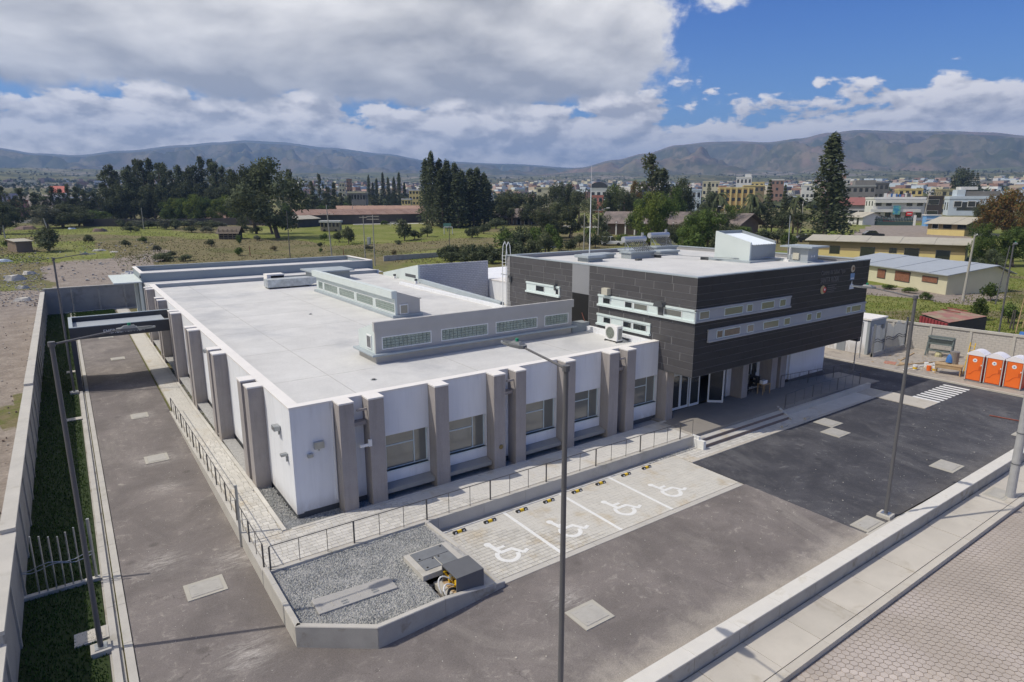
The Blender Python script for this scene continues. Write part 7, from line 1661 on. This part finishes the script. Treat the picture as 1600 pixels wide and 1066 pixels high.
f.box(MB(), 0, 0, zt-1.3, f.L, .2, zt).build('backboard', teal, t); MB().tube(f.P(f.L/2, .5, z0), f.P(f.L/2, .5, zt-1), .12, n=6).build('pole', teal, t)
t = thing('pitch_path', 'pale line of path along the far side of the football pitch', 'path'); farw = [gt(553, 351.5), gt(610, 350.5), gt(662, 350)]
for p, q in zip(farw[:-1], farw[1:]): f = Frame(p, q); f.box(MB(), 0, 0, p.z-.3, f.L, 5, max(p.z, q.z)+.18).build('strip', coping_m, t)
t['kind'] = 'structure'; del t['category']; del t['label']
# ---------------------------------------------------------------- poles
pole_c = mat('concrete_pole', (.36, .345, .31), .9, .08, 1)
def pole(label, u, v, vt, arms=(), r=.17, lean=0, m=pole_c, lamp=None, name='utility_pole'):
    p = gt(u, v) if v < 420 else at(u, v, 0); zt = ztop(p, vt); t = thing(name, label, 'utility pole', p); H = zt-p.z
    MB().tube((0, 0, -.3), (_r0.x*lean, _r0.y*lean, H), r, r*.6, 8).build('pole', m, t, world=False)
    for dz, w in arms: c = Vector((_r0.x*lean, _r0.y*lean, H-dz)); MB().tube(c-_r0*w/2, c+_r0*w/2, .07, n=5).build('crossarm', m, t, world=False); [MB().tube(c+_r0*w*k, c+_r0*w*k+Vector((0, 0, .3)), .06, n=5).build('insulator', dark_metal, t, world=False) for k in (-.48, -.2, .2, .48)]
    if lamp: c = Vector((0, 0, H-.5)); e = c+_r0*lamp+Vector((0, 0, .8)); MB().tube(c, e, .05, n=5).build('arm', steel, t, world=False); MB().tube(e, e+_r0*math.copysign(.9, lamp), .16, .12, 6).build('lamp_head', whitew, t, world=False)
    return t, p, H
pole('concrete utility pole with crossarm left of the paired poles behind the annexe', 519, 404, 320, [(2.2, 3.2)], lean=-.6)
t, p, H = pole('left one of the paired utility poles carrying the transformer', 571, 410, 337, [(.4, 1.8)], .14)
t2, p2, H2 = pole('right one of the paired utility poles, with the double crossarm', 586, 416, 336, [(.3, 2.6), (.9, 2.6)], .15)
t = thing('transformer', 'grey drum transformer hung between the paired utility poles', 'transformer', (p+p2)/2+Vector((0, 0, H*.42))); MB().tube((0, 0, 0), (0, 0, 1.5), .42, n=12).build('drum', steel, t, world=False); MB().tube((-1, 0, -.1), (1, 0, -.1), .06, n=5).build('bracket', dark_metal, t, world=False)
pole('pale concrete pole on the grass at the right end of the cream building', 1504, 470, 367, (), .2, .3)
pole('pale concrete street pole beside the white shop house', 1442, 350, 296, [(6, 2)], .3, .9)
pole('thin pale pole left of the lightning mast', 912, 392, 333, (), .16, lamp=None)
pole('concrete pole with crossarm right of the lightning mast', 934, 384, 327, [(.3, 3.5)], .16, lamp=2.2)
pole('street light pole behind the park trees near the green tree', 1130, 366, 324, (), .2, lamp=-1.5); pole('slim street pole left of the white villa', 1083, 352, 302, [(.3, 2)], .15)
pole('pole with a green sign left of the tall conifer', 1250, 370, 314, (), .2, lamp=1.6); pole('thin mast beyond the long barracks', 552, 345, 316, (), .2); pole('small pole beyond the grey field wall', 225, 360, 325, (), .15)
pole('leaning grey post in front of the rounded trees', 77, 365, 341, (), .25, -1.2); pole('short post in the bushes at the far left', 8, 372, 352, (), .2); pole('dark fence post behind the rear annexe', 391, 400, 384, (), .1, m=rust); pole('thin rusty post between the poles behind the annexe', 537, 402, 388, (), .1, m=rust)
pole('tall dark post at the right edge of the grass behind the trees', 1555, 475, 384, (), .09, .7, m=post_m)
for i, (u, v, vt, ln) in enumerate(((1587, 519, 465, .3), (1597, 512, 484, .2), (1578, 513, 484, .1), (1583, 515, 484, -.1))):
    pole(('tall pale wooden pole at the right edge beyond the block wall', 'short pale pole cut by the right edge beyond the block wall', 'left of two dark weathered stakes beyond the block wall', 'right of two dark weathered stakes beyond the block wall')[i], u, v, vt, (), .07 if i < 2 else .1, ln, m=wood if i < 2 else adobe, name='wooden_pole')
o = MB().hull8([at(1592, 527, .1), at(1612, 529, .1), at(1614, 524, .1), at(1594, 522, .1), at(1592, 523, .6), at(1612, 525, .6), at(1614, 520, .6), at(1594, 518, .6)]).build('blue_tarp', blue_pl); tag(o, 'bright blue plastic sheet at the right edge beyond the block wall', 'tarpaulin')
# wires
w = MB()
for k in range(3): pts = [Vector(p)+Vector((0, 0, H-.3*k))+(Vector(p2)-Vector(p))*t_*0+(at(-80, 380, 8)-Vector(p))*0 for t_ in (0,)]
# debris in the left lot
random.seed(6)
for i, (u, v, w_, h_, lb) in enumerate(((22, 438, 2.2, 1.3, 'large pale rubble heap in the left lot beside the shadow'), (45, 429, 1.6, .8, 'flat pale concrete slab in the left lot'), (36, 451, 1.2, .7, 'grey concrete chunk in the left lot'), (38, 470, 1.7, .6, 'pale block on the edge of the dirt road at the left wall'), (156, 362, 3.2, 1.5, 'brown earth heap beyond the lone bush'), (112, 358, 2.2, .7, 'white fly-tipped sheet near the grey field wall'), (40, 358, 5, 1.6, 'brown earth heap at the left by the rounded trees'), (155, 392, 2.2, .5, 'white slab in the grass right of the earth track'), (178, 394, 1.8, .3, 'low white slab farther right of the earth track'), (2, 409, 2.5, .8, 'pale blue sheet at the left edge'))):
    p = gt(u, v); o = MB(); k = 7; o.prism([(w_*math.cos(6.283*j/k)*random.uniform(.6, 1), w_*.6*math.sin(6.283*j/k)*random.uniform(.6, 1)) for j in range(k)], -.2, h_*.55)
    n = len(o.v)//2; o.v = [(x, y, z) if i_ < n else (x*.6, y*.6, z+random.uniform(-.1, .3)*h_) for i_, (x, y, z) in enumerate(o.v)]
    o = o.build('debris', mat('earth_heap', (.20, .145, .12), .95, .2, 2) if 'brown' in lb else (concrete if 'sheet' not in lb else bluew)); o.location = p; tag(o, lb, 'debris')
o = MB()
for i in range(1400):
    u, v = (random.uniform(-10, 70), random.uniform(402, 480)) if i % 3 else (random.uniform(0, 250), random.uniform(376, 440)); p = gt(u, v)
    if p.x > -3.4 and p.y < 99: continue
    s = random.uniform(.05, .22)*(1 if i % 9 else 2.2); z = tz(p.x, p.y)+.05; o.box(p.x, p.y, z, p.x+s, p.y+s*random.uniform(.6, 2), z+s*.5, random.choice((0, 0, 1, 2)))
for i in range(450):
    x, y = -3.4-random.random()**1.5*22, random.uniform(14, 98); s = random.uniform(.03, .10)*(1 if i % 14 else 2.0); o.box(x, y, -.04, x+s, y+s*1.4, s*.4, random.choice((0, 1, 1, 2)))
o = o.build('stones', [concrete, mat('brown_stone', (.17, .13, .11), .95, .2, 5), mat('pale_stone', (.42, .39, .36), .95, .2, 5)], kind='stuff'); tag(o, 'stones and rubble strewn over the bare lot on the left', 'stones')
for i, (u, v) in enumerate(((203, 427), (208, 431), (197, 430), (212, 428), (203, 434))):
    p = gt(u, v); o = MB().hull8([(-.9, -.3, 0), (.9, -.3, 0), (.9, .3, 0), (-.9, .3, 0), (-.7, -.2, .5), (.8, -.25, .35), (.8, .3, .4), (-.8, .2, .45)]).build('white_block', whitew); o.location = p; o.rotation_euler = (0, 0, i*1.1); tag(o, f'{ORD[i]} of the white blocks dumped in the grass behind the rear annexe', 'block', 'white blocks dumped behind the annexe')
# ---------------------------------------------------------------- town spread
random.seed(17)
pal = [(whitew, 'white'), (cream, 'cream'), (greyc, 'raw grey'), (mat('rose_wall', (.42, .30, .26), .9, .1), 'rose'), (redw, 'brick-red'), (mat('buff_wall', (.45, .38, .28), .9, .1), 'buff'), (bluew, 'pale blue')]
rows_ = [('nearest', 312, 318, 44, 9, 15, 10), ('middle', 305, 309, 60, 7, 12, 7), ('farthest', 299.5, 303, 70, 5, 9, 5)]
for rn, va, vb, n, w0, w1, hpx in rows_:
    us = sorted(random.uniform(470, 1620) for _ in range(n))
    cnt = 0
    for u in us:
        v = random.uniform(va, vb); w_ = random.uniform(w0, w1); m, cn_ = random.choice(pal); fl = random.choice((2, 2, 3, 4)); k = hpx*fl/3*random.uniform(.8, 1.15)
        cnt += 1; nm_ = ORD[cnt-1] if cnt <= 30 else ORD[(cnt-1) % 30]+' past the thirtieth'
        if cnt > 60: nm_ = ORD[(cnt-61)]+' past the sixtieth'
        house('town_house', f'small {cn_} house, {nm_} from the left in the {rn} town row', u, u+w_, v, v-k, m, fl, max(2, int(w_/3)), random.uniform(8, 16), trim=m, extra=[(random.random()*.4, .8, 2.5, random.choice(pal)[0])] if random.random() < .5 else None, group=f'{rn} row of small town houses')
o = MB()
for i in range(3000):
    u = random.uniform(-60, 1660); r = 950+random.random()**1.1*1150
    if u < 470 and (r < 1500 or random.random() < .75): continue
    if r > 2000 and random.random() < .5: continue
    d = ray(u, 300); h = math.hypot(d.x, d.y); x, y = d.x/h*r, d.y/h*r; z = ghf(x, y, r, 0); a, b, c_ = random.uniform(4, 10), random.uniform(4, 10), random.choice((4, 6, 6, 9, 12))
    o.box(x-a, y-b, z-3, x+a, y+b, z+c_*.8, random.randrange(7))
o = o.build('distant_town', [m for m, _ in pal], kind='stuff'); tag(o, 'hazy spread of tiny distant houses covering the valley floor', 'town')
# distant trees: small rough crowns scattered over the valley and hills
o = MB(); fm = [LM['dark'][0], LM['olive'][0], LM['dark'][1]]
for i in range(8500):
    u = random.uniform(-80, 1680); r = 480+random.random()**1.3*2900; d = ray(u, 300); h = math.hypot(d.x, d.y); x, y = d.x/h*r, d.y/h*r
    if noise.noise(Vector((x*.006, y*.006, 3))) < random.uniform(-.3, .35): continue
    z = ghf(x, y, r, 0); s = random.uniform(2.5, 5.5); hh = s*random.uniform(1.1, 2.2); mi = random.randrange(3)
    for k in range(5):
        a = random.random()*6.28; p = Vector((x+random.uniform(-.5, .5)*s, y+random.uniform(-.5, .5)*s, z+hh*random.uniform(.2, .75))); q = [p+Vector((random.gauss(0, 1), random.gauss(0, 1), random.gauss(0, .8)))*s*.45 for _ in range(4)]
        for t3 in ((0, 1, 2), (0, 2, 3), (0, 1, 3), (1, 2, 3)): o.poly([q[j] for j in t3], mi)
o = o.build('distant_trees', fm, kind='stuff'); tag(o, 'distant dark trees scattered through the town and over the foothills', 'trees')
# ---------------------------------------------------------------- air
hz = MB().box(-8200, -600, -2, 12500, 12500, 1230).build('haze', None or mat('haze', (.5, .5, .5)), kind='stuff')
hm_ = bpy.data.materials.new('haze_air'); hm_.use_nodes = True; nt = hm_.node_tree; nt.nodes.clear(); out = nt.nodes.new('ShaderNodeOutputMaterial'); pv_ = nt.nodes.new('ShaderNodeVolumePrincipled')
pv_.inputs['Color'].default_value = (.36, .57, 1.0, 1); pv_.inputs['Density'].default_value = 1.4e-4; pv_.inputs['Anisotropy'].default_value = .1
nt.links.new(pv_.outputs[0], out.inputs['Volume']); hz.data.materials.clear(); hz.data.materials.append(hm_); tag(hz, 'thin bluish haze lying over the valley and mountains', 'haze')
